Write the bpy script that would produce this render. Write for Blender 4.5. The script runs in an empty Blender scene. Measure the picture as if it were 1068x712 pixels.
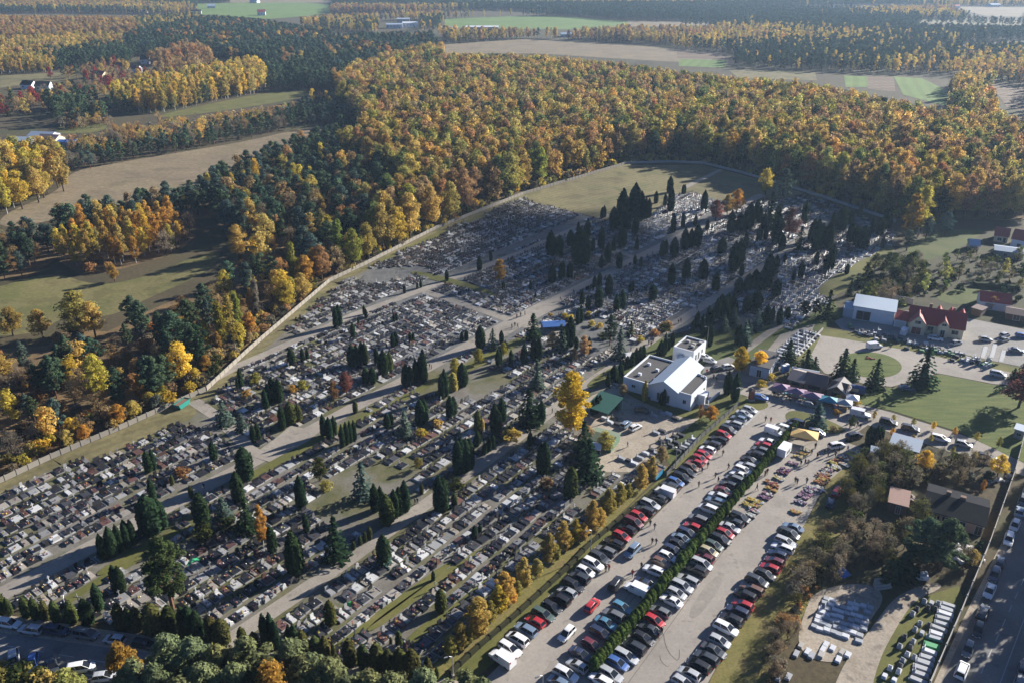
import bpy, bmesh, math, random
import numpy as np
from mathutils import Vector, Matrix
random.seed(7)
RNG = np.random.default_rng(11)
SC = bpy.context.scene
COL = SC.collection
# ---------------------------------------------------------------- camera model: the ground is flat, the camera 110 m up
F, YH, H = 850.0, -50.0, 110.0
TH = math.atan((356 - YH) / F)
ST, CT = math.sin(TH), math.cos(TH)

def P(u, v, z=0.0):
    """where the sight line of photo point (u, v) meets height z"""
    r = (u - 534) / F; up = (356 - v) / F
    k = (H - z) / (ST - up * CT)
    return Vector((r * k, (CT + up * ST) * k, z))

def Q(x, y, z=0.0):
    d = y * CT + (H - z) * ST
    return 534 + F * x / d, 356 - F * (y * ST - (H - z) * CT) / d

def pxm(v):
    return F * (ST - (356 - v) / F * CT) / H

UA = math.radians(37.7)                       # the direction of the cemetery rows and the parking rows
UD = Vector((math.sin(UA), math.cos(UA), 0)); VD = Vector((math.cos(UA), -math.sin(UA), 0))
ROT_V = math.atan2(VD.y, VD.x)                # heading of a stall
ROT_U = math.atan2(UD.y, UD.x)
def uv(p): return p.x * UD.x + p.y * UD.y, p.x * VD.x + p.y * VD.y
def xy(u, v): return Vector((UD.x * u + VD.x * v, UD.y * u + VD.y * v, 0))

# ---------------------------------------------------------------- materials
MATS = {}
def newmat(name):
    m = bpy.data.materials.new(name); m.use_nodes = True
    nt = m.node_tree; nt.nodes.clear()
    out = nt.nodes.new('ShaderNodeOutputMaterial')
    MATS[name] = m
    return m, nt, out

def N(nt, t, **kw):
    n = nt.nodes.new(t)
    for k, v in kw.items(): setattr(n, k, v)
    return n

def noise(nt, scale, detail=4, rough=0.6, vec=None, dist=0.0):
    n = N(nt, 'ShaderNodeTexNoise')
    n.inputs['Scale'].default_value = scale; n.inputs['Detail'].default_value = detail
    n.inputs['Roughness'].default_value = rough; n.inputs['Distortion'].default_value = dist
    if vec is None:
        g = N(nt, 'ShaderNodeNewGeometry'); vec = g.outputs['Position']
    nt.links.new(vec, n.inputs['Vector'])
    return n.outputs['Fac']

def ramp(nt, fac, stops):
    r = N(nt, 'ShaderNodeValToRGB')
    e = r.color_ramp.elements
    while len(e) > 1: e.remove(e[-1])
    e[0].position = stops[0][0]; e[0].color = (*stops[0][1], 1)
    for p, c in stops[1:]:
        x = e.new(p); x.color = (*c, 1)
    nt.links.new(fac, r.inputs[0])
    return r.outputs[0]

def mix(nt, fac, a, b, mode='MIX'):
    m = N(nt, 'ShaderNodeMix', data_type='RGBA', blend_type=mode)
    for s, v in ((m.inputs[0], fac), (m.inputs[6], a), (m.inputs[7], b)):
        if isinstance(v, (int, float)): s.default_value = v
        elif isinstance(v, tuple): s.default_value = (*v, 1)
        else: nt.links.new(v, s)
    return m.outputs[2]

def principled(nt, out, col, rough=0.7, spec=0.5, metal=0.0, bump=None, bump_d=0.05):
    b = N(nt, 'ShaderNodeBsdfPrincipled')
    if isinstance(col, tuple): b.inputs['Base Color'].default_value = (*col, 1)
    else: nt.links.new(col, b.inputs['Base Color'])
    if isinstance(rough, (int, float)): b.inputs['Roughness'].default_value = rough
    else: nt.links.new(rough, b.inputs['Roughness'])
    b.inputs['Specular IOR Level'].default_value = spec
    b.inputs['Metallic'].default_value = metal
    if bump is not None:
        n = N(nt, 'ShaderNodeBump'); n.inputs['Strength'].default_value = 0.6; n.inputs['Distance'].default_value = bump_d
        nt.links.new(bump, n.inputs['Height']); nt.links.new(n.outputs[0], b.inputs['Normal'])
    nt.links.new(b.outputs[0], out.inputs[0])
    return b

def flat(name, col, rough=0.6, spec=0.4, metal=0.0, var=0.18, scale=1.3):
    """a plain painted / stone / metal surface with some unevenness"""
    if name in MATS: return MATS[name]
    m, nt, out = newmat(name)
    c = mix(nt, noise(nt, scale, 5), tuple(x * (1 - var) for x in col), tuple(min(1, x * (1 + var)) for x in col))
    principled(nt, out, c, rough, spec, metal)
    return m

def ground_mat(name, stops, scale, fine=1.2, fine_amt=0.35, rough=0.95, stops2=None, scale2=0.02, bump=0.0, stretch=None):
    m, nt, out = newmat(name)
    vec = None
    if stretch:
        g = N(nt, 'ShaderNodeNewGeometry'); mp = N(nt, 'ShaderNodeMapping')
        mp.inputs['Rotation'].default_value = (0, 0, stretch[0]); mp.inputs['Scale'].default_value = (stretch[1], stretch[2], 1)
        nt.links.new(g.outputs['Position'], mp.inputs[0]); vec = mp.outputs[0]
    c = ramp(nt, noise(nt, scale, 6, 0.65, vec, 0.3), stops)
    if stops2:
        c2 = ramp(nt, noise(nt, scale * 1.7, 5, 0.6), stops2)
        f = ramp(nt, noise(nt, scale2, 4, 0.55), [(0.42, (0, 0, 0)), (0.58, (1, 1, 1))])
        c = mix(nt, f, c, c2)
    f = noise(nt, fine, 5, 0.75)
    g = ramp(nt, f, [(0.25, (1 - fine_amt,) * 3), (0.75, (1 + fine_amt,) * 3)])
    c = mix(nt, 1.0, c, g, 'MULTIPLY')
    principled(nt, out, c, rough, 0.25, bump=f if bump else None, bump_d=bump)
    return m

def tint_node(nt, kind='INSTANCER', name='tint'):
    a = N(nt, 'ShaderNodeAttribute', attribute_type=kind, attribute_name=name)
    return a.outputs['Color']

def leaf_mat(name, translucent=0.4, var=0.45):
    m, nt, out = newmat(name)
    t = tint_node(nt)
    a = N(nt, 'ShaderNodeAttribute', attribute_type='GEOMETRY', attribute_name='lv')
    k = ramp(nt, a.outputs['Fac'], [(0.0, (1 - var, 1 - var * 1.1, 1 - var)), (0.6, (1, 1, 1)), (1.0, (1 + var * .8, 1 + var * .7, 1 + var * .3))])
    c = mix(nt, 1.0, t, k, 'MULTIPLY')
    d = N(nt, 'ShaderNodeBsdfDiffuse'); nt.links.new(c, d.inputs[0])
    tr = N(nt, 'ShaderNodeBsdfTranslucent'); nt.links.new(c, tr.inputs[0])
    s = N(nt, 'ShaderNodeMixShader'); s.inputs[0].default_value = translucent
    nt.links.new(d.outputs[0], s.inputs[1]); nt.links.new(tr.outputs[0], s.inputs[2])
    nt.links.new(s.outputs[0], out.inputs[0])
    return m

# ---------------------------------------------------------------- mesh building
class MB:
    def __init__(s): s.v = []; s.f = []; s.m = []
    def add(s, vs, fs, mi=0):
        o = len(s.v); s.v += [tuple(x) for x in vs]; s.f += [tuple(i + o for i in f) for f in fs]; s.m += [mi] * len(fs)
    def box(s, c, d, rz=0.0, mi=0, taper=1.0, tilt=0.0):
        x, y, z = d[0] / 2, d[1] / 2, d[2] / 2
        M = Matrix.Translation(c) @ Matrix.Rotation(rz, 4, 'Z') @ Matrix.Rotation(tilt, 4, 'Y')
        vs = [M @ Vector((sx * x * (taper if sz > 0 else 1), sy * y * (taper if sz > 0 else 1), sz * z)) for sz in (-1, 1) for sx, sy in ((-1, -1), (1, -1), (1, 1), (-1, 1))]
        s.add(vs, [(3, 2, 1, 0), (4, 5, 6, 7), (0, 1, 5, 4), (1, 2, 6, 5), (2, 3, 7, 6), (3, 0, 4, 7)], mi)
    def prism(s, poly, z0, z1, mi=0):
        n = len(poly)
        a = sum(poly[i][0] * poly[(i + 1) % n][1] - poly[(i + 1) % n][0] * poly[i][1] for i in range(n))
        if a < 0: poly = poly[::-1]
        vs = [(p[0], p[1], z0) for p in poly] + [(p[0], p[1], z1) for p in poly]
        s.add(vs, [tuple(range(n - 1, -1, -1)), tuple(range(n, 2 * n))] + [(i, (i + 1) % n, n + (i + 1) % n, n + i) for i in range(n)], mi)
    def tube(s, pts, rads, n=6, mi=0, cap=True):
        pts = [Vector(p) for p in pts]; o = len(s.v); vs = []
        for i, p in enumerate(pts):
            d = (pts[min(i + 1, len(pts) - 1)] - pts[max(i - 1, 0)]).normalized()
            a = d.orthogonal().normalized() if abs(d.z) < 0.95 else Vector((1, 0, 0)); b = d.cross(a).normalized(); a = b.cross(d)
            vs += [p + (a * math.cos(2 * math.pi * k / n) + b * math.sin(2 * math.pi * k / n)) * rads[i] for k in range(n)]
        fs = [(i * n + k, i * n + (k + 1) % n, (i + 1) * n + (k + 1) % n, (i + 1) * n + k) for i in range(len(pts) - 1) for k in range(n)]
        if cap: fs += [tuple(range(n - 1, -1, -1)), tuple(range((len(pts) - 1) * n, len(pts) * n))]
        s.add(vs, fs, mi)
    def lathe(s, prof, n=10, mi=0, c=(0, 0, 0)):
        vs = [(c[0] + r * math.cos(2 * math.pi * k / n), c[1] + r * math.sin(2 * math.pi * k / n), c[2] + z) for r, z in prof for k in range(n)]
        s.add(vs, [(i * n + k, i * n + (k + 1) % n, (i + 1) * n + (k + 1) % n, (i + 1) * n + k) for i in range(len(prof) - 1) for k in range(n)]
              + [tuple(range(n - 1, -1, -1)), tuple(range((len(prof) - 1) * n, len(prof) * n))], mi)
    def mesh(s, name, mats, smooth=False):
        me = bpy.data.meshes.new(name); me.from_pydata(s.v, [], s.f)
        for m in (mats if isinstance(mats, (list, tuple)) else [mats]): me.materials.append(m)
        if any(s.m): me.polygons.foreach_set('material_index', s.m)
        if smooth: me.polygons.foreach_set('use_smooth', [True] * len(s.f))
        me.update(); return me

def np_mesh(name, V, Fq, mats, mi=None, attrs=()):
    """mesh from numpy arrays; Fq (n, 4) quads; attrs: (name, type, per-face array)"""
    me = bpy.data.meshes.new(name); n = len(Fq); k = Fq.shape[1]
    me.vertices.add(len(V)); me.vertices.foreach_set('co', np.ascontiguousarray(V, np.float32).ravel())
    me.loops.add(n * k); me.loops.foreach_set('vertex_index', np.ascontiguousarray(Fq, np.int32).ravel())
    me.polygons.add(n); me.polygons.foreach_set('loop_start', np.arange(n, dtype=np.int32) * k)
    if mi is not None: me.polygons.foreach_set('material_index', np.asarray(mi, np.int32))
    for m in (mats if isinstance(mats, (list, tuple)) else [mats]): me.materials.append(m)
    me.polygons.foreach_set('use_smooth', np.zeros(n, bool))
    me.update(calc_edges=True)
    for an, ty, arr in attrs:
        a = me.attributes.new(an, ty, 'FACE')
        if ty == 'FLOAT': a.data.foreach_set('value', np.asarray(arr, np.float32))
        else: a.data.foreach_set('color', np.ascontiguousarray(arr, np.float32).ravel())
    return me

def obj(name, me, parent=None, tint=None, loc=None, rz=None):
    o = bpy.data.objects.new(name, me); COL.objects.link(o)
    if parent is not None: o.parent = parent
    if tint is not None: o['tint'] = [float(x) for x in tint]
    if loc is not None: o.location = loc
    if rz is not None: o.rotation_euler = (0, 0, rz)
    return o

PENDING = []          # (object, label, photo u, photo v)
def label(o, text, cat, group=None, loc=None):
    o['label'] = text; o['category'] = cat
    if group: o['group'] = group
    l = o.location if loc is None else loc
    PENDING.append((o, text, *Q(l[0], l[1], l[2])))
    return o

def thing(name, text, cat, loc=(0, 0, 0), rz=0.0, group=None, sc=None):
    o = bpy.data.objects.new(name, None); COL.objects.link(o); o.empty_display_size = 0.5
    o.location = loc; o.rotation_euler = (0, 0, rz)
    if sc is not None: o.scale = sc if isinstance(sc, (tuple, list)) else (sc, sc, sc)
    return label(o, text, cat, group)

def structure(name, me, kind='structure'):
    o = bpy.data.objects.new(name, me); COL.objects.link(o); o['kind'] = kind
    return o

ONES = 'zeroth first second third fourth fifth sixth seventh eighth ninth tenth eleventh twelfth thirteenth fourteenth fifteenth sixteenth seventeenth eighteenth nineteenth'.split()
TENS = {20: ('twentieth', 'twenty'), 30: ('thirtieth', 'thirty'), 40: ('fortieth', 'forty'), 50: ('fiftieth', 'fifty'), 60: ('sixtieth', 'sixty'), 70: ('seventieth', 'seventy'), 80: ('eightieth', 'eighty'), 90: ('ninetieth', 'ninety')}
def ordinal(n):
    if n < 20: return ONES[n]
    t = n // 10 * 10
    return TENS[t][0] if n == t else TENS[t][1] + '-' + ONES[n - t]

def settle_labels():
    by = {}
    for r in PENDING: by.setdefault(r[1].lower(), []).append(r)
    for rows in by.values():
        if len(rows) < 2: continue
        rows.sort(key=lambda r: r[2])
        for i, (o, t, u, v) in enumerate(rows):
            k, n = i + 1, len(rows)
            w = 'leftmost such' if k == 1 else 'rightmost such' if k == n else ordinal(k) + ' from the left' if k <= 99 else ordinal(min(99, n - k + 1)) + ' from the right'
            o['label'] = t + ', ' + w

def inside(px, py, poly):
    r = np.zeros(len(px), bool); n = len(poly)
    for i in range(n):
        x0, y0 = poly[i][0], poly[i][1]; x1, y1 = poly[(i + 1) % n][0], poly[(i + 1) % n][1]
        if y0 == y1: continue
        c = ((y0 > py) != (y1 > py)) & (px < (x1 - x0) * (py - y0) / (y1 - y0) + x0)
        r ^= c
    return r

def dist_line(px, py, pts):
    d = np.full(len(px), 1e9)
    for (ax, ay), (bx, by) in zip(pts[:-1], pts[1:]):
        lx, ly = bx - ax, by - ay; L = lx * lx + ly * ly
        t = np.clip(((px - ax) * lx + (py - ay) * ly) / L, 0, 1)
        d = np.minimum(d, np.hypot(px - ax - t * lx, py - ay - t * ly))
    return d

def W(poly): return [(lambda q: (q.x, q.y))(P(*p[:2])) for p in poly]

SOFT = ('roundabout_lawn', 'green_island', 'dirt_track', 'stone_yard_ground', 'worn_patch', 'meadow', 'dry_field', 'fence_grass', 'garden_lawn', 'chapel_lawn', 'grass_lane')
def sheet(name, poly, z, mat, world=False, kind='structure'):
    pts = poly if world else W(poly)
    for _ in range(2 if name in SOFT else 0):          # rounded corners
        pts = [tuple(p[k] * (1 - t) + q[k] * t for k in (0, 1)) for p, q in zip(pts, pts[1:] + pts[:1]) for t in (.25, .75)]
    a = sum(pts[i][0] * pts[(i + 1) % len(pts)][1] - pts[(i + 1) % len(pts)][0] * pts[i][1] for i in range(len(pts)))
    if a < 0: pts = pts[::-1]
    from mathutils.geometry import tessellate_polygon
    tr = []
    for t in tessellate_polygon([[Vector((x, y, 0)) for x, y in pts]]):
        p, q, r = (pts[i] for i in t); k = (q[0] - p[0]) * (r[1] - p[1]) - (q[1] - p[1]) * (r[0] - p[0])
        if abs(k) > 1e-6: tr.append(tuple(t) if k > 0 else tuple(t)[::-1])
    me = bpy.data.meshes.new(name); me.from_pydata([(x, y, z) for x, y in pts], [], tr); me.materials.append(mat)
    return structure(name, me, kind)

def strip(name, pts, width, z, mat, world=False):
    """a path of constant width"""
    pts = [Vector((*p, 0)) for p in (pts if world else W(pts))]
    L, R = [], []
    for i, p in enumerate(pts):
        d = (pts[min(i + 1, len(pts) - 1)] - pts[max(i - 1, 0)]).normalized(); n = Vector((-d.y, d.x, 0)) * width / 2
        L.append((p + n).to_tuple()[:2]); R.append((p - n).to_tuple()[:2])
    vs = [(*x, z) for x in L] + [(*x, z) for x in R]; k = len(L)
    me = bpy.data.meshes.new(name); me.from_pydata(vs, [], [(k + i, k + i + 1, i + 1, i) for i in range(k - 1)]); me.materials.append(mat)
    return structure(name, me)
# ---------------------------------------------------------------- camera, sun, sky, air
cam = bpy.data.cameras.new('camera'); co = bpy.data.objects.new('camera', cam); COL.objects.link(co); SC.camera = co
co.location = (0, 0, H); co.rotation_euler = (math.pi / 2 - TH, 0, 0)
cam.sensor_width = 36; cam.lens = 36 * F / 1068; cam.clip_end = 30000; cam.clip_start = 0.5
SUN_EL, SUN_AZ = math.radians(21.5), math.radians(58)          # azimuth clockwise from +Y
SDIR = Vector((math.sin(SUN_AZ) * math.cos(SUN_EL), math.cos(SUN_AZ) * math.cos(SUN_EL), math.sin(SUN_EL)))
sl = bpy.data.lights.new('sun', 'SUN'); sl.energy = 5.0; sl.angle = math.radians(0.5); sl.color = (1.0, 0.945, 0.86)
so = bpy.data.objects.new('sun', sl); COL.objects.link(so); so.rotation_euler = (-SDIR).to_track_quat('-Z', 'Y').to_euler(); so.location = (300, 200, 300)
wd = bpy.data.worlds.new('World'); SC.world = wd; wd.use_nodes = True
nt = wd.node_tree; bg = nt.nodes['Background']
sk = nt.nodes.new('ShaderNodeTexSky'); sk.sky_type = 'NISHITA'; sk.sun_disc = False; sk.sun_elevation = SUN_EL; sk.sun_rotation = SUN_AZ
sk.air_density = 0.6; sk.dust_density = 0.6; sk.ozone_density = 4.0
bl = nt.nodes.new('ShaderNodeMix'); bl.data_type = 'RGBA'; bl.blend_type = 'MULTIPLY'; bl.inputs[0].default_value = 1.0; bl.inputs[7].default_value = (0.86, 0.98, 1.20, 1)
nt.links.new(sk.outputs[0], bl.inputs[6]); nt.links.new(bl.outputs[2], bg.inputs[0]); bg.inputs[1].default_value = 0.05
vs = SC.view_settings; vs.view_transform = 'Standard'; vs.look = 'None'; vs.gamma = 1; vs.use_curve_mapping = False; vs.exposure = 1.34
SC.cycles.use_denoising = True
try: SC.cycles.denoiser = 'OPENIMAGEDENOISE'
except Exception: pass
SC.cycles.max_bounces = 5; SC.cycles.diffuse_bounces = 3; SC.cycles.glossy_bounces = 2; SC.cycles.transmission_bounces = 3; SC.cycles.volume_bounces = 0
SC.cycles.transparent_max_bounces = 14; SC.cycles.caustics_reflective = False; SC.cycles.caustics_refractive = False
SC.cycles.sample_clamp_indirect = 3.0

GX, GY0, GY1 = 3600, -250, 4200
m, nt, out = newmat('air')
pv = N(nt, 'ShaderNodeVolumePrincipled'); pv.inputs['Color'].default_value = (0.55, 0.76, 1.0, 1); pv.inputs['Density'].default_value = 0.00009; pv.inputs['Anisotropy'].default_value = 0.3
nt.links.new(pv.outputs[0], out.inputs['Volume'])
b = MB(); b.box((0, (GY0 + GY1) / 2, (H + 4 - 1) / 2), (GX * 2 + 60, GY1 - GY0 + 60, H + 4 + 1))
structure('haze', b.mesh('haze', m), 'stuff')
# ---------------------------------------------------------------- the ground and what lies on it
M_FIELDBASE = ground_mat('open_land', [(0.30, (0.035, 0.034, 0.016)), (0.5, (0.075, 0.058, 0.03)), (0.68, (0.05, 0.06, 0.022))], 0.02, 0.9, 0.5)
M_LITTER = ground_mat('leaf_litter', [(0.3, (0.085, 0.062, 0.035)), (0.6, (0.17, 0.11, 0.05))], 0.15, 1.5, 0.5)
M_CEM = ground_mat('cemetery_soil', [(0.35, (0.125, 0.112, 0.092)), (0.52, (0.165, 0.152, 0.128)), (0.66, (0.075, 0.08, 0.035))], 0.12, 2.2, 0.35,
                   stops2=[(0.3, (0.06, 0.068, 0.022)), (0.7, (0.13, 0.115, 0.06))], scale2=0.06)
M_GARDEN = ground_mat('garden_turf', [(0.3, (0.045, 0.06, 0.016)), (0.55, (0.075, 0.09, 0.022)), (0.72, (0.10, 0.10, 0.035))], 0.08, 1.8, 0.4)
M_SHADESOIL = ground_mat('shaded_cemetery_soil', [(0.35, (0.085, 0.085, 0.083)), (0.52, (0.13, 0.128, 0.122)), (0.66, (0.055, 0.058, 0.045))], 0.15, 1.2, 0.4)  # same soil made darker and greyer: the upper section's shade put into its colour
M_GRASS = ground_mat('lawn_grass', [(0.3, (0.075, 0.08, 0.02)), (0.55, (0.115, 0.113, 0.03)), (0.72, (0.15, 0.13, 0.048))], 0.10, 2.5, 0.3)
M_MOWN = ground_mat('mown_lawn', [(0.35, (0.056, 0.078, 0.016)), (0.5, (0.082, 0.105, 0.022)), (0.65, (0.115, 0.125, 0.034))], 0.9, 2.2, 0.35, stretch=(math.radians(37), 0.12, 1.0))
M_VERGE = ground_mat('rough_verge', [(0.3, (0.11, 0.105, 0.026)), (0.55, (0.165, 0.14, 0.045)), (0.72, (0.14, 0.10, 0.05))], 0.25, 2.0, 0.45)
M_DRY = ground_mat('dry_field', [(0.3, (0.155, 0.12, 0.075)), (0.5, (0.215, 0.17, 0.105)), (0.7, (0.165, 0.135, 0.075))], 0.06, 0.45, 0.4, stretch=(math.radians(-70), 0.5, 1.2))
M_DRY2 = ground_mat('old_meadow', [(0.3, (0.115, 0.10, 0.045)), (0.5, (0.175, 0.15, 0.07)), (0.7, (0.10, 0.105, 0.04))], 0.05, 0.7, 0.35)
M_GREENF = ground_mat('green_field', [(0.3, (0.09, 0.15, 0.03)), (0.7, (0.14, 0.20, 0.05))], 0.02, 0.3, 0.15)
M_PLOW = ground_mat('ploughed_field', [(0.42, (0.11, 0.075, 0.05)), (0.58, (0.20, 0.15, 0.10))], 0.25, 0.4, 0.25, stretch=(math.radians(40), 0.05, 1.2))
M_PATH = ground_mat('gravel_path', [(0.3, (0.22, 0.195, 0.16)), (0.55, (0.28, 0.25, 0.21)), (0.75, (0.18, 0.165, 0.14))], 0.18, 3.0, 0.22)
M_SAND = ground_mat('sandy_track', [(0.3, (0.25, 0.21, 0.155)), (0.55, (0.35, 0.30, 0.235)), (0.75, (0.20, 0.165, 0.11))], 0.2, 2.0, 0.35)
M_LOT = ground_mat('car_park_paving', [(0.3, (0.235, 0.212, 0.183)), (0.5, (0.30, 0.27, 0.232)), (0.7, (0.26, 0.235, 0.203))], 0.09, 1.6, 0.16)
M_ASPH = ground_mat('asphalt', [(0.3, (0.15, 0.144, 0.135)), (0.6, (0.20, 0.192, 0.18))], 0.12, 2.0, 0.2)
def stained(m, sc, lo, dark):
    nt = m.node_tree; b = next(n for n in nt.nodes if n.type == 'BSDF_PRINCIPLED'); src = b.inputs['Base Color'].links[0].from_socket
    sp = ramp(nt, noise(nt, sc, 2, .5), [(lo, (1, 1, 1)), (lo + .07, (dark,) * 3)]); lg = ramp(nt, noise(nt, .035, 3, .6), [(.35, (.86, .86, .87)), (.65, (1.06, 1.05, 1.04))])
    nt.links.new(mix(nt, 1.0, mix(nt, 1.0, src, sp, 'MULTIPLY'), lg, 'MULTIPLY'), b.inputs['Base Color'])
stained(M_LOT, .55, .63, .8); stained(M_ASPH, .3, .62, .8); stained(M_PATH, .4, .6, .82); stained(M_SAND, .4, .6, .75); stained(M_DRY2, .08, .55, .8); stained(M_DRY, .05, .58, .85)
def lined(m, ang, sc, lo):
    """tractor or mower lines"""
    nt = m.node_tree; b = next(n for n in nt.nodes if n.type == 'BSDF_PRINCIPLED'); src = b.inputs['Base Color'].links[0].from_socket
    g = N(nt, 'ShaderNodeNewGeometry'); mp = N(nt, 'ShaderNodeMapping'); mp.inputs['Rotation'].default_value = (0, 0, ang); nt.links.new(g.outputs['Position'], mp.inputs[0])
    w = N(nt, 'ShaderNodeTexWave'); w.inputs['Scale'].default_value = sc; w.inputs['Distortion'].default_value = 3.0; w.inputs['Detail'].default_value = 3; w.inputs['Detail Scale'].default_value = .4; nt.links.new(mp.outputs[0], w.inputs[0])
    nt.links.new(mix(nt, 1.0, src, ramp(nt, w.outputs['Fac'], [(.2, (lo,) * 3), (.6, (1.04,) * 3)]), 'MULTIPLY'), b.inputs['Base Color'])
lined(M_DRY, math.radians(65), .12, .84); lined(M_GREENF, math.radians(20), .03, .88); lined(M_PLOW, math.radians(50), .06, .75); lined(M_DRY2, math.radians(50), .10, .90)
M_YARD = ground_mat('yard_paving', [(0.3, (0.20, 0.19, 0.175)), (0.7, (0.27, 0.255, 0.235))], 0.2, 1.5, 0.2)
M_PAINT = flat('road_paint', (0.34, 0.34, 0.33), 0.7, 0.2, var=0.35, scale=2.5)

vs_ = [(-GX, GY0, 0), (GX, GY0, 0), (GX, GY1, 0), (-GX, GY1, 0)]
me = bpy.data.meshes.new('ground'); me.from_pydata(vs_, [], [(0, 1, 2, 3)]); me.materials.append(M_FIELDBASE); structure('ground', me)

CEMETERY = [(0, 508), (60, 478), (125, 450), (216, 409), (262, 369), (346, 296), (382, 281), (455, 243), (546, 207), (556, 211), (632, 231), (672, 232), (700, 206), (722, 201), (748, 211), (770, 214), (812, 208), (842, 204), (895, 224), (934, 242), (928, 268), (905, 283), (868, 312), (826, 342), (790, 348), (752, 346), (716, 345), (690, 352), (650, 383), (640, 392), (652, 402), (655, 425), (640, 432), (625, 470), (628, 485), (686, 470), (690, 488), (610, 548), (552, 600), (478, 668), (446, 700), (372, 688), (246, 668), (120, 650), (0, 632)]
FENCE_L = [(-60, 532), (54, 478), (125, 448), (216, 407), (260, 366), (344, 294), (380, 277), (455, 239), (546, 203), (654, 171)]
FENCE_B = [(654, 171), (700, 169.5), (733, 171), (770, 180), (812, 192), (860, 207), (934, 232)]
R1 = [(-40, 640), (0, 620), (249, 489), (411, 402), (532, 337), (691, 256), (795, 203)]
R2 = [(233, 672), (249, 661), (354, 590), (516, 474), (576, 428), (622, 394), (645, 379), (696, 343), (743, 313), (797, 277), (842, 246)]
R3 = [(205, 405), (247, 382), (321, 350), (370, 328), (461, 295), (552, 260), (600, 238), (636, 224)]
X1 = [(440, 303), (500, 323), (537, 336)]
X2 = [(202, 418), (229, 436), (262, 470), (276, 478)]
X3 = [(537, 336), (578, 348), (602, 356)]
X4 = [(664, 270), (620, 252), (590, 244)]
X5 = [(846, 245), (820, 232), (775, 214)]
CPATHS = [(R1, 4.5), (R2, 3.5), (R3, 3.4), (X1, 3.4), (X2, 3.5), (X3, 4.0), (X4, 2.6), (X5, 3.0)]
sheet('cemetery_ground', CEMETERY, 0.02, M_CEM)
sheet('cemetery_ground', [(330, 348), (382, 283), (455, 245), (546, 209), (632, 231), (672, 232), (700, 206), (722, 201), (770, 214), (842, 204), (895, 224), (934, 242), (928, 268), (868, 312), (826, 342), (752, 346), (716, 345), (690, 352), (640, 384), (600, 370), (540, 360), (470, 372), (400, 400)], 0.032, M_SHADESOIL)
for k, (pl, w) in enumerate(CPATHS):
    strip('cemetery_path', pl, w, 0.045 + 0.004 * k, M_PATH)
strip('path_widening', [(276, 480), (300, 462), (318, 447)], 8.5, 0.10, M_PATH)
strip('path_widening', [(500, 358), (540, 335), (575, 317)], 7.5, 0.104, M_PATH)
UPPER_LAWN = [(553, 211), (549, 204), (600, 188.5), (653, 172.3), (733, 172), (768, 181), (812, 193), (842, 203), (812, 206), (748, 209), (722, 199), (700, 204), (672, 230), (632, 229)]
sheet('dry_lawn', UPPER_LAWN, 0.04, M_DRY2)
strip('lawn_path', [(712, 197), (738, 184), (752, 177)], 3.0, 0.06, M_PATH)
FENCE_GRASS = [(70, 482), (125, 452), (200, 420), (208, 432), (180, 446), (130, 470), (108, 478)]
sheet('fence_grass', FENCE_GRASS, 0.05, M_DRY2)
G2 = [(372, 284), (382, 279), (455, 242), (510, 221), (505, 227), (470, 238), (458, 248), (420, 262), (400, 274)]
sheet('fence_grass', G2, 0.05, M_GRASS)
GRASS_LANES = [[(240, 504), (330, 455), (400, 421), (462, 389), (460, 397), (400, 430), (330, 464), (242, 512)], [(100, 595), (150, 568), (200, 543), (203, 550), (150, 576), (103, 603)],
               [(60, 628), (100, 603), (150, 577), (152, 582), (105, 608), (70, 632)], [(455, 395), (540, 352), (556, 346), (552, 356), (470, 398)],                [(430, 282), (470, 290), (520, 306), (515, 310), (468, 296), (428, 287)],
               [(380, 655), (440, 612), (500, 570), (505, 575), (445, 618), (388, 660)], [(345, 672), (400, 633), (470, 583), (474, 588), (405, 640), (352, 677)], [(420, 668), (455, 640), (505, 600), (510, 606), (460, 648), (430, 674)],
               [(610, 400), (640, 381), (646, 386), (618, 408)], [(846, 303), (905, 268), (928, 256), (936, 262), (905, 285), (868, 314)]]
for g in GRASS_LANES: sheet('grass_lane', g, 0.13, M_GRASS)

fw = W(FENCE_L); inner = []
for (ax, ay), (bx, by) in zip(fw[:-1], fw[1:]):
    L_ = math.hypot(bx - ax, by - ay); inner += [(ax + (by - ay) / L_ * 2.3, ay - (bx - ax) / L_ * 2.3), (bx + (by - ay) / L_ * 2.3, by - (bx - ax) / L_ * 2.3)]
strip('wall_grass', inner, 4.0, 0.047, M_DRY2, True)
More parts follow.
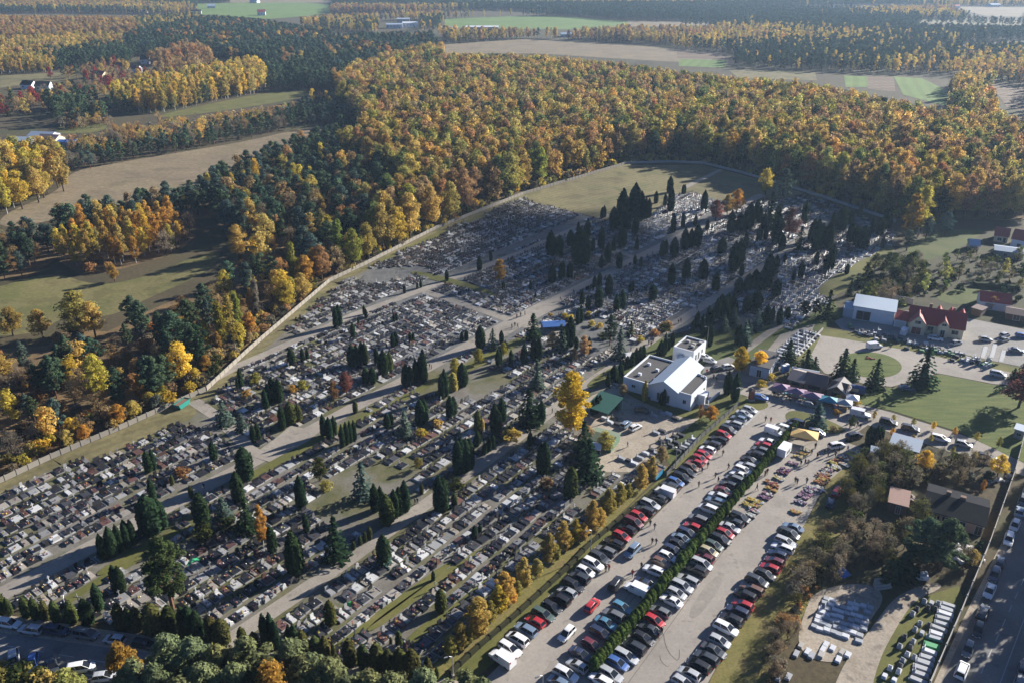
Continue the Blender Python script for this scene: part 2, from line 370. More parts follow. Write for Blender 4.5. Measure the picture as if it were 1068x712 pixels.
# fields, far and near
M_MEADOW = ground_mat('autumn_meadow', [(0.3, (0.085, 0.095, 0.026)), (0.5, (0.135, 0.125, 0.045)), (0.7, (0.17, 0.14, 0.06))], 0.04, 0.8, 0.4)
stained(M_MEADOW, .12, .55, .8)
FIELDS = [('dry_field', [(0, 241), (0, 224), (62, 200), (72, 180), (110, 172), (200, 157), (255, 148), (320, 133), (376, 128), (350, 138), (290, 156), (285, 165), (205, 195), (195, 205), (100, 220)], M_DRY),
          ('meadow', [(-30, 306), (0, 299), (55, 283), (100, 299), (150, 290), (210, 265), (234, 261), (218, 284), (150, 313), (112, 332), (64, 330), (44, 348), (-30, 352)], M_MEADOW),
          ('meadow', [(160, 121), (222, 108), (275, 97), (335, 94), (300, 106), (180, 123)], M_GRASS), ('meadow', [(55, 132), (110, 127), (112, 137), (60, 141)], M_GRASS),
          ('tan_field', [(462, 47), (545, 41), (640, 46), (700, 51), (765, 57), (768, 67), (690, 64), (640, 61), (560, 56), (462, 56)], M_DRY),
          ('green_field', [(463, 20), (540, 17), (600, 18), (655, 23), (655, 27), (600, 31), (465, 29)], M_GREENF), ('tan_field', [(655, 22), (745, 23), (750, 27), (655, 28)], M_DRY),
          ('green_field', [(205, 4), (300, 2), (345, 5), (345, 15), (280, 20), (205, 15)], M_GREENF), ('tan_field', [(240, -2), (345, -1), (350, 3), (240, 3)], M_DRY),
          ('green_field', [(708, 62), (757, 63), (757, 71), (708, 69)], M_GREENF), ('ploughed_field', [(706, 54), (757, 55), (757, 62), (706, 61)], M_PLOW), ('tan_field', [(760, 73), (850, 75), (852, 84), (770, 82)], M_DRY2),
          ('green_field', [(880, 79), (905, 80), (905, 91), (882, 91)], M_GREENF), ('ploughed_field', [(905, 80), (932, 80), (934, 96), (905, 93)], M_PLOW), ('green_field', [(932, 80), (962, 82), (990, 96), (990, 112), (942, 99)], M_GREENF),
          ('ploughed_field', [(1030, 84), (1075, 92), (1075, 118), (1050, 112)], M_PLOW), ('tan_field', [(985, 7), (1075, 8), (1075, 18), (1030, 17)], M_DRY), ('tan_field', [(955, 20), (1075, 23), (1075, 27), (960, 25)], M_DRY2),
          ('farm_field', [(0, 79), (60, 76), (95, 80), (40, 87), (0, 92)], M_DRY2), ('farm_field', [(80, 104), (115, 92), (170, 76), (180, 79), (120, 98), (92, 108)], M_DRY2)]
for k_, (n_, pl, m_) in enumerate(FIELDS): sheet(n_, pl, 0.021 + 0.004 * k_, m_)

# car park, roads, lawns on the near side
LOT = [(470, 742), (498, 716), (528, 686), (560, 655), (620, 600), (705, 516), (770, 443), (800, 419), (770, 408), (782, 404), (835, 424), (862, 430), (905, 443), (880, 460), (903, 468), (860, 505), (840, 545), (812, 590), (760, 672), (722, 742)]
sheet('car_park', LOT, 0.05, M_LOT)
sheet('forecourt', [(770, 410), (790, 394), (822, 402), (870, 414), (930, 430), (1000, 452), (1068, 476), (1068, 496), (1000, 474), (905, 443), (862, 431), (800, 420)], 0.054, M_LOT)
sheet('side_road', [(845, 372), (856, 350), (878, 353), (950, 366), (1035, 384), (1075, 393), (1075, 404), (1035, 400), (978, 389), (960, 395), (930, 403), (905, 401), (860, 389)], 0.06, M_LOT)
sheet('roundabout_lawn', [(908 + 33 * math.cos(t), 380.5 + 13.5 * math.sin(t) + 2.5 * math.cos(t)) for t in np.linspace(0, 6.2832, 17)[:-1]], 0.09, M_MOWN)
sheet('lawn', [(876, 420), (905, 405), (935, 404), (962, 396), (980, 390), (1035, 401), (1075, 405), (1075, 486), (1000, 450), (930, 428), (890, 420)], 0.07, M_MOWN)
sheet('verge', [(840, 350), (856, 348), (860, 343), (878, 345), (950, 358), (1035, 377), (1075, 386), (1075, 393), (1035, 384), (950, 366), (878, 353), (858, 351), (846, 372), (830, 376), (822, 372)], 0.056, M_GRASS)
sheet('hall_yard', [(870, 335), (905, 320), (1000, 330), (1075, 345), (1075, 384), (1035, 376), (950, 357), (878, 344)], 0.03, M_YARD)
sheet('green_island', [(818, 432), (826, 427), (850, 432), (884, 447), (878, 452), (860, 452), (836, 445), (822, 440)], 0.10, M_GRASS)
sheet('green_island', [(765, 425), (775, 412), (790, 415), (803, 421), (798, 427), (783, 428)], 0.10, M_GRASS)
sheet('verge', [(478, 690), (524, 648), (596, 584), (690, 497), (768, 424), (775, 430), (705, 508), (624, 592), (560, 650), (500, 704), (470, 732)], 0.04, M_GRASS)
sheet('verge', [(440, 735), (446, 700), (478, 668), (552, 600), (610, 548), (690, 488), (700, 484), (596, 584), (524, 648), (478, 690), (450, 735)], 0.036, M_VERGE)
sheet('verge', [(760, 672), (812, 590), (840, 545), (865, 500), (905, 468), (915, 485), (900, 510), (880, 560), (850, 620), (815, 680), (790, 745), (722, 745)], 0.042, M_VERGE)
sheet('stone_yard_ground', [(838, 640), (850, 614), (905, 606), (925, 622), (905, 650), (885, 690), (850, 690), (830, 672)], 0.06, M_SAND)
sheet('dirt_track', [(860, 742), (880, 690), (905, 660), (925, 632), (940, 618), (975, 606), (985, 612), (955, 625), (940, 645), (915, 690), (905, 742)], 0.08, M_SAND)
sheet('stone_yard_grass', [(905, 742), (915, 690), (940, 645), (955, 625), (1000, 610), (1005, 625), (985, 672), (968, 712), (955, 742)], 0.064, M_GRASS)
sheet('chapel_grounds', [(640, 392), (690, 351), (752, 345), (790, 345), (815, 336), (868, 312), (880, 330), (850, 350), (800, 392), (780, 400), (768, 425), (700, 486), (655, 425)], 0.028, M_GARDEN)
sheet('chapel_yard', [(598, 425), (618, 412), (640, 404), (656, 402), (690, 420), (720, 432), (732, 434), (700, 458), (660, 492), (628, 492), (612, 470)], 0.05, M_SAND)
sheet('chapel_lawn', [(650, 404), (690, 416), (721, 427), (740, 418), (764, 406), (772, 412), (745, 430), (733, 436), (718, 437), (690, 428), (655, 412)], 0.07, M_GRASS)
sheet('chapel_forecourt', [(735, 380), (760, 372), (795, 386), (790, 398), (768, 408), (742, 419), (722, 428)], 0.06, M_ASPH)
sheet('memorial_lawn', [(740, 366), (745, 345), (790, 342), (815, 335), (800, 360), (775, 378), (752, 372)], 0.05, M_GARDEN)
strip('garden_path', [(768, 372), (790, 356), (812, 340), (838, 322)], 2.6, 0.075, M_PATH)
sheet('grave_field_ground', [(788, 380), (814, 349), (850, 338), (845, 350), (822, 374), (800, 385)], 0.058, M_PATH)
sheet('garden', [(868, 316), (905, 285), (940, 258), (1000, 238), (1068, 240), (1075, 345), (1000, 330), (905, 320)], 0.024, ground_mat('garden_ground', [(0.3, (0.03, 0.036, 0.013)), (0.5, (0.062, 0.055, 0.03)), (0.7, (0.05, 0.06, 0.018))], 0.09, 1.2, 0.5))
sheet('garden_lawn', [(942, 262), (960, 248), (1000, 238), (1030, 240), (1012, 252), (990, 265), (960, 274)], 0.05, M_GARDEN)
sheet('garden_lawn', [(972, 310), (1000, 300), (1035, 303), (1030, 318), (990, 318)], 0.05, M_GARDEN)
# the two public roads
MAINROAD = [(979, 716), (1010, 650), (1031, 608), (1050, 571), (1069, 535), (1130, 420), (1190, 420), (1150, 520), (1110, 600), (1062, 716), (1052, 745), (965, 745)]
sheet('main_road', MAINROAD, 0.05, M_ASPH)
sheet('road_shoulder', [(972, 716), (1003, 648), (1024, 606), (1062, 532), (1123, 418), (1130, 420), (1069, 535), (1050, 571), (1031, 608), (1010, 650), (979, 716), (965, 745), (958, 745)], 0.046, M_SAND)
LANEROAD = [(-60, 650), (0, 659), (90, 672), (180, 684), (300, 699), (420, 717), (520, 738), (480, 775), (300, 745), (120, 722), (0, 706), (-60, 700)]
sheet('lane_road', LANEROAD, 0.05, M_ASPH)
sheet('lane_verge', [(-60, 634), (0, 640), (120, 658), (246, 674), (372, 694), (446, 706), (500, 712), (520, 738), (420, 717), (300, 699), (180, 684), (90, 672), (0, 659), (-60, 650)], 0.044, M_SAND)
sheet('near_grass', [(-80, 706), (0, 708), (120, 724), (300, 748), (480, 778), (470, 900), (-80, 900)], 0.042, M_VERGE)
def dashes(line, n, L, w, z):
    a, b = (P(*p) for p in line); d = (b - a); t = d.length; d.normalize(); q = Vector((-d.y, d.x, 0)) * w / 2
    mb = MB()
    for i in range(n):
        s = a + d * (t * i / n); e = s + d * L
        mb.add([(*(s + q).to_tuple()[:2], z), (*(s - q).to_tuple()[:2], z), (*(e - q).to_tuple()[:2], z), (*(e + q).to_tuple()[:2], z)], [(0, 1, 2, 3)])
    structure('road_marking', mb.mesh('road_marking', M_PAINT))
dashes(((1023, 702), (1082, 572)), 9, 2.4, 0.16, 0.062)
dashes(((1043, 712), (1100, 560)), 1, 60, 0.14, 0.062)
dashes(((-30, 667), (125, 693)), 5, 3.0, 0.14, 0.062)
dashes(((-20, 689), (110, 706)), 1, 30, 0.12, 0.062)
dashes(((777, 443), (793, 428)), 1, 9, 0.5, 0.062)

M_SKID = flat('tyre_rubber_mark', (0.13, 0.115, 0.10), 0.9, 0.1, var=0.3)
def arc(pts, w): strip('tyre_mark', [pts[i] for i in range(len(pts))], w, 0.058, M_SKID)
arc([(692, 661), (693, 668), (695, 675), (699, 682), (703, 686), (706, 688.5), (708, 687), (708.5, 683), (708.5, 677)], .16)
arc([(688, 683), (689, 688), (692, 692), (696, 695), (697.5, 694)], .14)
arc([(655, 712), (690, 664), (730, 608), (765, 560), (800, 515)], .10)
arc([(600, 690), (640, 640), (672, 600), (705, 558), (740, 512)], .10)
arc([(606, 692), (646, 642), (678, 602), (711, 560), (746, 514)], .10)
sheet('worn_patch', [(662, 600), (690, 566), (700, 570), (672, 606)], 0.054, ground_mat('worn_paving', [(0.3, (0.21, 0.19, 0.165)), (0.7, (0.26, 0.235, 0.20))], 0.3, 1.5, 0.2))
sheet('worn_patch', [(715, 640), (745, 598), (757, 604), (726, 648)], 0.054, MATS['worn_paving'])
sheet('worn_patch', [(560, 706), (590, 676), (604, 682), (578, 712)], 0.054, MATS['worn_paving'])
# ---------------------------------------------------------------- trees
M_LEAF = leaf_mat('leaves', 0.58); M_NEEDLE = leaf_mat('needles', 0.25, 0.5)
M_BARK = flat('bark', (0.075, 0.055, 0.042), 0.9, 0.1, var=0.3, scale=3); M_PBARK = flat('pine_bark', (0.15, 0.08, 0.05), 0.9, 0.1, var=0.3, scale=3)
M_WBARK = flat('birch_bark', (0.42, 0.40, 0.37), 0.8, 0.2, var=0.45, scale=2)

def unit(a): return a / np.maximum(np.linalg.norm(a, axis=1, keepdims=True), 1e-9)

def leaves(rng, C, R, per, size, up=0.5, flatz=0.75, droop=0.0, elong=1.0):
    C = np.asarray(C, float); R = np.asarray(R, float)
    n = len(C) * per
    d = unit(rng.normal(size=(n, 3))); rr = rng.uniform(0.35, 1.0, n) ** 0.6
    cc = np.repeat(C, per, 0); rad = np.repeat(R, per)
    off = d * (rr * rad)[:, None]; off[:, 2] *= flatz
    pos = cc + off
    nm = unit(d * 0.85 + rng.normal(size=(n, 3)) * 0.38 + np.array([0, 0, up]))
    t = unit(np.cross(nm, rng.normal(size=(n, 3)))); b = np.cross(nm, t)
    s = size * rng.uniform(0.6, 1.35, n)
    if droop: t = unit(t * (1 - droop) + np.array([0, 0, -droop])); b = unit(np.cross(nm, t))
    T = t * (s * elong)[:, None] * .5; B = b * (s / elong)[:, None] * .5
    V = np.stack([pos - T - B * .6, pos + T * .3 - B, pos + T + B * .5, pos - T * .2 + B], 1).reshape(-1, 3)
    Fq = np.arange(n * 4).reshape(n, 4)
    lv = np.clip(rng.normal(0.5, 0.22, n) + np.repeat(rng.normal(0, 0.12, len(C)), per), 0, 1)
    return V, Fq, lv

def crown_points(rng, n, rx, z0, z1, shape='oval', fill=0.35):
    out = []
    for i in range(n):
        a = rng.uniform(0, 2 * math.pi); t = (i + rng.uniform(0, 1)) / n
        z = z0 + (z1 - z0) * t
        if shape == 'oval': r = rx * math.sqrt(max(0.02, 1 - (2 * t - 0.85) ** 2 * 0.85))
        elif shape == 'egg': r = rx * (math.sin(math.pi * min(1, t * .9 + .12)) ** 0.7)
        elif shape == 'col': r = rx * (math.sin(math.pi * min(1, t * .8 + .17)) ** 0.6)
        elif shape == 'umb': r = rx * (0.55 + 0.6 * t) * math.sqrt(max(0.05, 1 - max(0, t - .6) ** 2 * 5))
        else: r = rx * (1.02 - t)
        r *= rng.uniform(0.45, 1.0) if rng.uniform() > fill else rng.uniform(0, 0.5)
        out.append((r * math.cos(a), r * math.sin(a), z))
    return np.array(out)

def trunk(h, r, top, limbs=(), mat=None, n=6, lean=0.0):
    mb = MB(); mb.tube([(0, 0, -0.1), (lean * .3, 0, h * .35), (lean * .7, lean * .3, h * .7), (lean, 0, top)], [r * 1.2, r * .9, r * .6, r * .18], n)
    for (x, y, z) in limbs:
        s = min(z * 0.62, top * .8); mb.tube([(lean * .4, 0, s * .8), (x * .45, y * .45, s + (z - s) * .5), (x * .85, y * .85, z)], [r * .42, r * .3, r * .09], 4, cap=False)
    return mb.mesh('trunk', mat or M_BARK)

def crown(V, Fq, lv, mat): return np_mesh('crown', V, Fq, mat, attrs=[('lv', 'FLOAT', lv)])

def needle_layers(rng, h, R, z0, layers, per, size, droop=0.35, pw=0.9):
    Vs, Ls = [], []
    for i in range(layers):
        t = i / (layers - 1); z = z0 + (h - z0) * t; r = R * (1 - t) ** pw + 0.12
        k = max(5, int(per * (1 - t * .75)))
        a0 = rng.uniform(0, 6.28)
        for j in range(k):
            a = a0 + 6.283 * j / k + rng.uniform(-.2, .2); L = r * rng.uniform(.75, 1.1)
            for q in np.linspace(0.25, 1, max(2, int(L / size * 1.4))):
                c = np.array([math.cos(a) * L * q, math.sin(a) * L * q, z - droop * L * q * q + rng.uniform(-.15, .15)])
                n = unit((np.array([[math.cos(a) * .5, math.sin(a) * .5, .8]]) + rng.normal(size=(1, 3)) * .3))[0]
                t1 = np.cross(n, [math.sin(a), -math.cos(a), 0.1]); t1 /= np.linalg.norm(t1); b1 = np.cross(n, t1); s = size * rng.uniform(.7, 1.3)
                Vs += [c - t1 * s * .5 - b1 * s * .35, c + t1 * s * .1 - b1 * s * .5, c + t1 * s * .6, c + t1 * s * .1 + b1 * s * .5]; Ls.append(np.clip(rng.normal(.5, .22), 0, 1))
    V = np.array(Vs); return V, np.arange(len(V)).reshape(-1, 4), np.array(Ls)

# every kind has a reference height; a tree's scale is its height over that
def make(kind, seed, far=False, fine=False):
    r = np.random.default_rng(seed)
    if fine and kind == 'pine_tree':
        h = 14.0; C = crown_points(r, 95, 3.0, 3.0, 13.0, 'egg', .25); C = np.vstack([C, [[0, 0, 13.2]]]); R = r.uniform(.35, .9, len(C))
        V, f, l = leaves(r, C, R, 90, .27, .5, .6, 0, 1.5); return h, trunk(h, .22, 12.5, C[r.choice(len(C), 14)], M_PBARK, 6), crown(V, f, l, M_NEEDLE)
    if fine and kind == 'birch_tree':
        h = 15.0; C = crown_points(r, 80, 2.3, 2.0, 14.3, 'egg', .3); R = r.uniform(.5, 1.05, len(C))
        V, f, l = leaves(r, C, R, 110, .29, .2, .95, .25); return h, trunk(h, .16, 13.5, C[r.choice(len(C), 14)], M_WBARK, 6), crown(V, f, l, M_LEAF)
    if kind == 'broadleaf_tree':
        h = 20.0; C = crown_points(r, 22 if far else 54, 4.9, 5.0, 18.6, 'oval'); C[:, 2] -= (np.hypot(C[:, 0], C[:, 1]) / 4.9) ** 2 * 1.6; R = r.uniform(1.2, 2.4, len(C)) * (1.25 if far else 1.0)
        V, f, l = leaves(r, C, R, 50 if far else 84, .88 if far else 0.52); tm = trunk(h, .34, 14, [] if far else C[r.choice(len(C), 9)], n=4 if far else 6)
        return h, tm, crown(V, f, l, M_LEAF)
    if kind == 'pine_tree':
        h = 14.0; C = crown_points(r, 14 if far else 34, 3.1, 4.0, 13.2, 'egg', .25); C = np.vstack([C, [[0, 0, 13.0]]]); R = r.uniform(.9, 1.7, len(C)) * (1.2 if far else 1.0)
        V, f, l = leaves(r, C, R, 38 if far else 80, .72 if far else 0.40, .55, .55); tm = trunk(h, .24, 12.5, [] if far else C[r.choice(len(C), 7)], M_PBARK, 4 if far else 6)
        return h, tm, crown(V, f, l, M_NEEDLE)
    if kind == 'birch_tree':
        h = 15.0; C = crown_points(r, 15 if far else 36, 2.3, 3.2, 14.3, 'egg', .3); R = r.uniform(.7, 1.4, len(C)) * (1.25 if far else 1.0)
        V, f, l = leaves(r, C, R, 34 if far else 70, .64 if far else 0.38, .2, .95, .25); tm = trunk(h, .16, 13.5, [] if far else C[r.choice(len(C), 8)], M_WBARK, 4 if far else 6)
        return h, tm, crown(V, f, l, M_LEAF)
    if kind == 'poplar_tree':
        h = 20.0; C = crown_points(r, 20 if far else 60, 1.75, 2.5, 19.3, 'col', .3); R = r.uniform(.7, 1.25, len(C))
        V, f, l = leaves(r, C, R, 14 if far else 40, .95 if far else 0.52, .2, 1.3); tm = trunk(h, .3, 18, [] if far else C[r.choice(len(C), 6)], n=5)
        return h, tm, crown(V, f, l, M_LEAF)
    if kind == 'shrub':
        h = 3.0; C = crown_points(r, 8 if far else 18, 1.7, .5, 2.4, 'oval', .3); R = r.uniform(.45, .9, len(C))
        V, f, l = leaves(r, C, R, 14 if far else 46, .62 if far else 0.30, .3, .9); tm = trunk(h, .08, 1.8, C[r.choice(len(C), 5)], n=4)
        return h, tm, crown(V, f, l, M_LEAF)
    if kind == 'bare_tree':
        h = 10.0; C = crown_points(r, 14 if far else 34, 3.3, 2.6, 9.4, 'oval', .3); R = r.uniform(.8, 1.5, len(C))
        V, f, l = leaves(r, C, R, 10 if far else 40, .7 if far else .30, .0, 1.0, .1, 1.9); tm = trunk(h, .2, 7.5, C if not far else C[:4], n=5)
        return h, tm, crown(V, f, l, M_LEAF)
    if kind == 'spruce_tree':
        h = 8.0; V, f, l = needle_layers(r, h, 2.0, .5, 17, 13, .55); return h, trunk(h, .14, 7.6, (), n=5), crown(V, f, l, M_NEEDLE)
    if kind == 'thuja_tree':
        h = 5.0; w = r.uniform(.62, .8); ph = r.uniform(0, 6.28)
        prof = lambda t, a: w * (min(1, .62 + t * 2.2) if t < .2 else 1 - .1 * (t - .2)) * (1 if t < .55 else max(.05, 1 - ((t - .55) / .45) ** 2.0)) * (1 + .11 * math.sin(3 * a + ph) * math.sin(5 * t + ph) + .05 * math.sin(7 * a))
        vs, fs, n, k = [], [], 12, 13
        for i in range(k):
            t = i / (k - 1)
            for j in range(n):
                a = 6.2832 * j / n; q = prof(t, a) * .86 * r.uniform(.93, 1.07); vs.append((q * math.cos(a), q * math.sin(a), .12 + t * (h - .2)))
        for i in range(k - 1):
            for j in range(n): fs.append((i * n + j, i * n + (j + 1) % n, (i + 1) * n + (j + 1) % n, (i + 1) * n + j))
        nl = 620; t = r.uniform(.02, 1, nl) ; a = r.uniform(0, 6.2832, nl)
        q = np.array([prof(x, y) for x, y in zip(t, a)]); nm = unit(np.stack([np.cos(a), np.sin(a), .35 + .8 * (t > .75)], 1) + r.normal(size=(nl, 3)) * .3)
        pos = np.stack([q * np.cos(a), q * np.sin(a), .12 + t * (h - .1)], 1); T = unit(np.array([[0, 0, 1.0]]) - nm * nm[:, 2:3] + r.normal(size=(nl, 3)) * .25); B = np.cross(nm, T); s = r.uniform(.16, .34, nl)[:, None]
        V2 = np.stack([pos - T * s * .8 - B * s * .4, pos - T * s * .8 + B * s * .4, pos + T * s * .6 + B * s * .35 + nm * .06, pos + T * s + nm * .1 - B * s * .1], 1).reshape(-1, 3)
        V = np.vstack([np.array(vs), V2]); f = np.vstack([np.array(fs), np.arange(nl * 4).reshape(-1, 4) + len(vs)])
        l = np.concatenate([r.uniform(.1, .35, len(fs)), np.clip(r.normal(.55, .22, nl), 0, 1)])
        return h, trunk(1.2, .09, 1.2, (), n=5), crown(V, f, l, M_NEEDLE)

KINDS = ['broadleaf_tree', 'pine_tree', 'birch_tree', 'poplar_tree', 'shrub', 'bare_tree', 'spruce_tree', 'thuja_tree']
NV = {'broadleaf_tree': 5, 'pine_tree': 5, 'birch_tree': 4, 'poplar_tree': 3, 'shrub': 4, 'bare_tree': 3, 'spruce_tree': 3, 'thuja_tree': 5}
PROTO = {k: [make(k, 100 * i + j) for j in range(NV[k])] for i, k in enumerate(KINDS)}
TINT = {'golden': (.52, .385, .11), 'yellow': (.60, .46, .075), 'olive': (.40, .36, .10), 'brown': (.40, .28, .13), 'rust': (.42, .25, .11), 'orange': (.50, .29, .06), 'needle': (.145, .17, .08), 'twig': (.155, .135, .09), 'plum': (.20, .085, .07), 'lemon': (.82, .60, .06), 'khaki': (.085, .085, .028), 'green': (.15, .18, .055),
        'pine': (.072, .112, .062), 'bluish': (.078, .115, .092), 'dark': (.026, .048, .022), 'grey': (.23, .19, .135), 'red': (.30, .05, .045), 'pale': (.36, .30, .08), 'mid': (.07, .085, .026), 'lime': (.30, .29, .05)}
WORD = {'lemon': 'lemon yellow', 'plum': 'dark red', 'twig': 'leafless', 'needle': 'grey green', 'khaki': 'browning', 'golden': 'golden', 'yellow': 'bright yellow', 'olive': 'olive', 'brown': 'brown', 'rust': 'rust red', 'orange': 'orange', 'green': 'green', 'pine': 'green', 'bluish': 'blue green', 'dark': 'dark',
        'grey': 'bare grey', 'red': 'red', 'pale': 'pale yellow', 'mid': 'mid green', 'lime': 'yellow green'}
NOUN = {'broadleaf_tree': ('tree', 'tree'), 'pine_tree': ('pine', 'pine tree'), 'birch_tree': ('birch', 'birch tree'), 'poplar_tree': ('poplar', 'poplar'), 'shrub': ('bush', 'bush'), 'bare_tree': ('thin tree', 'tree'), 'spruce_tree': ('spruce', 'spruce'), 'thuja_tree': ('thuja', 'thuja')}
FINE = {k: [make(k, 7000 + 10 * i + j, False, True) for j in range(4)] for i, k in enumerate(('pine_tree', 'birch_tree'))}
def jit(c, s=.16):
    k = 1 + RNG.normal(0, s); h = RNG.normal(0, s * .5)
    return (max(.01, c[0] * k * (1 + h)), max(.01, c[1] * k), max(.008, c[2] * k * (1 - h)))

def tree(kind, x, y, h, tint, text, group, wide=1.0):
    i = int(RNG.integers(NV[kind])); h0, tm, cm = FINE[kind][i % 4] if kind in FINE and y < 260 else PROTO[kind][i]; s = h / h0
    t = thing(kind, text, NOUN[kind][1], (x, y, 0), float(RNG.uniform(0, 6.28)), group, (s * wide, s * wide, s))
    obj('trunk', tm, t); obj('crown', cm, t, tint)
    return t

def sizeword(h, h0): return 'tall ' if h > 1.12 * h0 else 'low ' if h < .85 * h0 else ''

THU = []
# ---- placed trees: photo base point, photo height in px, width factor, tint
def place(kind, rows, phrase, group, dh=0):
    for r in rows:
        u, v, hp = r[:3]; tn = r[3] if len(r) > 3 else ('dark' if kind == 'thuja_tree' else 'bluish'); wd_ = r[4] if len(r) > 4 else 1.0
        p = P(u, v); d = p.y * CT + H * ST; a = math.atan2(H, p.y)
        h = (hp + dh) * d / F / math.cos(a) * .93
        ph = r[5] if len(r) > 5 else phrase
        w2 = wd_ * (max(1.0, 4.0 / h) ** .5 if kind == 'thuja_tree' else 1)
        if kind == 'thuja_tree': h *= 1.18 if v < 312 else 1.15 if v < 620 else .9; w2 *= 1.0 if v < 312 else .95 if v < 620 else .74
        wt = 'broad ' if wd_ >= 1.35 else 'slim ' if wd_ < .85 else ''
        if kind == 'thuja_tree' and v < 600 and wd_ < 1.4 and hp < 27 and RNG.uniform() < (.38 if v > 330 else .25):
            k_ = RNG.uniform(1.1, 1.9) * (1 if RNG.uniform() < .6 else -1); THU.append((hp * .9, (kind, p.x + UD.x * k_, p.y + UD.y * k_, h * RNG.uniform(.75, 1.0), jit(TINT[tn], .14), f'slim {WORD[tn]} thuja beside another {ph}', group, w2 * .9)))
        (tree if kind != 'thuja_tree' else lambda *q: THU.append((hp, q)))(kind, p.x, p.y, h, jit(TINT[tn], .14), f'{sizeword(h, 5 if kind == "thuja_tree" else PROTO[kind][0][0])}{wt}{WORD[tn]} {NOUN[kind][0]} {ph}', group, w2)
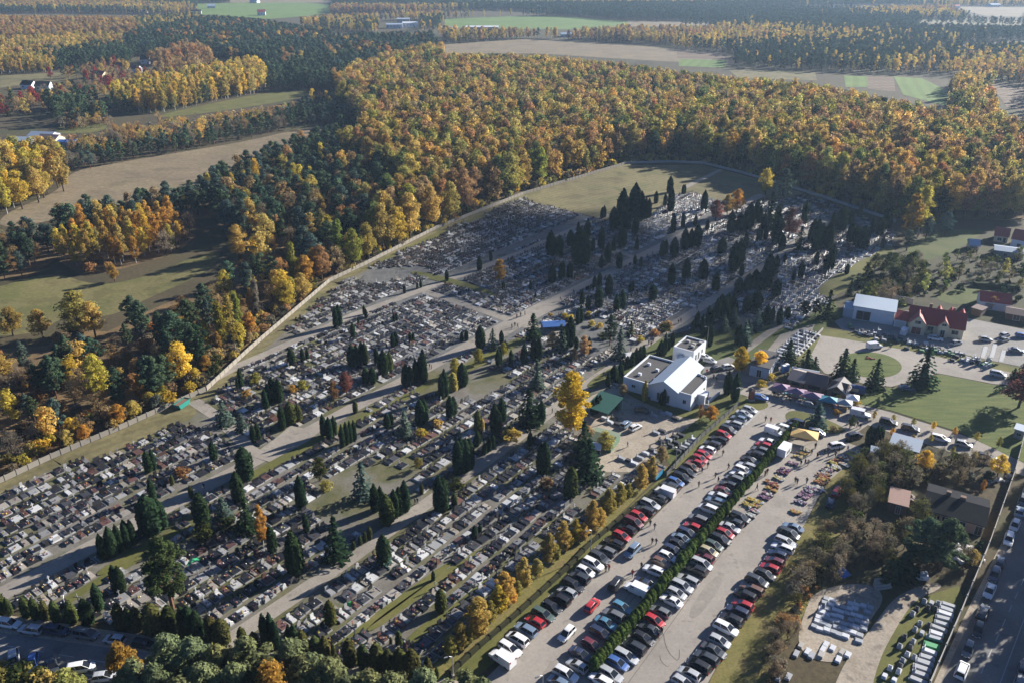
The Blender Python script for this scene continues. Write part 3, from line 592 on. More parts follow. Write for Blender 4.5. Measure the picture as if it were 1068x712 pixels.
# ---------------------------------------------------------------- woods: (phrase, polygon in the photo, spacing, [(kind, share, height, [tints])])
GOLD = ['golden', 'golden', 'olive', 'golden', 'brown', 'olive', 'yellow', 'rust']
REG = [
 ('in the oak wood', [(388, 264), (455, 235), (546, 198), (654, 167), (700, 165), (765, 172), (812, 190), (860, 203), (905, 217), (945, 232), (1000, 228), (1090, 232), (1090, 135), (1040, 122), (1000, 118), (960, 115), (880, 98), (820, 87), (740, 83), (640, 69), (560, 61), (470, 60), (430, 69), (370, 88), (352, 108), (380, 132), (376, 152), (356, 168), (418, 202)], 5.8,
   [('broadleaf_tree', .89, 18, ['golden', 'olive', 'golden', 'olive', 'golden', 'rust', 'golden', 'brown', 'lime', 'brown', 'green']), ('pine_tree', .07, 17, ['pine']), ('bare_tree', .04, 17, ['brown', 'grey'])]),
 ('in the pines by the dry field', [(60, 234), (195, 210), (212, 198), (286, 170), (345, 144), (385, 134), (405, 150), (385, 168), (340, 205), (300, 218), (260, 214), (225, 228), (180, 230), (120, 242), (60, 252)], 6.6,
   [('pine_tree', .84, 12, ['pine', 'pine', 'bluish']), ('broadleaf_tree', .07, 13, ['brown', 'olive', 'brown']), ('birch_tree', .06, 13, ['yellow']), ('bare_tree', .06, 10, ['grey', 'brown'])]),
 ('in the wood by the concrete wall', [(225, 228), (262, 214), (300, 218), (342, 205), (384, 168), (420, 204), (392, 262), (345, 291), (322, 298), (292, 258), (240, 252)], 7.4,
   [('broadleaf_tree', .34, 15, ['golden', 'olive', 'brown', 'brown', 'rust']), ('pine_tree', .44, 15, ['pine', 'pine', 'bluish']), ('bare_tree', .20, 12, ['brown', 'grey']), ('birch_tree', .06, 14, ['pale'])]),
 ('in the birches by the meadow', [(60, 272), (80, 250), (180, 234), (205, 246), (185, 264), (130, 280), (85, 287)], 5.6,
   [('birch_tree', .72, 13, ['yellow', 'golden', 'orange']), ('shrub', .15, 4, ['rust', 'brown']), ('bare_tree', .13, 9, ['grey'])]),
 ('in the pines over the meadow', [(-40, 245), (55, 252), (60, 270), (30, 288), (-40, 300)], 6.5, [('pine_tree', .8, 11, ['pine', 'bluish']), ('bare_tree', .2, 9, ['brown'])]),
 ('in the row crossing the meadow', [(-20, 314), (30, 308), (50, 310), (45, 319), (-20, 328)], 5.2, [('pine_tree', 1, 6.5, ['bluish', 'pine'])]),
 ('in the wood below the meadow', [(-30, 366), (50, 360), (68, 342), (112, 346), (160, 322), (222, 296), (250, 274), (290, 264), (318, 300), (300, 322), (268, 350), (250, 368), (212, 398), (122, 440), (50, 472), (-30, 506)], 5.8,
   [('pine_tree', .30, 11, ['pine', 'pine', 'bluish']), ('bare_tree', .28, 7, ['grey', 'brown']), ('shrub', .22, 4, ['brown', 'grey', 'rust']), ('broadleaf_tree', .10, 12, ['golden', 'yellow']), ('birch_tree', .10, 10, ['orange', 'yellow'])]),
 ('in the golden copse', [(-40, 172), (64, 168), (72, 188), (66, 205), (0, 226), (-40, 238)], 7.5, [('broadleaf_tree', .72, 16, ['golden', 'yellow', 'golden', 'olive']), ('birch_tree', .2, 15, ['yellow']), ('pine_tree', .08, 14, ['pine'])]),
 ('behind the dry field', [(62, 172), (110, 163), (150, 153), (200, 147), (206, 156), (110, 174), (72, 180)], 7, [('pine_tree', .86, 9.5, ['pine', 'bluish']), ('bare_tree', .14, 9, ['grey'])]),
 ('behind the dry field', [(205, 151), (250, 132), (300, 124), (325, 108), (372, 100), (380, 126), (320, 132), (255, 146), (210, 156)], 7, [('pine_tree', .84, 9.5, ['pine', 'pine', 'bluish']), ('birch_tree', .05, 12, ['yellow']), ('bare_tree', .11, 9, ['grey', 'brown'])]),
 ('on the scrubland', [(60, 127), (150, 129), (180, 124), (300, 109), (340, 101), (330, 113), (300, 123), (250, 131), (205, 151), (150, 151), (110, 159), (70, 161), (70, 141)], 5.2, [('shrub', .5, 4.5, ['brown', 'grey', 'rust', 'golden']), ('bare_tree', .40, 7.5, ['grey', 'brown', 'golden']), ('pine_tree', .1, 7, ['pine'])]),
 ('in the birch plantation', [(115, 108), (165, 93), (268, 74), (280, 85), (275, 96), (222, 107), (165, 119), (125, 118)], 5.2, [('birch_tree', .9, 15, ['golden', 'yellow', 'pale']), ('pine_tree', .1, 13, ['pine'])]),
 ('in the pines by the village', [(50, 113), (110, 108), (118, 120), (110, 129), (60, 131)], 6.5, [('pine_tree', .8, 13, ['pine']), ('birch_tree', .2, 12, ['golden'])]),
 ('in the far pine wood', [(278, 79), (345, 67), (350, 92), (335, 94), (278, 96)], 6.5, [('pine_tree', .92, 14, ['pine']), ('birch_tree', .08, 13, ['golden'])]),
 ('in the brown grove by the village', [(158, 67), (205, 53), (225, 63), (215, 73), (165, 80)], 7.5, [('broadleaf_tree', .6, 15, ['rust', 'brown']), ('bare_tree', .4, 13, ['brown', 'golden'])]),
 ('around the village houses', [(-20, 91), (60, 81), (110, 69), (160, 73), (215, 77), (160, 92), (115, 105), (60, 111), (30, 120), (-20, 126)], 9, [('bare_tree', .35, 9, ['brown', 'grey']), ('broadleaf_tree', .25, 10, ['brown', 'golden', 'red']), ('shrub', .25, 4, ['brown', 'mid']), ('pine_tree', .15, 11, ['pine'])]),
 ('in the far birch wood', [(-40, 54), (60, 46), (130, 43), (130, 56), (65, 63), (60, 76), (-40, 80)], 7, [('birch_tree', .8, 14, ['pale', 'golden', 'golden']), ('broadleaf_tree', .2, 15, ['brown'])]),
 ('in the far pine block', [(35, 63), (140, 49), (138, 67), (60, 74)], 6.5, [('pine_tree', 1, 13, ['pine'])]),
 ('in the far brown wood', [(-60, 17), (130, 19), (150, 40), (60, 45), (-60, 52)], 7.5, [('broadleaf_tree', .85, 16, ['brown', 'rust', 'golden', 'brown']), ('bare_tree', .15, 15, ['grey'])]),
 ('behind the big pine wood', [(128, 19), (205, 14), (282, 20), (262, 23), (210, 31), (150, 41)], 7.5, [('birch_tree', .4, 13, ['pale', 'golden']), ('pine_tree', .4, 13, ['pine']), ('bare_tree', .2, 11, ['brown'])]),
 ('in the big pine wood', [(130, 51), (150, 39), (210, 29), (260, 21), (340, 31), (350, 37), (450, 35), (466, 54), (430, 66), (400, 71), (350, 91), (345, 66), (280, 75), (225, 62), (205, 52), (140, 61)], 7, [('pine_tree', .82, 15, ['pine', 'pine', 'bluish']), ('broadleaf_tree', .18, 16, ['rust', 'brown', 'golden'])]),
 ('on the near edge of the big pine wood', [(350, 93), (400, 73), (430, 67), (370, 86), (352, 104)], 7, [('birch_tree', .4, 14, ['golden', 'pale']), ('broadleaf_tree', .6, 15, ['brown', 'golden'])]),
 ('in the plantation by the ploughed field', [(978, 82), (1012, 76), (1046, 108), (1040, 116), (1002, 114)], 5.5, [('birch_tree', 1, 14, ['pale', 'golden', 'golden'])]),
 ('in the gardens', [(876, 312), (905, 287), (935, 272), (965, 276), (962, 300), (940, 318), (905, 318)], 4.0, [('shrub', .45, 3.2, ['mid', 'green', 'khaki', 'dark']), ('bare_tree', .25, 6, ['grey', 'khaki', 'twig']), ('broadleaf_tree', .2, 8, ['mid', 'green', 'khaki']), ('spruce_tree', .10, 6, ['dark'])]),
 ('in the gardens', [(955, 292), (1010, 262), (1075, 270), (1075, 318), (1040, 318), (1032, 300), (965, 312)], 5.0, [('shrub', .62, 2.6, ['mid', 'green', 'khaki', 'dark']), ('bare_tree', .25, 5, ['grey', 'khaki', 'twig']), ('broadleaf_tree', .13, 7, ['mid', 'green', 'olive'])]),
 ('in the car park thicket', [(905, 470), (935, 478), (960, 482), (955, 505), (925, 520), (902, 540), (885, 545), (880, 520), (895, 492)], 3.1, [('bare_tree', .6, 6, ['grey', 'twig', 'khaki', 'khaki']), ('shrub', .4, 3.4, ['mid', 'mid', 'khaki'])]),
 ('in the trees before the cottage', [(930, 560), (960, 548), (965, 565), (955, 590), (930, 600), (905, 590), (915, 572)], 3.3, [('bare_tree', .5, 6, ['twig', 'grey', 'khaki']), ('shrub', .38, 3.2, ['dark', 'mid']), ('pine_tree', .12, 7, ['pine'])]),
 ('in the trees before the cottage', [(965, 556), (1025, 570), (1010, 600), (985, 606), (968, 590)], 4.6, [('shrub', .7, 2.4, ['mid', 'twig', 'dark']), ('bare_tree', .3, 4.5, ['twig'])]),
 ('in the thicket behind the cottage', [(960, 478), (1000, 480), (1030, 487), (1045, 505), (1030, 512), (985, 507), (958, 505)], 3.8, [('bare_tree', .55, 5.5, ['grey', 'twig', 'khaki']), ('shrub', .45, 3, ['mid', 'khaki', 'twig'])]),
 ('in the stone yard thicket', [(880, 548), (905, 545), (925, 575), (900, 592), (862, 605), (848, 612), (855, 585)], 3.2, [('shrub', .55, 2.8, ['twig', 'mid', 'dark']), ('bare_tree', .45, 5, ['grey', 'twig'])]),
 ('on the stone yard verge', [(842, 596), (852, 615), (832, 640), (830, 665), (812, 720), (795, 740), (800, 690), (815, 655)], 2.0, [('shrub', .7, 2.0, ['grey', 'twig', 'rust', 'khaki']), ('bare_tree', .3, 3.5, ['grey', 'twig'])]),
]
TREES = []        # kind, x, y, h, tint, word, phrase
def fillpoly(poly, sp, rng, world=False):
    w = np.array(poly if world else W(poly)); x0, y0 = w.min(0); x1, y1 = w.max(0)
    gx, gy = np.meshgrid(np.arange(x0, x1, sp), np.arange(y0, y1, sp * .9))
    gx[1::2] += sp / 2
    px = gx.ravel() + rng.uniform(-.38, .38, gx.size) * sp; py = gy.ravel() + rng.uniform(-.38, .38, gx.size) * sp
    k = inside(px, py, w); return px[k], py[k]
def lowfreq(x, y, s, seed):
    r = np.random.default_rng(seed); v = 0
    for i in range(7):
        a = r.uniform(0, 6.28); k = s * r.uniform(.6, 1.7); v = v + np.sin((x * math.cos(a) + y * math.sin(a)) * k + r.uniform(0, 6.28))
    return v / 2.6
THIN = ('in the pines by the dry field', 'behind the dry field', 'in the birches by the meadow', 'in the row crossing the meadow', 'in the pines over the meadow', 'in the birch plantation', 'in the golden copse', 'in the car park thicket', 'in the thicket behind the cottage', 'in the trees before the cottage', 'in the stone yard thicket', 'on the stone yard verge', 'in the gardens')
def clear_view(px, py, hs, ph=''):
    """a wood ends where its crowns end in the photo, and no crown stands in front of an open field"""
    ok = np.ones(len(px), bool); thin = ph in THIN
    def at(f_):
        d = py * CT + (H - hs * f_) * ST; return 534 + F * px / d, 356 - F * (py * ST - (H - hs * f_) * CT) / d
    if ph:
        u, v = at(.72); a = np.zeros(len(px), bool)
        for q in REG: a |= inside(u, v, q[1])
        ok &= a | (v < 8) | thin
    for f_ in ((.3,) if thin else (.6, .9)):
        u, v = at(f_)
        for nm_, fp, _ in FIELDS: ok &= ~inside(u, v, fp)
    return ok
for i, (ph, poly, sp, mixs) in enumerate(REG):
    r = np.random.default_rng(500 + i); px, py = fillpoly(poly, sp, r)
    cum = np.cumsum([m[1] for m in mixs]); cum = cum / cum[-1]
    kk = np.searchsorted(cum, np.clip(r.uniform(0, 1, len(px)) * .75 + .25 * (.5 + .5 * np.tanh(lowfreq(px, py, .03, i))), 0, .999))
    hs = np.array([mixs[k][2] for k in kk]) * r.uniform(.72, 1.25, len(px)) if len(px) else np.zeros(0)
    seen = clear_view(px, py, hs, ph)
    for x, y, k, h, s_ in zip(px, py, kk, hs, seen):
        if not s_: continue
        kd, _, _, tn = mixs[k]; w = tn[int(r.integers(len(tn)))]
        TREES.append((kd, x, y, h, jit(TINT[w]), w, ph))
# undergrowth against the outside of the concrete wall and under the oak edge
r = np.random.default_rng(61)
for pts, ph_, side in ((FENCE_L, 'against the concrete wall', 1), (FENCE_B, 'under the oak edge', 1)):
    w_ = W(pts)
    for (ax, ay), (bx, by) in zip(w_[:-1], w_[1:]):
        L = math.hypot(bx - ax, by - ay); nx, ny = -(by - ay) / L, (bx - ax) / L
        for t in np.arange(0, L, 1.5):
            o_ = r.uniform(1.6, 9.0); c_ = ['brown', 'golden', 'olive', 'grey', 'mid', 'twig', 'yellow'][int(r.integers(7))]
            TREES.append(('shrub', ax + (bx - ax) * t / L + nx * o_, ay + (by - ay) * t / L + ny * o_, r.uniform(2.2, 4.6), jit(TINT[c_]), c_, ph_))
# everything beyond: bands of pine, birch and brown wood with clearings
r = np.random.default_rng(77)
far = [(-90, -6), (1160, -6), (1160, 135), (1046, 118), (1000, 78), (975, 78), (880, 76), (760, 70), (700, 48), (560, 40), (468, 46), (455, 34), (350, 34), (262, 18), (130, 15), (-90, 15)]
BLOCK = [W(f[1]) for f in FIELDS] + [W(x) for x in ([(395, 22), (440, 22), (440, 34), (395, 34)], [(460, 24), (525, 24), (525, 36), (460, 36)], [(586, 33), (606, 33), (606, 41), (586, 41)])] + [W(rg[1]) for rg in REG[:22]]
px, py = fillpoly(far, 9.0, r)
ok = np.ones(len(px), bool)
for b in BLOCK: ok &= ~inside(px, py, b)
n1 = lowfreq(px * .35, py, .016, 3); n2 = lowfreq(px * .5, py, .011, 5)
ok &= ~((n2 > .38) & (py > 1050)); ok &= py < 2700; ok &= clear_view(px, py, np.full(len(px), 13.0))
u_ = np.array([Q(a, b)[1] for a, b in zip(px, py)])
for x, y, a, b, o, vv in zip(px, py, n1, n2, ok, u_):
    if not o: continue
    t = a + r.normal(0, .25)
    if t < .25: kd, h, tn = 'pine_tree', 14, ['pine', 'pine', 'bluish']
    elif t < .75: kd, h, tn = 'birch_tree', 14, ['pale', 'golden', 'golden', 'yellow']
    else: kd, h, tn = 'broadleaf_tree', 15, ['brown', 'rust', 'golden', 'grey']
    w = tn[int(r.integers(len(tn)))]; TREES.append((kd, x, y, h * r.uniform(.8, 1.15), jit(TINT[w]), w, 'in the far woods'))
LIT = [W(rg[1]) for rg in REG[:7]]
for k_, q_ in enumerate(LIT): sheet('forest_floor', q_, 0.012 + .001 * k_, M_LITTER, True)

# the largest in view become trees of their own, the rest one mass per kind
by = {}
for t in TREES: by.setdefault(t[0], []).append(t)
QUOTA = {'broadleaf_tree': 285, 'pine_tree': 270, 'birch_tree': 200, 'shrub': 230, 'bare_tree': 220, 'spruce_tree': 40, 'poplar_tree': 10}
FARC = {}
def far_collection(kind):
    c = bpy.data.collections.new('source_' + kind)
    for j in range(4):
        h0, tm, cm = make(kind, 9000 + j * 7 + KINDS.index(kind), True)
        nv = len(tm.vertices); V = np.array([v.co[:] for v in tm.vertices] + [v.co[:] for v in cm.vertices])
        tf = [tuple(p.vertices) for p in tm.polygons]; tf = [f if len(f) == 4 else (f + f[:1] if len(f) == 3 else f[:4]) for f in tf]
        cf = [tuple(i + nv for i in p.vertices) for p in cm.polygons]
        lv = [.5] * len(tf) + [a.value for a in cm.attributes['lv'].data]
        me = np_mesh('%s_form_%d' % (kind, j), V, np.array(tf + cf), [tm.materials[0], cm.materials[0]], [0] * len(tf) + [1] * len(cf), [('lv', 'FLOAT', lv)])
        c.objects.link(bpy.data.objects.new('%s_form_%d' % (kind, j), me))
    return c, h0
def mass(name, kind, rows):
    c, h0 = far_collection(kind); n = len(rows)
    me = bpy.data.meshes.new(name); me.vertices.add(n)
    me.vertices.foreach_set('co', np.array([(t[1], t[2], 0) for t in rows], np.float32).ravel())
    def at(nm, ty, arr, key): a = me.attributes.new(nm, ty, 'POINT'); a.data.foreach_set(key, np.ascontiguousarray(arr, np.float32 if ty != 'INT' else np.int32).ravel())
    at('rot', 'FLOAT_VECTOR', np.array([(0, 0, RNG.uniform(0, 6.28)) for _ in rows]), 'vector')
    at('scl', 'FLOAT_VECTOR', np.array([[t[3] / h0 * RNG.uniform(.9, 1.15) * (.90 if t[6:7] == ('in the oak wood',) else 1)] * 2 + [t[3] / h0] for t in rows]), 'vector')
    at('tint', 'FLOAT_VECTOR', np.array([t[4] for t in rows]), 'vector'); at('pick', 'INT', RNG.integers(0, 4, n), 'value')
    g = bpy.data.node_groups.new(name, 'GeometryNodeTree'); g.interface.new_socket('Geometry', in_out='INPUT', socket_type='NodeSocketGeometry'); g.interface.new_socket('Geometry', in_out='OUTPUT', socket_type='NodeSocketGeometry')
    gi, go = g.nodes.new('NodeGroupInput'), g.nodes.new('NodeGroupOutput'); ip = g.nodes.new('GeometryNodeInstanceOnPoints'); ci = g.nodes.new('GeometryNodeCollectionInfo')
    ci.inputs['Collection'].default_value = c; ci.inputs['Separate Children'].default_value = True; ci.inputs['Reset Children'].default_value = True
    ip.inputs['Pick Instance'].default_value = True
    def na(nm, ty, sock): a = g.nodes.new('GeometryNodeInputNamedAttribute'); a.data_type = ty; a.inputs['Name'].default_value = nm; g.links.new(a.outputs['Attribute'], ip.inputs[sock])
    na('rot', 'FLOAT_VECTOR', 'Rotation'); na('scl', 'FLOAT_VECTOR', 'Scale'); na('pick', 'INT', 'Instance Index')
    g.links.new(gi.outputs[0], ip.inputs['Points']); g.links.new(ci.outputs[0], ip.inputs['Instance']); g.links.new(ip.outputs[0], go.inputs[0])
    o = structure(name, me, 'stuff'); o.modifiers.new('scatter', 'NODES').node_group = g
    return o
MASSNAME = {'broadleaf_tree': 'broadleaf_wood', 'pine_tree': 'pine_wood', 'birch_tree': 'birch_wood', 'shrub': 'scrub', 'bare_tree': 'bare_wood'}
for kd, rows in by.items():
    def size(t):
        u, v = Q(t[1], t[2]); ut, vt = Q(t[1], t[2], t[3])
        return (v - vt) if -12 < u < 1080 and v < 735 and vt < 705 else 0
    rows.sort(key=size, reverse=True); q = QUOTA[kd]
    own = [t for t in rows[:q] if size(t) > 0]; rest = rows[len(own):]
    pts = np.array([(t[1], t[2]) for t in rows])
    for t in own:
        d = np.hypot(pts[:, 0] - t[1], pts[:, 1] - t[2])
        w = WORD[t[5]]; tree(kd, t[1], t[2], t[3], t[4], f'{sizeword(t[3], PROTO[kd][0][0])}{w} {NOUN[kd][0]} {t[6]}', 'trees ' + t[6] if kd != 'shrub' else 'bushes ' + t[6], .9 if t[6] == 'in the oak wood' else 1.0)
    if rest: mass(MASSNAME.get(kd, kd), kd, rest)
print('TREES', {k: len(v) for k, v in by.items()})
# ---------------------------------------------------------------- trees read one by one from the photo: base u, base v, height px, tint, width
T = 'thuja_tree'
place(T, [(155.7, 492, 20), (160, 521, 20), (108.9, 583, 23), (118.6, 579, 26), (133.8, 568, 23), (140, 567, 22), (158.4, 556, 35, 'dark', 1.7), (170, 551, 27), (249.4, 522.5, 27, 'dark', 1.2), (257, 499, 29, 'dark', 1.7), (104.5, 635.5, 30, 'dark', 1.2), (123, 617, 24), (128, 617, 23),
          (251.4, 400.3, 15), (286, 419, 23, 'dark', 1.2), (292, 419, 22), (277.5, 425.6, 18), (265, 461, 17), (269.5, 459, 17), (295, 447.5, 22), (303.7, 441, 20, 'mid', 1.6), (312, 439, 16, 'mid', 1.3), (223.6, 479.5, 17, 'dark', 1.3), (304.5, 380, 15, 'dark', 1.5), (316, 377, 13), (200, 519, 12, 'mid', 1.6), (180, 505, 9, 'mid', 1.6), (252, 404, 15)],
      'among graves by the concrete wall', 'thujas in the wall side section')
place(T, [(212.3, 549.5, 31, 'dark', 1.45), (315, 529, 29, 'dark', 1.0), (320, 554.6, 17), (308.4, 598, 38, 'dark', 1.1), (312, 596, 33), (284.8, 575, 23, 'dark', 1.2), (285, 672, 36, 'dark', .95), (257, 491, 20, 'dark', 1.6), (338, 454, 20), (344, 457, 20), (357.6, 466, 21, 'dark', .8), (362, 463.5, 21, 'dark', .8), (366, 461, 20, 'dark', .8), (370, 459, 19, 'dark', .8), (391.7, 532.7, 25), (404, 546, 27, 'mid', 1.4), (412, 539, 25), (417, 536, 25), (423, 532.7, 28), (401, 542, 25),
          (376, 568, 9, 'mid'), (381, 565, 10, 'mid'), (386, 562, 12, 'mid', 1.3), (424, 402, 20, 'dark', 1.5), (428, 400, 17, 'mid', 1.4), (434, 398, 22, 'dark', .8), (438, 397, 22, 'dark', .8), (442, 398, 30, 'dark', .9), (463.8, 414, 26), (482.3, 402.4, 22, 'dark', 1.3), (473, 407, 17, 'olive', 1.6), (438.5, 443, 24, 'dark', 1.2), (469.7, 436, 21, 'dark', 1.2), (404, 446, 14, 'dark', 1.3), (498.3, 449.6, 20, 'mid', 1.1), (503, 449, 12, 'golden', 1.6), (516, 451, 27), (520, 449, 19, 'dark', 1.1), (523.6, 439.4, 22, 'dark', 1.2), (519.4, 380.5, 15), (527, 368, 12), (556.7, 376.3, 22), (561.7, 376, 22), (546.6, 380, 20), (533, 380, 14),
          (478, 494, 32), (481, 492, 33), (486, 491, 30), (490, 489, 28), (564.6, 440, 20, 'dark', 1.2), (528, 459, 10, 'mid', 2), (532, 456, 12, 'mid', 1.8), (498, 465, 14), (510, 470, 13), (514, 467, 13), (440, 515, 10, 'mid', 1.8), (552, 465, 12, 'dark', .9), (500, 462, 10), (371, 430, 12, 'mid', 1.6), (560, 437, 16), (594.6, 361, 28), (590, 363, 22), (614, 368, 15), (601, 364, 12), (618, 432, 14, 'dark', 1.2), (622, 430, 16, 'dark', 1.2)],
      'among graves between the long paths', 'thujas between the long paths')
place(T, [(401, 588, 27, 'dark', 1.2), (458.5, 532.7, 32), (463, 531, 30), (460, 637, 25, 'mid', 1.9), (495, 561, 12), (595, 517.5, 27, 'mid', 1.4), (568, 494, 30), (564, 494, 28), (416.4, 674, 18, 'mid', 1.6), (408, 672, 9, 'mid', 1.6), (345.5, 650.6, 27, 'mid', 1.7), (474, 528, 13, 'mid', 1.8), (553, 463, 12), (463, 533, 20), (452, 605, 9)],
      'among graves by the car park', 'thujas in the car park side section')
place(T, [(367.7, 381, 20, 'dark', 1.3), (373, 381, 17), (378, 380.5, 22, 'dark', .9), (381.5, 380, 21, 'mid', .8), (393, 380, 16), (400.5, 390.5, 23, 'dark', 1.3), (406.5, 387, 18, 'mid', 1.2), (382, 399, 15, 'dark', 1.4), (389, 400, 16, 'dark', 1.4), (413, 360, 13, 'dark', 1.2), (428, 357, 10), (368.6, 352, 14, 'dark', 1.1), (354, 340, 20, 'dark', 1.1), (374, 338, 7), (380, 328, 9, 'mid', 1.4), (382, 332, 9), (411, 336, 8), (422, 306, 8, 'dark', 1.4), (481.5, 356, 9), (486.5, 355, 10), (439, 300, 7), (500, 282, 13, 'dark', 1.1), (512, 272, 9, 'dark', 2), (553.3, 302, 8, 'dark', 1.5), (558.4, 312, 7), (576, 294.6, 17, 'dark', 1.1), (587, 288.7, 14), (594, 289.5, 14, 'dark', 1.4), (525, 302, 8), (466, 293, 10, 'dark', 1.8), (501, 363, 21, 'dark', 1.4), (523, 357.8, 12, 'dark', 1.4)],
      'among graves by the upper path', 'thujas between main and upper path')
place(T, [(574.5, 266, 22, 'dark', 1.3), (583, 268, 20, 'dark', 1.3), (594.8, 257, 15, 'dark', 1.5), (604, 276, 33, 'dark', 1.4), (609, 275, 28, 'dark', 1.4), (612.5, 247.6, 17), (603, 242.6, 10, 'dark', 1.6), (618.4, 262.8, 13), (626.8, 259.4, 20, 'dark', 1.1), (630, 227, 11), (633.5, 273, 17, 'dark', 1.2), (634, 274, 18), (639.5, 239, 20, 'dark', 1.4), (645.3, 278, 13, 'dark', 1.4), (648.7, 237.5, 35, 'dark', 1.1), (648.7, 257.8, 20, 'dark', 1.2), (661.4, 227, 31, 'dark', 1.15), (662.2, 244.3, 16, 'dark', 1.4), (664, 261, 12), (668, 227, 24), (673, 227, 18), (676, 228, 18), (684, 212, 11, 'dark', 1.9), (693.4, 215.6, 12, 'dark', 1.2), (698.4, 201, 15, 'dark', 1.3), (699.3, 220.7, 22), (701.8, 242.6, 17), (712, 237.5, 14), (713.6, 261, 20, 'dark', 1.2), (690, 266, 13), (694, 266, 14), (702.6, 268, 18, 'dark', 1.4), (662, 276, 9, 'dark', 1.8), (668, 279, 10), (627, 280, 12), (646, 280, 15, 'dark', 1.2), (734, 219, 18), (737.3, 240, 10), (726.4, 257.8, 21, 'dark', 1.3), (720, 259, 18), (712, 203, 9), (640, 262, 12), (655, 240, 17), (725, 236, 11)],
      'in the old upper section', 'thujas in the old upper section')
place(T, [(761.7, 242.6, 20, 'dark', 1.1), (771, 241, 17, 'dark', 1.3), (780.3, 239, 24, 'dark', 1.2), (788, 231, 20), (792, 233, 16), (790.4, 252, 14), (811.5, 228, 14, 'dark', 1.3), (809, 252.7, 27, 'dark', 1.3), (752.5, 264.5, 15, 'dark', 1.6), (777, 259.4, 15), (765, 280, 24, 'dark', 1.3), (771, 274.6, 22, 'dark', 1.3), (815, 261, 15, 'dark', 1.3), (838.4, 232.5, 20, 'dark', 1.1), (850, 261, 28, 'dark', 1.1), (855, 258, 22, 'dark', 1.3), (862.6, 259, 24, 'dark', 1.3), (851, 276, 13, 'dark', 1.2), (867.6, 271, 14, 'dark', 1.5), (864, 281, 15, 'dark', 2.1), (834.8, 289.6, 15, 'dark', 1.2), (827, 293, 11), (876, 240.7, 22, 'dark', 1.5), (885.3, 234, 14, 'dark', 1.4), (897, 224, 11, 'dark', 1.6), (886, 252.5, 18, 'dark', 1.3), (898, 259, 20, 'dark', 2), (892, 255, 17, 'dark', 1.3), (916.5, 245.7, 16, 'dark', 1.5), (924, 239, 18, 'dark', 1.3), (920, 259, 11), (882.8, 286, 10, 'dark', 1.7), (802, 284.5, 17, 'dark', 1.5), (809, 282, 14, 'dark', 1.3), (801, 300, 15, 'dark', 1.4), (818, 274.6, 9), (910, 240, 12), (868, 236, 13), (846, 252, 20), (783, 237, 15), (796, 240, 16), (798, 250, 14)],
      'in the old section by the wood', 'thujas in the old section by the wood')
place(T, [(690.6, 267, 14), (699.8, 296.4, 19, 'dark', 1.2), (715, 291, 19, 'dark', 1.2), (732.7, 291, 18, 'dark', 1.6), (746, 303, 16, 'dark', 1.6), (659.4, 304, 10), (680.5, 312.4, 14, 'dark', 2), (764.7, 283, 20, 'dark', 1.4), (773, 288, 12, 'dark', 2), (780, 302, 15, 'dark', 1.3), (770, 305.6, 14, 'dark', 2), (800, 292, 24, 'dark', 1.3), (806, 288, 16), (809.4, 307.3, 14, 'dark', 1.9), (786.6, 300.6, 17, 'dark', 1.6), (793, 302, 18, 'dark', 1.5), (620, 302, 13), (625, 299, 13), (634.7, 307, 18, 'dark', 1.1), (624, 320.7, 20, 'dark', 1.3), (607, 317, 13, 'dark', 1.4), (613, 322, 13, 'dark', 1.3), (605.6, 336.7, 17, 'dark', .9), (642.6, 325, 17), (648.5, 322.4, 18, 'dark', 1.2), (645, 324, 16), (752, 322, 14, 'dark', 1.4), (788, 322, 18, 'dark', 2), (778, 325, 15, 'dark', 1.7)],
      'among graves uphill of the chapel', 'thujas uphill of the chapel')
place(T, [(726.8, 341, 15), (731.9, 344.4, 15), (737.8, 339.3, 18), (742.8, 337.6, 15), (747, 332.6, 20), (752, 330, 18), (755.6, 335, 22), (758, 328, 20), (763, 326, 18), (767, 331, 14), (739.4, 361, 21, 'dark', .9), (733, 352, 14), (768, 359.5, 18, 'dark', .9), (777, 364.6, 12), (793.4, 341, 14), (799, 337.6, 18, 'dark', 1.2), (812, 339, 17, 'dark', 1.1), (805, 335, 14), (820, 333, 12), (759, 339, 16), (722, 346, 11)],
      'in the garden by the annexe', 'thujas in the garden by the annexe')
place(T, [(650, 385.7, 10), (654, 384, 12), (658.8, 382.4, 14), (663, 379, 15), (667, 378, 15), (670.6, 374, 13), (686, 370, 9), (689, 369, 13), (693, 370.5, 21, 'dark', .7), (696.7, 365.5, 14), (701, 360.5, 13), (758, 411, 22, 'dark', 1.0), (765.8, 417.8, 26, 'dark', 1.0), (691.6, 419.4, 15), (695, 420, 17), (700, 420, 14), (672, 419, 20, 'pale', 1.0), (647, 392, 13, 'dark', 1.3), (640, 398, 16, 'dark', 1.5), (634, 402, 12, 'dark', 1.6)],
      'close to the chapel walls', 'thujas along the chapel')
place(T, [(908, 466, 17, 'dark', 1.3), (912, 465, 19, 'dark', 1.2), (905, 463, 17, 'dark', 1.2), (916, 464, 17, 'dark', 1.2)], 'in the clump by the kiosk', 'clump of thujas by the silver kiosk')
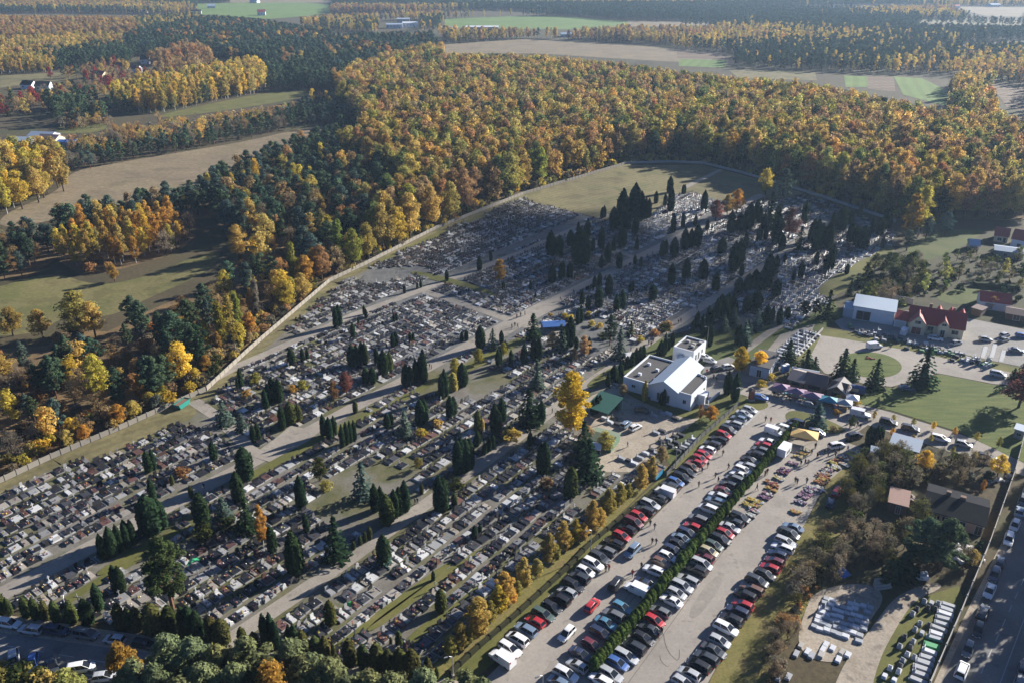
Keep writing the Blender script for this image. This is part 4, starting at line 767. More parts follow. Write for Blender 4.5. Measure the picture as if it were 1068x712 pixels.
place(T, [(2.5, 640, 28, 'mid', 1.5), (11, 641, 20, 'mid', 1.2), (29, 643, 23, 'mid', 1.6), (39, 645, 24, 'mid', 1.5), (49, 646, 22, 'khaki', 1.5), (60, 648, 24, 'mid', 1.5), (77, 650, 26, 'mid', 1.6), (93, 652, 30, 'dark', 1.7), (127, 655, 28, 'khaki', 1.8), (136, 656, 25, 'mid', 1.4), (145, 657, 27, 'khaki', 1.5), (162, 660, 34, 'khaki', 1.9), (180, 661, 32, 'mid', 1.9), (194, 664, 34, 'dark', 1.4), (201, 664, 35, 'dark', 1.4), (208, 666, 32, 'dark', 1.4), (222, 668, 28, 'khaki', 1.7), (233, 671, 28, 'khaki', 2.0), (254, 674, 22, 'mid', 1.7), (266, 675, 18, 'mid', 1.9), (278, 673, 36, 'dark', 1.0), (289, 675, 30, 'dark', 1.0), (304, 679, 30, 'dark', 1.0), (309, 680, 32, 'dark', 1.0), (317, 682, 27, 'khaki', 1.6), (330, 685, 24, 'mid', 1.7), (340, 688, 27, 'khaki', 1.6), (349, 689, 20, 'mid', 1.0), (365.5, 694, 30, 'khaki', 1.8), (380, 697, 27, 'mid', 1.7), (394, 700, 32, 'khaki', 1.9), (406, 704, 30, 'khaki', 1.5), (418, 706, 32, 'mid', 1.8), (430, 708, 33, 'khaki', 1.9), (447, 710, 27, 'khaki', 1.3), (456, 708, 14, 'mid', 1.2)],
      'in the hedge along the lane', 'thujas hedging the lane')
S = 'spruce_tree'
place(S, [(259.5, 554.6, 37, 'dark', 1.2), (352, 583, 44, 'dark', 1.1), (379.3, 519, 38, 'bluish', 1.2), (422.5, 454.6, 28, 'bluish', 1.2), (613.5, 499, 42, 'dark', 1.5), (608, 478, 40, 'dark', 1.2), (234.5, 442.5, 27, 'bluish', 1.5), (253, 449, 20, 'bluish', 1.5), (234, 541, 23, 'bluish', 1.6), (401, 589, 20, 'bluish', 1.5), (552, 442, 38, 'dark', 1.4), (560, 404, 30, 'bluish', 1.2), (556, 354, 28, 'dark', 1.4), (514, 363.6, 22, 'bluish', 1.2), (585, 365, 28, 'bluish', 1.2)], 'among the graves below the chapel', 'spruces in the cemetery')
place(S, [(801.4, 239, 40, 'dark', 1.0), (833.4, 261, 26, 'dark', 1.2), (754.6, 346, 18, 'bluish', 1.5), (764.7, 341, 21, 'bluish', 1.5), (775.7, 357.9, 24, 'bluish', 1.4), (788.3, 344.4, 22, 'bluish', 1.5), (780, 349, 17, 'bluish', 1.4), (646, 374, 34, 'bluish', 1.1), (658, 350, 16, 'mid', 1.3)], 'in the planted ground by the annexe', 'spruces uphill of the chapel')
place(S, [(877, 396, 34, 'dark', 1.35), (888, 395, 22, 'dark', 1.5), (911, 405, 32, 'dark', 1.35), (961, 403, 42, 'dark', 1.45), (840, 387, 24, 'dark', 1.6), (822, 378, 24, 'dark', 1.6), (849, 386, 15, 'dark', 1.6), (851, 445, 26, 'bluish', 1.7), (1064, 398, 22, 'dark', 1.6), (1056, 396, 13, 'dark', 1.7), (862, 332, 30, 'dark', 1.3), (944, 602, 34, 'dark', 1.5), (937, 604, 27, 'dark', 1.4)], 'around the turning circle', 'spruces by the turning circle')
place('pine_tree', [(180.3, 634, 75, 'mid', 1.2), (636, 360, 35, 'pine', 1.0), (815, 215, 42, 'bluish', 1.0), (958, 590, 52, 'pine', 1.5), (980, 594, 55, 'pine', 1.5), (923, 612, 30, 'pine', 1.2), (945, 262, 24, 'bluish', 1.3), (965, 250, 27, 'bluish', 1.2), (985, 246, 27, 'bluish', 1.2), (838, 330, 18, 'dark', 1.6), (850, 329, 18, 'dark', 1.6)], 'standing alone with a wide crown', 'lone pines')
place('birch_tree', [(595, 452, 66, 'lemon', 1.6, 'with a huge crown beside the green shelter'), (572, 587, 32, 'golden', 1.35, 'over the ditch grass'), (587, 575, 33, 'golden', 1.3, 'over the ditch grass'), (600, 566, 26, 'yellow', 1.2, 'over the ditch grass'), (617, 556, 36, 'golden', 1.15, 'over the ditch grass'), (634, 538, 30, 'olive', 1.5, 'over the ditch grass'), (646, 528, 26, 'olive', 1.5, 'over the ditch grass'), (667.5, 511, 29, 'golden', 1.4, 'near the blue skip'), (679, 500, 26, 'golden', 1.4, 'near the blue skip'), (546, 613.6, 33, 'golden', 1.3, 'over the ditch grass'), (526, 632, 36, 'golden', 1.6, 'over the ditch grass'), (540, 623, 18, 'olive', 1.4, 'over the ditch grass'), (499, 664, 40, 'golden', 1.6, 'over the ditch grass'), (480.4, 677.6, 29, 'golden', 1.3, 'over the ditch grass'), (512, 650, 24, 'olive', 1.4, 'over the ditch grass'), (560, 602, 20, 'golden', 1.6, 'over the ditch grass'), (580, 584, 17, 'olive', 1.6, 'over the ditch grass'), (608, 564, 20, 'golden', 1.7, 'over the ditch grass'), (625, 550, 22, 'golden', 1.6, 'over the ditch grass'), (655, 520, 17, 'olive', 1.6, 'over the ditch grass'), (534, 630, 18, 'golden', 1.6, 'over the ditch grass'), (488, 671, 18, 'olive', 1.6, 'over the ditch grass'), (520, 640, 30, 'yellow', 1.6, 'over the ditch grass'), (594, 571, 16, 'yellow', 1.6, 'over the ditch grass'), (470, 684, 22, 'olive', 1.6, 'over the ditch grass'),
                     (771.7, 387, 27, 'lemon', 2.0, 'in front of the gatehouse'), (791, 388.5, 24, 'lemon', 2.0, 'in front of the gatehouse'), (947, 250, 50, 'orange', 1.4, 'at the cemetery corner under the oak wood'), (957, 247, 56, 'yellow', 1.2, 'at the cemetery corner under the oak wood'), (275, 567, 42, 'orange', .8, 'with bare twigs among the graves'), (521.5, 297, 28, 'orange', 1.6, 'alone among the upper graves')], 'x', 'autumn trees on the cemetery grounds')
place('broadleaf_tree', [(798, 204, 30, 'yellow', 1.15, 'on the edge of the dry lawn'), (768, 223, 28, 'orange', 1.05, 'beside the old graves'), (758, 226, 25, 'golden', 1.0, 'beside the old graves'), (746, 230, 23, 'plum', 1.35, 'beside the old graves'), (822, 249, 34, 'plum', 1.2, 'beside the old graves'), (362, 412, 26, 'plum', 1.1, 'by the main path'), (348.5, 418, 22, 'rust', 1.0, 'by the main path'), (576, 364.5, 20, 'brown', 1.3, 'near the blue tent'), (609, 372, 24, 'rust', 1.0, 'near the blue tent'), (599, 376, 14, 'brown', 1.2, 'near the blue tent'), (334, 501, 26, 'mid', 1.2, 'on a grass patch'), (474.7, 391, 19, 'lime', 1.2, 'on the long grass lane'), (499, 380, 18, 'lime', 1.2, 'on the long grass lane'), (525, 371, 15, 'lime', 1.2, 'on the long grass lane'), (436, 489, 13, 'olive', 1.3, 'between grave rows'),
                         (1062, 425, 42, 'plum', 1.5, 'over the big lawn'), (963, 490, 22, 'yellow', 1.5, 'in the thicket behind the sheds'), (1040, 496, 24, 'yellow', 1.3, 'by the concrete wall of the lane'), (1024, 512, 13, 'orange', .8, 'in the thicket by the dark house'), (888, 445, 12, 'mid', 1.3, 'on the green island'), (741, 439, 17, 'orange', 1.7, 'before the chapel'), (729.6, 439, 20, 'rust', .55, 'before the chapel'), (650, 413, 14, 'brown', 1.4, 'at the chapel corner'), (631, 470, 22, 'olive', 1.4, 'beside the green shed'), (612, 460, 18, 'brown', 1.5, 'beside the green shed'), (690, 482, 18, 'brown', 1.5, 'by the stored stones'), (1012, 590, 18, 'golden', 1.3, 'by the white rubble'), (970, 353, 8, 'mid', 1.2, 'before the red roofed house'), (1034, 322, 14, 'rust', 1.5, 'by the red roofed barn')], 'x', 'single broadleaf trees')
place('broadleaf_tree', [(264, 246, 42, 'golden', 1.0), (300, 232, 32, 'golden', 1.0), (335, 235, 35, 'golden', 1.05), (278, 262, 42, 'golden', 1.05), (250, 270, 38, 'golden', 1.1), (85, 350, 50, 'pale', 1.5), (100, 352, 40, 'golden', 1.2), (14, 350, 32, 'golden', 1.5), (45, 352, 32, 'golden', 1.3), (400, 262, 52, 'golden', 1.0), (428, 250, 52, 'golden', 1.0), (415, 257, 44, 'yellow', .9), (450, 240, 50, 'golden', .95), (470, 232, 46, 'olive', .95), (370, 280, 45, 'lime', .9), (385, 272, 42, 'olive', .9), (320, 300, 36, 'orange', 1.1), (330, 294, 38, 'orange', 1.0), (262, 352, 28, 'orange', 1.1), (300, 322, 32, 'yellow', 1.1), (316, 312, 30, 'golden', 1.1), (205, 400, 18, 'yellow', 1.2), (217, 392, 24, 'orange', .9), (158, 424, 17, 'yellow', 1.6), (125, 442, 22, 'orange', 1.5), (140, 434, 18, 'golden', 1.4), (72, 466, 20, 'golden', 1.2), (90, 460, 19, 'orange', 1.2), (172, 418, 18, 'lime', 1.2), (137, 380, 14, 'orange', 1.4), (120, 294, 20, 'orange', 1.2), (5, 400, 34, 'golden', 1.5), (25, 408, 20, 'orange', 1.2)], 'outside the concrete wall', 'golden trees outside the wall')
place('poplar_tree', [(233, 362, 50, 'lime', 1.1), (243, 357, 52, 'pale', 1.0), (250, 348, 46, 'lime', 1.0), (270, 330, 40, 'grey', .9), (308, 300, 50, 'lime', 1.0), (338, 262, 46, 'pale', 1.0), (346, 268, 46, 'lime', 1.0), (355, 275, 48, 'lime', 1.1)], 'outside the concrete wall', 'poplars outside the wall')
place('pine_tree', [(142, 345, 40, 'pine', 1.4), (150, 350, 40, 'pine', 1.2), (185, 375, 55, 'pine', 1.5), (200, 360, 52, 'pine', 1.4), (160, 415, 48, 'pine', 1.5), (175, 408, 42, 'pine', 1.3), (100, 385, 36, 'pine', 1.5), (55, 410, 38, 'pine', 1.5), (65, 405, 36, 'pine', 1.4), (210, 380, 45, 'dark', 1.3), (240, 300, 30, 'pine', 1.2), (215, 330, 38, 'pine', 1.3)], 'standing large outside the wall', 'large pines outside the wall')
place('pine_tree', [(188, 742, 76, 'needle', 1.2), (215, 748, 79, 'needle', 1.2), (240, 752, 76, 'needle', 1.1), (268, 745, 77, 'needle', 1.2), (312, 750, 79, 'needle', 1.2), (178, 772, 75, 'needle', 1.2), (158, 766, 74, 'needle', 1.2), (258, 775, 78, 'needle', 1.2), (226, 776, 78, 'needle', 1.2), (335, 768, 80, 'needle', 1.2), (290, 770, 79, 'needle', 1.2), (326, 772, 82, 'needle', 1.2), (352, 775, 82, 'needle', 1.3), (392, 784, 78, 'needle', 1.3), (414, 788, 80, 'needle', 1.2), (446, 786, 82, 'needle', 1.2), (488, 776, 72, 'needle', 1.2), (504, 784, 72, 'needle', 1.1), (370, 790, 78, 'needle', 1.2), (205, 795, 80, 'needle', 1.2)], 'at the bottom edge below the lane', 'pines below the lane')
place('birch_tree', [(142, 745, 70, 'orange', 1.2), (296, 790, 88, 'orange', 1.2), (134, 740, 34, 'red', 1.3)], 'among the pines below the lane', 'autumn trees below the lane')
place('shrub', [(5, 716, 18, 'olive', 1.5), (20, 714, 18, 'mid', 1.3), (35, 720, 18, 'mid', 1.5), (52, 718, 18, 'golden', 1.3), (70, 721, 18, 'olive', 1.4), (80, 722, 15, 'olive', 1.2)], 'in the clipped hedge across the lane', 'bushes across the lane')
place('shrub', [(793, 403, 8, 'yellow', 1.2), (803, 396, 8, 'yellow', 1.1), (873, 418, 8, 'yellow', .9), (893, 422, 8, 'yellow', 1.0), (872, 432, 7, 'orange', 1.0), (870, 450, 7, 'brown', 1.2), (613, 330, 6, 'yellow', 1.3), (618, 340, 6, 'yellow', 1.4), (625, 342, 6, 'yellow', 1.2), (590, 332, 6, 'yellow', 1.3), (596, 334, 6, 'yellow', 1.3), (668, 356, 7, 'yellow', 1.1), (574, 330, 4, 'yellow', 1.2), (630, 352, 6, 'mid', 1.9), (692, 346, 9, 'mid', 1.3), (683, 350, 8, 'rust', 1.3), (696, 343, 9, 'brown', 1.4), (306, 408, 8, 'orange', 1.4), (316, 405, 9, 'lime', 1.2), (258, 414, 8, 'orange', 1.3), (266, 398, 10, 'lime', 1.2), (188, 497, 10, 'rust', 1.6), (215, 560, 14, 'mid', 1.2), (240, 552, 12, 'mid', 1.4), (455, 445, 9, 'golden', 1.3), (440, 455, 9, 'yellow', 1.2), (476, 508, 10, 'mid', 1.6), (532, 458, 12, 'olive', 1.4), (570, 506, 9, 'rust', 1.2), (340, 510, 10, 'olive', 1.2)], 'planted as a low round clump', 'low bushes in the grounds')
ROADTREES = [(897, 434, 'orange'), (911, 445, 'x'), (1019, 433, 'x')]
for i, (u, v, hp) in enumerate([(911, 437, 10), (931, 440, 9), (952, 444, 10), (973, 448, 10), (995, 454, 10), (1018, 460, 11), (1041, 466, 12), (930, 456, 11), (951, 463, 11), (970, 462, 10), (993, 474, 10), (1015, 480, 11)]):
    place('broadleaf_tree', [(u, v, hp, ['golden', 'olive', 'olive', 'yellow'][i % 4], .95)], 'young, along the road below the lawn', 'young trees along the road below the lawn')
# trees over the main road, out of the picture, whose shade falls on it
place('bare_tree', [(834, 612, 22, 'grey', 1.5), (842, 604, 20, 'twig', 1.4), (826, 622, 17, 'grey', 1.5), (830, 636, 16, 'khaki', 1.3), (816, 655, 15, 'rust', 1.5), (808, 672, 15, 'grey', 1.5), (800, 690, 15, 'twig', 1.5), (806, 705, 16, 'grey', 1.4), (849, 590, 20, 'twig', 1.4), (858, 575, 20, 'khaki', 1.5), (862, 560, 18, 'twig', 1.5), (872, 590, 20, 'grey', 1.4), (866, 606, 16, 'twig', 1.4), (824, 598, 12, 'khaki', 1.3)], 'in the scrub by the verge', 'scrub beside the weedy verge')
p0 = P(1062, 716)
for i in range(20):
    q = p0 + UD * (i * 5.8 + 6) + VD * (3.2 + float(RNG.uniform(0, 4.5))); h = float(RNG.uniform(13, 20))
    tree(('pine_tree', 'birch_tree')[i % 2], q.x, q.y, h, jit(TINT['pine' if i % 2 == 0 else 'golden']), f'{"green pine" if i % 2 == 0 else "golden birch"} on the far side of the main road', 'trees across the main road')

# the 300 thujas that show largest are trees of their own, the few smallest one mass
THU.sort(key=lambda q: -q[0])
for hp, q in THU[:296]: tree(*q)
mass('thuja_grove', 'thuja_tree', [(q[0], q[1], q[2], q[3], q[4]) for hp, q in THU[296:]])
# ---------------------------------------------------------------- graves
def stone_mat(name, kind):
    m, nt, out = newmat(name); t = tint_node(nt, kind)
    g = noise(nt, 6.0, 3, 0.8); c = mix(nt, 1.0, t, ramp(nt, g, [(0.3, (.8, .8, .8)), (.7, (1.2, 1.2, 1.2))]), 'MULTIPLY')
    principled(nt, out, c, ramp(nt, g, [(0.3, (.24, .24, .24)), (.7, (.42, .42, .42))]), 0.5)
    return m
M_STONE = stone_mat('grave_stone', 'INSTANCER'); M_STONES = stone_mat('grave_stones', 'GEOMETRY')
M_BLOOM = stone_mat('blossom', 'INSTANCER')
SCOL = [((.020, .020, .022), .42, 'black'), ((.055, .055, .06), .15, 'dark grey'), ((.22, .22, .22), .15, 'grey'), ((.46, .46, .45), .13, 'pale grey'), ((.11, .06, .05), .07, 'red brown'), ((.30, .27, .23), .08, 'sandstone')]
SW = np.cumsum([c[1] for c in SCOL]); SW /= SW[-1]
FCOL = [((.60, .58, .50), 'white'), ((.54, .41, .08), 'yellow'), ((.38, .20, .25), 'pink'), ((.24, .035, .035), 'red'), ((.42, .19, .05), 'orange'), ((.19, .10, .19), 'purple')]
ROADW = [(W(pl), w) for pl, w in CPATHS]
CEM_W = W(CEMETERY)
HOLES = [W(g) for g in GRASS_LANES] + [W(FENCE_GRASS), W(G2), W(UPPER_LAWN), W([(598, 425), (618, 410), (652, 400), (690, 420), (735, 436), (700, 460), (660, 494), (626, 492), (606, 470)]), W([(640, 392), (690, 350), (752, 352), (790, 400), (720, 440), (650, 420)]), W([(716, 350), (745, 334), (822, 328), (812, 350), (770, 370)]), W([(568, 348), (585, 336), (645, 332), (660, 356), (620, 372), (572, 362)]), W([(262, 470), (300, 445), (330, 440), (312, 462), (280, 484)]), W([(495, 362), (540, 330), (580, 312), (590, 322), (545, 348)]), W([(186, 440), (204, 420), (232, 436), (240, 452), (215, 450)])]
TRUNKS = np.array([(o.location.x, o.location.y) for o in COL.objects if o.type == 'EMPTY' and o.name.split('.')[0] in KINDS and 60 < o.location.y < 480])
def make_graves():
    r = np.random.default_rng(42)
    cu = [uv(Vector((*p, 0))) for p in CEM_W]; u0, u1 = min(c[0] for c in cu), max(c[0] for c in cu); v0, v1 = min(c[1] for c in cu), max(c[1] for c in cu)
    rows = []
    # rows are laid off the paths, so that a row flanks each side of every long path
    marks = sorted([uv(P(*R1[1]))[1], uv(P(*R2[2]))[1], uv(P(*R3[3]))[1]])
    edges = [(v0, marks[0] - 2.3), (marks[0] + 2.3, marks[1] - 3.2), (marks[1] + 3.2, marks[2] - 2.6), (marks[2] + 2.6, v1)]
    for a, b in edges:
        for pit, lo, hi in ((3.4, -1e9, 205), (2.8, 205, 1e9)):
            n = max(1, round((b - a) / pit))
            for i in range(n): rows.append((a + (b - a) * (i + .5) / n, lo, hi))
    G = []
    for ri, (v, lo, hi) in enumerate(sorted(rows)):
        u = max(u0, lo)
        flip = r.uniform() < .15
        while u < min(u1, hi):
            w = r.choice([1.0, 1.1, 1.25, 2.1, 2.3], p=[.2, .3, .2, .18, .12]); far = u > 300
            G.append((u + w / 2, v + r.normal(0, .12) + .10 * math.sin(u * .07 + ri), w, r.uniform(2.0, 2.5), ri, flip))
            u += w + r.uniform(.16, .5)
    G = np.array(G, float)
    x = UD.x * G[:, 0] + VD.x * G[:, 1]; y = UD.y * G[:, 0] + VD.y * G[:, 1]
    ok = inside(x, y, CEM_W)
    for pl, w in ROADW: ok &= dist_line(x, y, pl) > w / 2 + 1.0
    for h in HOLES: ok &= ~inside(x, y, h)
    gap = lowfreq(x, y, .11, 21); ok &= ~((gap > 1.25) & (y < 330)); ok &= r.uniform(0, 1, len(x)) > np.where(y < 300, .035, .01)
    ok &= dist_line(x, y, W(FENCE_L)) > 4.0
    d = np.min((x[:, None] - TRUNKS[None, :, 0]) ** 2 + (y[:, None] - TRUNKS[None, :, 1]) ** 2, 1); ok &= d > .9
    return G[ok], x[ok], y[ok]
GR, GXX, GYY = make_graves()
print('GRAVES', len(GR))
def boxes(c, s, ang, top=1.0):
    """n boxes at once, five faces each: centres of the foot, sizes, headings"""
    n = len(c); sx, sy, sz = s[:, 0] / 2, s[:, 1] / 2, s[:, 2]
    co_, si = np.cos(ang), np.sin(ang); Vv = np.zeros((n, 8, 3))
    for k, (a, b, h) in enumerate([(-1, -1, 0), (1, -1, 0), (1, 1, 0), (-1, 1, 0), (-1, -1, 1), (1, -1, 1), (1, 1, 1), (-1, 1, 1)]):
        t = top if h else 1.0; lx, ly = a * sx * t, b * sy * t
        Vv[:, k, 0] = c[:, 0] + lx * co_ - ly * si; Vv[:, k, 1] = c[:, 1] + lx * si + ly * co_; Vv[:, k, 2] = c[:, 2] + h * sz
    f = np.array([(4, 5, 6, 7), (0, 1, 5, 4), (1, 2, 6, 5), (2, 3, 7, 6), (3, 0, 4, 7)])
    return Vv.reshape(-1, 3), (np.arange(n)[:, None, None] * 8 + f[None]).reshape(-1, 4)
gu, gv = np.array([Q(a, b) for a, b in zip(GXX, GYY)]).T
rank = np.where((gu > -4) & (gu < 1072) & (gv < 716), gv, -1)
order = np.argsort(-rank)
OWN = order[:300]; REST = order[300:]
# the far graves: one mass
def grave_mass(idx):
    r = np.random.default_rng(5); n = len(idx); w = GR[idx, 2]; L = GR[idx, 3]; ang = np.full(n, ROT_V) + r.normal(0, .015, n) + np.where(GR[idx, 5] > 0, math.pi, 0)
    cx, cy = GXX[idx], GYY[idx]; ca, sa = np.cos(ang), np.sin(ang)
    ci = np.searchsorted(SW, r.uniform(0, 1, n)); col = np.array([SCOL[i][0] for i in ci]) * r.uniform(.7, 1.35, (n, 1)); ci2 = np.searchsorted(SW, r.uniform(0, 1, n)); col2 = np.where(r.uniform(0, 1, (n, 1)) < .4, col, np.array([(.27, .268, .26)] * n) * r.uniform(.5, 1.5, (n, 1))); colh = np.where(r.uniform(0, 1, (n, 1)) < .5, col * .6, np.array([(.03, .03, .032)] * n))
    Vs, Fs, Cs = [], [], []; off = 0
    def put(lx, ly, z, sx, sy, sz, c, keep=None, top=1.0, da=0):
        nonlocal off
        k = np.ones(n, bool) if keep is None else keep
        ctr = np.stack([cx + lx * ca - ly * sa, cy + lx * sa + ly * ca, np.full(n, z) if np.isscalar(z) else z], 1)[k]
        s = np.stack([np.broadcast_to(sx, n), np.broadcast_to(sy, n), np.broadcast_to(sz, n)], 1)[k]
        Vv, Ff = boxes(ctr, s, (ang + da)[k], top); Vs.append(Vv); Fs.append(Ff + off); off += len(Vv); Cs.append(np.repeat(c[k], 5, 0))
    put(0, 0, 0.0, L, w, r.uniform(.16, .28, n), col2)
    put(.12, 0, .2, L * .78, w * .82, r.uniform(.14, .26, n), col, r.uniform(0, 1, n) < .93)
    hh = r.uniform(.55, 1.15, n) * np.where(cy > 260, 1.15, 1); thick = r.uniform(.14, .24, n)
    tall = r.uniform(0, 1, n)
    put(-L * .40, 0, .2, thick, w * r.uniform(.5, .85, n), hh, colh, tall < .85, .9)
    put(-L * .40, 0, .2, .14, .16, hh * 1.35, col2, tall >= .85, .85); put(-L * .40, 0, .2 + hh * .8, .14, .62, .15, col2, tall >= .85)
    for q in range(5):
        fc = np.array([FCOL[i][0] for i in r.integers(0, 6, n)]); lx = r.uniform(-.6, .75, n); ly = r.uniform(-.36, .36, n) * w
        put(lx, ly, .38, r.uniform(.13, .32, n), r.uniform(.13, .32, n), r.uniform(.12, .3, n), fc * r.uniform(.25, .8, (n, 1)), r.uniform(0, 1, n) < (.6, .5, .4, .3, .2)[q], .7, r.uniform(0, 3, n))
    Vv, Ff, Cc = np.vstack(Vs), np.vstack(Fs), np.vstack(Cs); Cc = np.clip(np.hstack([Cc, np.ones((len(Cc), 1))]), 0, 1)
    structure('grave_field', np_mesh('grave_field', Vv, Ff, M_STONES, attrs=[('tint', 'FLOAT_COLOR', Cc)]), 'stuff')
grave_mass(REST)
# the 300 nearest graves, each a thing with its parts
def unit_box(name, d, z, mat, taper=1.0):
    b = MB(); b.box((0, 0, z + d[2] / 2), d, 0, 0, taper); return b.mesh(name, mat)
def headstone(kind, w, h):
    b = MB()
    if kind == 'square': b.box((0, 0, h / 2), (.2, w, h), taper=.92)
    elif kind == 'arched':
        pts = [(-w / 2, 0), (w / 2, 0), (w / 2, h * .7)] + [(w / 2 * math.cos(t), h * .7 + h * .3 * math.sin(t)) for t in np.linspace(.4, math.pi - .4, 6)] + [(-w / 2, h * .7)]
        n = len(pts); b.add([(x, p, q) for x in (-.09, .09) for p, q in pts], [tuple(range(n - 1, -1, -1)), tuple(range(n, 2 * n))] + [(i, (i + 1) % n, n + (i + 1) % n, n + i) for i in range(n)])
    elif kind == 'slanted':
        pts = [(-w / 2, 0), (w / 2, 0), (w / 2, h), (w * .1, h * .8), (-w / 2, h * .55)]; n = 5
        b.add([(x, p, q) for x in (-.09, .09) for p, q in pts], [tuple(range(n - 1, -1, -1)), tuple(range(n, 2 * n))] + [(i, (i + 1) % n, n + (i + 1) % n, n + i) for i in range(n)])
    else:
        b.box((0, 0, .12), (.3, .5, .24)); b.box((0, 0, .24 + h * .55), (.14, .15, h * 1.1)); b.box((0, 0, .24 + h * .78), (.13, w * .6, .14))
    return b.mesh('headstone', M_STONE)
def pot_mesh(r):
    b = MB(); b.lathe([(.10, 0), (.13, .16), (.12, .17)], 7, 1)
    for k in range(7):
        a = k * .9; q = .13 if k else 0; b.lathe([(.03, -.05), (.10, .02), (.06, .08), (.01, .1)], 5, 0, (q * math.cos(a), q * math.sin(a), .22 + .05 * (k == 0)))
    return b.mesh('flower_pot', [M_BLOOM, flat('plastic_pot', (.06, .035, .025))])
b = MB(); b.lathe([(.075, 0), (.085, .05), (.07, .2), (.09, .21), (.03, .28)], 7)
LANT = b.mesh('candle_lantern', M_BLOOM); POT = pot_mesh(0)
GW = {1: 1.1, 2: 2.2}
KERB, SLAB, HEADS = {}, {}, {}
for k, w in GW.items():
    b = MB()
    for sx, sy, dx, dy in ((0, w / 2 - .07, 2.06, .14), (0, -w / 2 + .07, 2.06, .14), (1.03 - .07, 0, .14, w - .284), (-1.03 + .14, 0, .28, w - .284)): b.box((sx, sy, .12), (dx, dy, .24))
    b.box((.05, 0, .09), (1.6, w - .29, .16), 0, 1); KERB[k] = b.mesh('kerb', [M_STONE, flat('grave_gravel', (.22, .20, .17), .95)])
    b = MB(); b.box((.12, 0, .33), (1.52, w * .8, .15), tilt=.035, taper=.98); SLAB[k] = b.mesh('slab', M_STONE)
    HEADS[k] = {q: headstone(q, w * (.72 if k == 1 else .5), h) for q, h in (('square', .85), ('arched', .95), ('slanted', .9), ('cross', 1.1))}
rG = np.random.default_rng(9)
SECT = [('above the main path', lambda a, b: b < uv(P(*R1[1]))[1]), ('between the long paths', lambda a, b: b < uv(P(*R2[2]))[1]), ('below the second path', lambda a, b: True)]
for i in OWN:
    w, L, ri, fl = GR[i, 2], GR[i, 3], int(GR[i, 4]), GR[i, 5] > 0; k = 2 if w > 1.6 else 1
    j = int(np.searchsorted(SW, rG.uniform())); col, _, word = SCOL[j]; k0 = rG.uniform(.75, 1.3); col = tuple(c * k0 for c in col)
    hk = ['square', 'arched', 'slanted', 'cross'][int(rG.choice(4, p=[.4, .28, .16, .16]))]; nf = int(rG.choice([0, 1, 2, 3, 4], p=[.1, .25, .3, .22, .13])); fi = [int(rG.integers(6)) for _ in range(nf)]
    sec = next(s for s, f in SECT if f(GR[i, 0], GR[i, 1]))
    fl_w = 'bare' if nf == 0 else 'with %s flowers' % FCOL[fi[0]][1]
    t = thing('grave', f'{"double" if k == 2 else "single"} {word} grave, {"cross" if hk == "cross" else hk + " headstone"}{", " + FCOL[fi[0]][1] + " flowers" if nf else ""}, {sec}', 'grave', (GXX[i], GYY[i], 0.03), ROT_V + rG.normal(0, .02) + (math.pi if fl else 0), 'graves of the cemetery', (L / 2.06, w / GW[k], 1))
    obj('kerb', KERB[k], t, (lambda k_, cc: tuple(c * k_ for c in cc))(rG.uniform(.8, 1.2), col if rG.uniform() < .4 else (.28, .278, .27)))
    if rG.uniform() < .9: obj('slab', SLAB[k], t, col)
    o = obj('headstone', HEADS[k][hk], t, col); o.location = (-.86, 0, .2); o.rotation_euler = (0, rG.normal(0, .02), 0); o.scale.z = rG.uniform(.8, 1.25)
    for q, f in enumerate(fi):
        o = obj('flower_pot', POT, t, [x * .75 for x in jit(FCOL[f][0])]); o.location = (rG.uniform(-.6, .7), rG.uniform(-.36, .36) * GW[k], .40); o.scale = (rG.uniform(.6, 1.0),) * 3
    if rG.uniform() < .8: o = obj('candle_lantern', LANT, t, [(.40, .03, .02), (.6, .58, .5), (.45, .30, .05)][int(rG.integers(3))]); o.location = (rG.uniform(-.5, .6), rG.uniform(-.3, .3) * GW[k], .405)
# ---------------------------------------------------------------- cars
def paint_mat():
    m, nt, out = newmat('car_paint'); b = principled(nt, out, tint_node(nt), .38, .5, 0.0)
    b.inputs['Coat Weight'].default_value = .6; b.inputs['Coat Roughness'].default_value = .12
    return m
M_PAINTC = paint_mat(); M_GLASS = flat('car_glass', (.012, .014, .017), .08, .6, var=.1); M_TYRE = flat('tyre_rubber', (.02, .02, .02), .8, .2); M_RIM = flat('wheel_rim', (.42, .42, .43), .35, .5, .6)
M_HL = flat('headlight_glass', (.62, .64, .66), .12, .6); M_TL = flat('taillight_plastic', (.32, .015, .012), .25, .5); M_TRIM = flat('black_trim', (.02, .02, .021), .6, .3); M_PLATE = flat('number_plate', (.6, .6, .58), .5)
